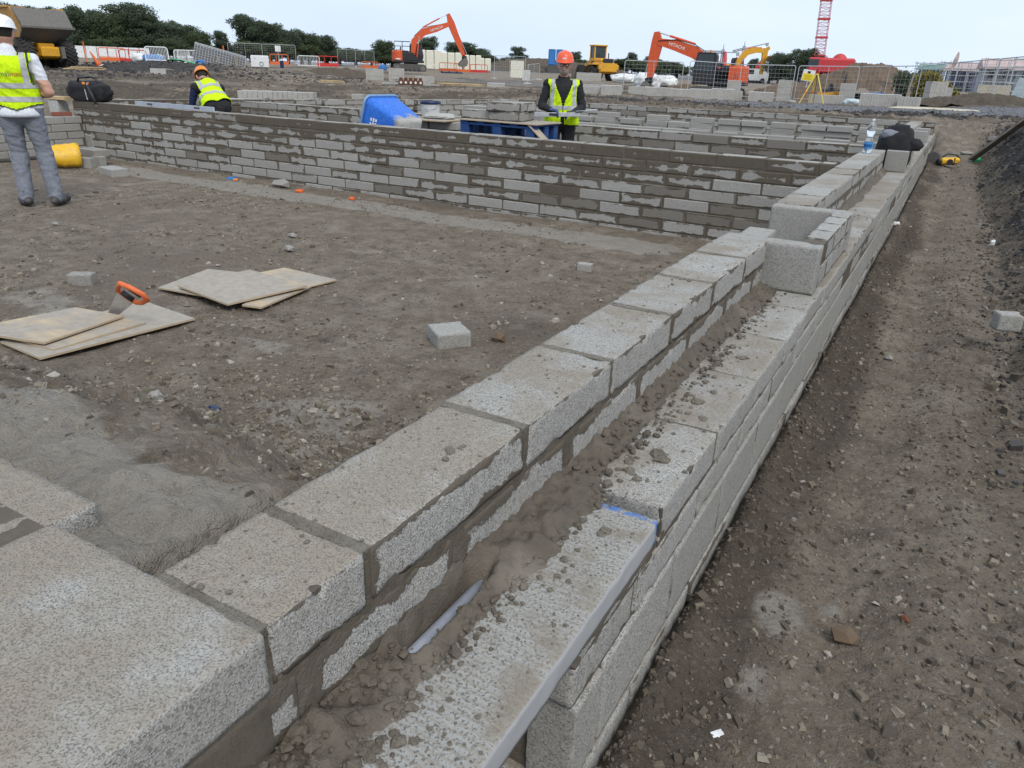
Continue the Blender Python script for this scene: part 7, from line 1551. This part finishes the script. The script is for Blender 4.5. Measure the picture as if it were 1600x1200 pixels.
x, y, z = spot(238, 84, 58); bc = thing('tarpaulin_heap', 'blue and white sheeting heaped on the rubble bank', 'tarpaulin', (x, y, z)); V, F = lumpy((1.7, .8, .55), 8, .3); link('sheet', np_mesh('sheet', V, F, M['bluesheet']), bc); V, F = lumpy((.9, .7, .6), 2, .3); link('sheet', np_mesh('sheet', V + np.array([-1.0, -.3, 0]), F, M['whitepaint']), bc)
x, y, z = spot(318, 96, 57); bc = thing('cable_coil', 'coils of blue pipe under the slanting fence panels', 'pipe coil', (x, y, z)); mb = MB()
for k in range(3): mb.tube([((.30 + .05 * k) * math.cos(t), -.4 + .1 * k, .08 + (.20 + .03 * k) * math.sin(t)) for t in np.linspace(0, 2 * math.pi, 20, endpoint=False)], .05, 6, closed=True)
mb.build('coil', M['bluesheet'], bc, smooth=True)
# timber bench and debris in front of the brown heap
x, y, z = spot(1395, 158, 50); tb = thing('timber_trestle', 'dark board on leaning timber legs before the brown spoil heap', 'trestle', (x, y, z), math.atan2(y, x) - math.pi / 2)
MB().box((0, 0, 1.12), (1.9, .7, .06), rot=Matrix.Rotation(.12, 4, 'Y')).build('board', M['steel'], tb)
for (xx, t) in ((-.8, .1), (-.1, .12), (.75, .12)): MB().box((xx, 0, .55), (.10, .5, 1.15), rot=Matrix.Rotation(t, 4, 'Y')).build('leg', M['oldtimber'], tb)
MB().box((-.9, -.3, .62), (.7, .5, .08)).build('blue_lid', M['bluesheet'], tb)
x, y, z = spot(1411, 170, 37); ps_ = thing('timber_post', 'thin timber post leaning against the long block pack', 'post', (x, y, z)); MB().box((.06, 0, .58), (.07, .07, 1.2), rot=Matrix.Rotation(.1, 4, 'Y')).build('post', M['oldtimber'], ps_)
x, y, z = spot(1458, 175, 33); sd_ = thing('sand_pad', 'flat patch of pale sand beside the haul road', 'sand', (x, y, z)); V, F = lumpy((3.0, 2.2, .12), 3, .25); link('heap', np_mesh('heap', V, F, M['sand']), sd_)
x, y, z = spot(1330, 166, 43); rb = thing('rubbish_heap', 'small heap of blue and white rubbish between the block packs', 'rubbish', (x, y, z)); V, F = lumpy((.9, .6, .3), 2, .4); link('heap', np_mesh('heap', V, F, M['wall_pale']), rb)
# surveying tripod
x, y, z = spot(1268, 163, 43); tr = thing('survey_tripod', 'yellow surveying tripod with an instrument on the haul road', 'tripod', (x, y, z), math.atan2(y, x) - math.pi / 2); hz = 1.42
for k, (fx, fy) in enumerate(((-.62, -.25), (-.1, .45), (.58, -.2))):
    lg = MB(); a, b = Vector((fx * .08, fy * .08, hz)), Vector((fx, fy, 0.0)); s_ = (b - a).cross(Vector((0, 0, 1))).normalized() * .035; lg.cyl(a + s_, a + s_ + (b - a) * .6, .02, n=6); lg.cyl(a - s_, a - s_ + (b - a) * .6, .02, n=6); lg.cyl(a + (b - a) * .5, b, .028, .02, n=6); lo = lg.build('leg', M['tripod'], tr); MB().box(a + (b - a) * .58, (.10, .06, .10), ch=.01).build('clamp', M['orangeplastic'], lo)
MB().cyl((0, 0, hz - .02), (0, 0, hz + .04), .09, n=14).build('head', M['tripod'], tr); ins = MB(); ins.box((0, 0, hz + .12), (.16, .14, .16), ch=.02); ins.build('instrument', M['red'], tr); mb = MB(); mb.cyl((0, -.11, hz + .15), (0, .11, hz + .15), .04, n=10); mb.box((0, 0, hz + .22), (.12, .1, .05), ch=.01); mb.build('telescope', M['black'], tr); mb = MB(); mb.tube([(0.02, 0, hz - .05), (.05, -.02, .8), (.06, -.04, .3), (.07, -.05, .1)], .014, 6); mb.build('strap', M['black'], tr)
# ------------------------------------------------------------------ spoil heaps and mounds (terrain)
def mound(label, px, py, D, w, d, h, seed, mat='soilheap', rz=0.0, name='spoil_heap', flat=.7):
    x, y, z = spot(px, py, D); n = 150; U, V_ = np.meshgrid(np.linspace(-1.15, 1.15, n), np.linspace(-1.15, 1.15, n // 2)); r = np.sqrt(U ** 2 + V_ ** 2) + .22 * fbm(U * 2.2 + seed, V_ * 2.2, oct=3)
    Zm = h * np.clip(1 - np.clip(r - (1 - flat) * .35, 0, 2) ** 1.6, -.3, 1) + (.10 * h + .14) * fbm(U * w * 1.2 + seed, V_ * d * 1.2, oct=5, gain=.6) - .12
    ii = np.arange(U.size).reshape(U.shape); F = np.stack([ii[:-1, :-1], ii[:-1, 1:], ii[1:, 1:], ii[1:, :-1]], -1).reshape(-1, 4)
    ob = link(name, np_mesh(name, np.stack([U.ravel() * w / 2, V_.ravel() * d / 2, Zm.ravel()], 1), F, M[mat]), None, (x, y, z), (0, 0, math.atan2(y, x) - math.pi / 2 + rz)); ob['kind'] = 'structure'; ob['label'] = label; return ob
mound('big brown spoil heap behind the mesh fence on the right', 1352, 140, 75, 8.2, 8, 2.6, 3, flat=.1); mound('low brown spoil ridge behind the tripod', 1235, 145, 66, 7.0, 5, 1.5, 5); mound('low dark earth heap before the concrete pipe', 985, 138, 62, 4.0, 3, .8, 7, mat='ground'); mound('grassy earth bank under the yellow shrub', 1535, 166, 37, 4.6, 3, .38, 11, mat='ground'); mound('grey stone embankment behind the portable toilets', 850, 122, 125, 26, 12, 2.0, 13, mat='ground'); mound('brown earth heap right of the excavator stick', 1075, 140, 70, 5, 4, .9, 17); mound('earth mound in the mud before the red barrier', 525, 122, 60, 5.5, 4, .5, 19, mat='ground')
# ------------------------------------------------------------------ trees
def crown_mesh(name, blobs, n, size, mat, seed):
    """many leaf-clump quads spread in the shells of several ellipsoid clumps"""
    rg = np.random.default_rng(seed); w = np.array([b[3] * b[4] * b[5] for b in blobs]) ** .7; pick = rg.choice(len(blobs), n, p=w / w.sum()); B_ = np.array(blobs)[pick]
    v = rg.normal(size=(n, 3)); v /= np.linalg.norm(v, axis=1, keepdims=True); rr_ = rg.uniform(.25, 1.0, n) ** .5 * (1 + rg.normal(0, .17, n)); P = B_[:, :3] + v * B_[:, 3:6] * rr_[:, None]
    a = rg.normal(size=(n, 3)) + v * .6; a /= np.linalg.norm(a, axis=1, keepdims=True); u = np.cross(a, rg.normal(size=(n, 3))); u /= np.linalg.norm(u, axis=1, keepdims=True); w_ = np.cross(a, u); s_ = size * rg.uniform(.45, 1.25, n)[:, None]
    Q = np.stack([P - u * s_ - w_ * s_ * .55, P + u * s_ * .2 - w_ * s_ * .8, P + u * s_ + w_ * s_ * .2, P - u * s_ * .1 + w_ * s_ * .85], 1); F = np.arange(n * 4).reshape(n, 4)
    me = np_mesh(name, Q.reshape(-1, 3), F, mat, smooth=False); at_ = me.attributes.new('tone', 'FLOAT', 'POINT'); at_.data.foreach_set('value', np.repeat(rg.uniform(0, 1, n), 4).astype(np.float32)); return me
def tree_proto(seed, h, w, n, size, mat='leaf', trunk=.32, nb=13):
    rr = random.Random(seed); blobs = []
    for k in range(nb):
        t = rr.random(); zz = h * (.30 + .62 * t); rad_ = w * .5 * (1 - .75 * abs(t - .38) ** 1.3) * rr.uniform(.25, .85); an = rr.uniform(0, 6.28); q = w * rr.uniform(.08, .17); blobs.append((rad_ * math.cos(an), rad_ * math.sin(an), zz, q, q, q * rr.uniform(.7, .95)))
    blobs.append((0, 0, h * .60, w * .28, w * .28, h * .26)); mb = MB(); mb.cyl((0, 0, -.3), (0, 0, h * .35), trunk, trunk * .7, n=8); mb.cyl((0, 0, h * .33), (.1, 0, h * .7), trunk * .7, trunk * .25, n=7)
    for b in blobs[:8]: mb.cyl((0, 0, h * rr.uniform(.22, .42)), b[:3], trunk * .35, .04, n=5)
    return mb.mesh('trunk', M['bark']), crown_mesh('crown', blobs, n, size, M[mat], seed)
PROTO = [tree_proto(3, 9, 8, 16000, .125, nb=44), tree_proto(5, 10, 7, 16000, .125, nb=44), tree_proto(8, 8, 9, 16000, .125, nb=46), tree_proto(12, 9, 6.5, 14000, .12, nb=40), tree_proto(17, 7, 7, 14000, .115, 'leaf2', nb=40), tree_proto(21, 5, 6.5, 15000, .11, 'leaf2', nb=44)]
PH = [9, 10, 8, 9, 7, 5]
def tree(label, px, top, D, k, wscale=1.0, base=None, name='tree', rz=None, cat='tree', grp='trees along the site boundary'):
    p = at(px, top, D); g = gz(p[0], p[1]); hgt = max(float(p[2]) - g, 1.0); r = thing(name, label, cat, (p[0], p[1], g), RNG.uniform(0, 6.28) if rz is None else rz, grp); s_ = hgt / (PH[k] * .97); r.scale = (s_ * wscale * 1.35, s_ * wscale * 1.35, s_)
    link('trunk', PROTO[k][0], r); link('crown', PROTO[k][1], r); return r
TR = [(-25, 10, 118, 0, 1.0, 'tree half out of the picture at the left edge'), (22, 8, 118, 1, 1.1, 'tree behind the dump truck body'), (62, 12, 116, 0, 1.0, 'tree above the tail of the dump truck'), (105, 9, 112, 3, 1.0, 'slender tree right of the dump truck'), (138, 16, 110, 2, .95, 'rounded tree right of the slender one'), (168, 22, 108, 4, .9, 'lower tree in front of the tall oak'), (196, 6, 110, 0, 1.15, 'tallest oak on the left skyline'), (226, 24, 108, 1, .95, 'tree on the right flank of the tallest oak'), (252, 34, 108, 2, .9, 'broad tree above the white barrier'), (284, 39, 106, 0, .95, 'rounded tree at the gap in the skyline'), (312, 50, 104, 4, .9, 'small tree closing the gap in the skyline'), (345, 48, 108, 3, .9, 'small tree left of the second oak'), (386, 24, 112, 1, 1.15, 'second tall oak behind the mesh fence'), (418, 35, 110, 0, 1.0, 'tree on the right flank of the second oak'), (447, 47, 110, 2, .9, 'tree behind the red barrier'), (480, 52, 112, 4, .95, 'tree right of the one behind the red barrier'), (505, 56, 114, 0, .9, 'last tall tree before the low hedge'), (600, 64, 126, 4, 1.0, 'pale green tree left of the orange excavator'), (668, 58, 128, 1, .95, 'dark tree under the excavator boom'), (718, 66, 130, 0, 1.3, 'broad tree behind the excavator stick'), (748, 76, 130, 2, 1.1, 'tree sloping down right of the excavator'), (810, 73, 140, 3, 1.0, 'round tree left of the portable toilets'), (900, 81, 140, 1, .8, 'narrow dark tree right of the facing worker'), (990, 82, 150, 3, .9, 'tree behind the stick of the right excavator'), (1020, 88, 150, 0, .9, 'tree right of the excavator stick'), (1098, 100, 150, 4, .9, 'low tree behind the right excavator cab'), (1178, 92, 170, 1, .7, 'dark treetop beside the far yellow excavator'), (1222, 84, 120, 2, .85, 'dark rounded pine left of the crane'), (1262, 77, 118, 0, .95, 'dark tall pine behind the crane boom'), (1392, 110, 130, 4, .8, 'tree behind the brown spoil heap')]
for px, tp_, D, k, ws, lab in TR: tree(lab, px, tp_, D, k, ws)
# low hedge along the boundary: individual bushes
HB = [(20, 62), (65, 64), (110, 60), (150, 62), (190, 58), (230, 60), (270, 62), (310, 66), (350, 70), (390, 66), (430, 68), (470, 70), (510, 72), (530, 74), (555, 76), (580, 78), (612, 78), (640, 80), (670, 82), (700, 84), (730, 84), (760, 86), (790, 90), (815, 92), (840, 92), (870, 94), (910, 93), (940, 92), (970, 92), (1000, 94), (1030, 95), (1060, 98), (1095, 104), (1128, 108), (1205, 104), (1240, 103), (1275, 108)]
HL = ['at the left picture edge', 'under the dump truck body', 'beside the dump truck tyre', 'behind the leftmost red post', 'behind the cone', 'behind the orange rail', 'behind the white barred barrier', 'below the broad tree', 'under the skyline gap', 'left of the slanting fence stack', 'above the slanting fence stack', 'below the second oak', 'behind the white notice', 'behind the red-orange barrier', 'behind the white barrier before the hedge', 'behind the red barrier before the hedge', 'right of the red barrier', 'before the low middle hedge', 'in the middle of the low hedge', 'at the right of the low hedge', 'behind the excavator guard rail', 'behind the excavator cab', 'between cab and cream pallets', 'above the leftmost cream pallet', 'above the second cream pallet', 'above the bucket', 'right of the cream pallets', 'left of the round tree', 'under the round tree', 'left of the portable toilets', 'behind the toilets', 'right of the facing worker', 'left of the wheel loader', 'right of the wheel loader', 'left of the excavator stick', 'right of the excavator stick', 'behind the right boom', 'behind the right cab', 'under the tower cranes', 'before the pines', 'behind the sign', 'behind the crane']
for i, (px, tp_) in enumerate(HB): tree('hedge bush ' + HL[i], px, tp_, 104 + (px > 500) * 22 + (i % 3) * 3, 5, 1.25, name='hedge_bush', cat='bush', grp='hedge bushes along the boundary')
# yellow flowering shrub before the houses
for i, (px, tp_, D, ws) in enumerate(((1425, 108, 66, 1.4), (1455, 108, 62, 1.2), (1482, 128, 58, 1.3))):
    p = at(px, tp_, D); g = gz(p[0], p[1]); hgt = float(p[2]) - g; r = thing('shrub', ('left olive-green half of the yellow-flowered shrub', 'middle of the yellow-flowered shrub beside the flag', 'low yellow shrub before the scaffolded house')[i], 'shrub', (p[0], p[1], g), i * 2.0, 'yellow-flowered shrubs'); blobs = [(RNG.uniform(-.8, .8) * hgt * .5, RNG.uniform(-.5, .5), hgt * RNG.uniform(.3, .75), hgt * .32, hgt * .3, hgt * .28) for _ in range(7)]
    link('crown', crown_mesh('crown', blobs, 2600, .10, M['gorse'] if i else M['leaf2'], 50 + i), r); MB().cyl((0, 0, -.1), (0, 0, hgt * .6), .08, .03, n=6).build('stem', M['bark'], r)
# ------------------------------------------------------------------ houses under construction, scaffolded
def house(label, px0, px1, ridge, eaves, basep, D, roofm, wallm, storeys=2, rz=0.0, hip=False):
    a, b = at(px0, eaves, D), at(px1, eaves, D); c = (a + b) / 2; W_ = float(np.linalg.norm((b - a)[:2])); ze = float(at((px0 + px1) / 2, eaves, D)[2]); zr = float(at((px0 + px1) / 2, ridge, D)[2]); g = .3
    r = thing('house', label, 'house', (c[0], c[1], g), math.atan2(c[1], c[0]) - math.pi / 2 + rz, 'houses under construction'); he, hr = ze - g, zr - g; d = W_ * .8
    MB().box((0, d / 2, he / 2), (W_, d, he)).build('wall', M[wallm], r)
    mb = MB(); o_ = .35; mb.add([(-W_ / 2 - o_, -o_, he - .15), (W_ / 2 + o_, -o_, he - .15), (W_ / 2 + o_ - (W_ * .2 if hip else 0), d / 2, hr), (-W_ / 2 - o_ + (W_ * .2 if hip else 0), d / 2, hr), (-W_ / 2 - o_, d + o_, he - .15), (W_ / 2 + o_, d + o_, he - .15)], [(0, 1, 2, 3), (3, 2, 5, 4), (0, 3, 4), (1, 5, 2), (0, 4, 5, 1)]); mb.build('roof', M[roofm], r)
    for s_ in range(storeys):
        for k in range(3):
            w = MB().box((-W_ / 2 + W_ * (k + .5) / 3, -.02, he * (s_ + .5) / storeys), (W_ * .14, .12, he / storeys * .45)).build('window', M['wall_grey'], r); MB().box((-W_ / 2 + W_ * (k + .5) / 3, -.09, he * (s_ + .5) / storeys), (W_ * .11, .04, he / storeys * .38)).build('pane', M['cabglass'], w)
    sc = link('scaffold', None, r); nb_ = max(4, int(W_ / 1.9))
    for k in range(nb_ + 1):
        x_ = -W_ / 2 - .3 + (W_ + .6) * k / nb_
        for yy in (-1.5, -.5): MB().cyl((x_, yy, 0), (x_, yy, he + 1.0), .05, n=5).build('standard', M['galv'], sc)
    nl = storeys * 2 + 1
    for q in range(1, nl + 1):
        zz = (he + .8) * q / nl; mb = MB()
        for yy in (-1.5, -.5): mb.cyl((-W_ / 2 - .5, yy, zz), (W_ / 2 + .5, yy, zz), .05, n=5)
        mb.build('ledger', M['galv'], sc)
        if q % 2 == 0: MB().box((0, -1.0, zz + .05), (W_ + .6, .9, .06)).build('deck', M['oldtimber'], sc)
    return r
house('scaffolded house with pale pink roof and blue walls behind the yellow shrub', 1478, 1530, 97, 109, 150, 118, 'roof_pink', 'wall_violet', 2, rad(-18)); house('house with small green roof left of the pink one', 1436, 1474, 100, 108, 148, 140, 'roof_green', 'wall_violet', 2, rad(-10)); house('large scaffolded house with terracotta roof at the right', 1540, 1606, 91, 106, 152, 112, 'roof_pink', 'wall_grey', 2, rad(12)); house('pale-sheeted house cut by the right picture edge', 1590, 1680, 95, 108, 155, 92, 'roof_pink', 'wall_pale', 2, rad(0))
# gable of the first house, flag, glass panels
x, y, z = spot(1472, 150, 64); fl = thing('banner_flag', 'tall faded red banner flag on a pole before the houses', 'flag', (x, y, z), math.atan2(y, x) - math.pi / 2); top = at(1476, 80, 64); hf = float(top[2]) - z
mb = MB(); mb.cyl((0, 0, 0), (.15, 0, hf * .7), .03, n=6); mb.build('pole', M['galv'], fl); n = 14; vs = []
for k in range(n + 1):
    t = k / n; wv = .30 * math.sin(math.pi * min(1, t * .9 + .1)) ** .7; zz = hf * (.66 + .34 * t); xx = .15 + .22 * t; vs += [(xx - wv * .35, .03 * math.sin(t * 9), zz), (xx + wv * .65, .05 * math.sin(t * 7 + 1), zz)]
mb = MB(); mb.add(vs, [(2 * k, 2 * k + 1, 2 * k + 3, 2 * k + 2) for k in range(n)]); fo = mb.build('banner', M['roof_pink'], fl); fo.modifiers.new('s', 'SOLIDIFY').thickness = .02
x, y, z = spot(1588, 158, 44); gp = thing('sheet_stack', 'stack of pale bluish sheets leaning at the right picture edge', 'sheet stack', (x, y, z), math.atan2(y, x) - math.pi / 2)
for k in range(4): MB().box((.25 * k, .1 * k, .62), (.5, .06, 1.25), rot=Matrix.Rotation(.18, 4, 'Y') @ Matrix.Rotation(.1, 4, 'X')).build('sheet', M['wall_pale'], gp)
# site hoarding far left
x0_, y0_, z0_ = spot(100, 82, 98); x1_, y1_, z1_ = spot(235, 88, 98); hoard = thing('hoarding', 'low white hoarding along the far left boundary', 'fence', (x0_, y0_, z0_ - .3), math.atan2(y1_ - y0_, x1_ - x0_)); Lh = math.hypot(x1_ - x0_, y1_ - y0_); nh = 8
for k in range(nh): MB().box((Lh * (k + .5) / nh, 0, .75), (Lh / nh - .06, .05, 1.5)).build('panel', M['whitepaint'], hoard)
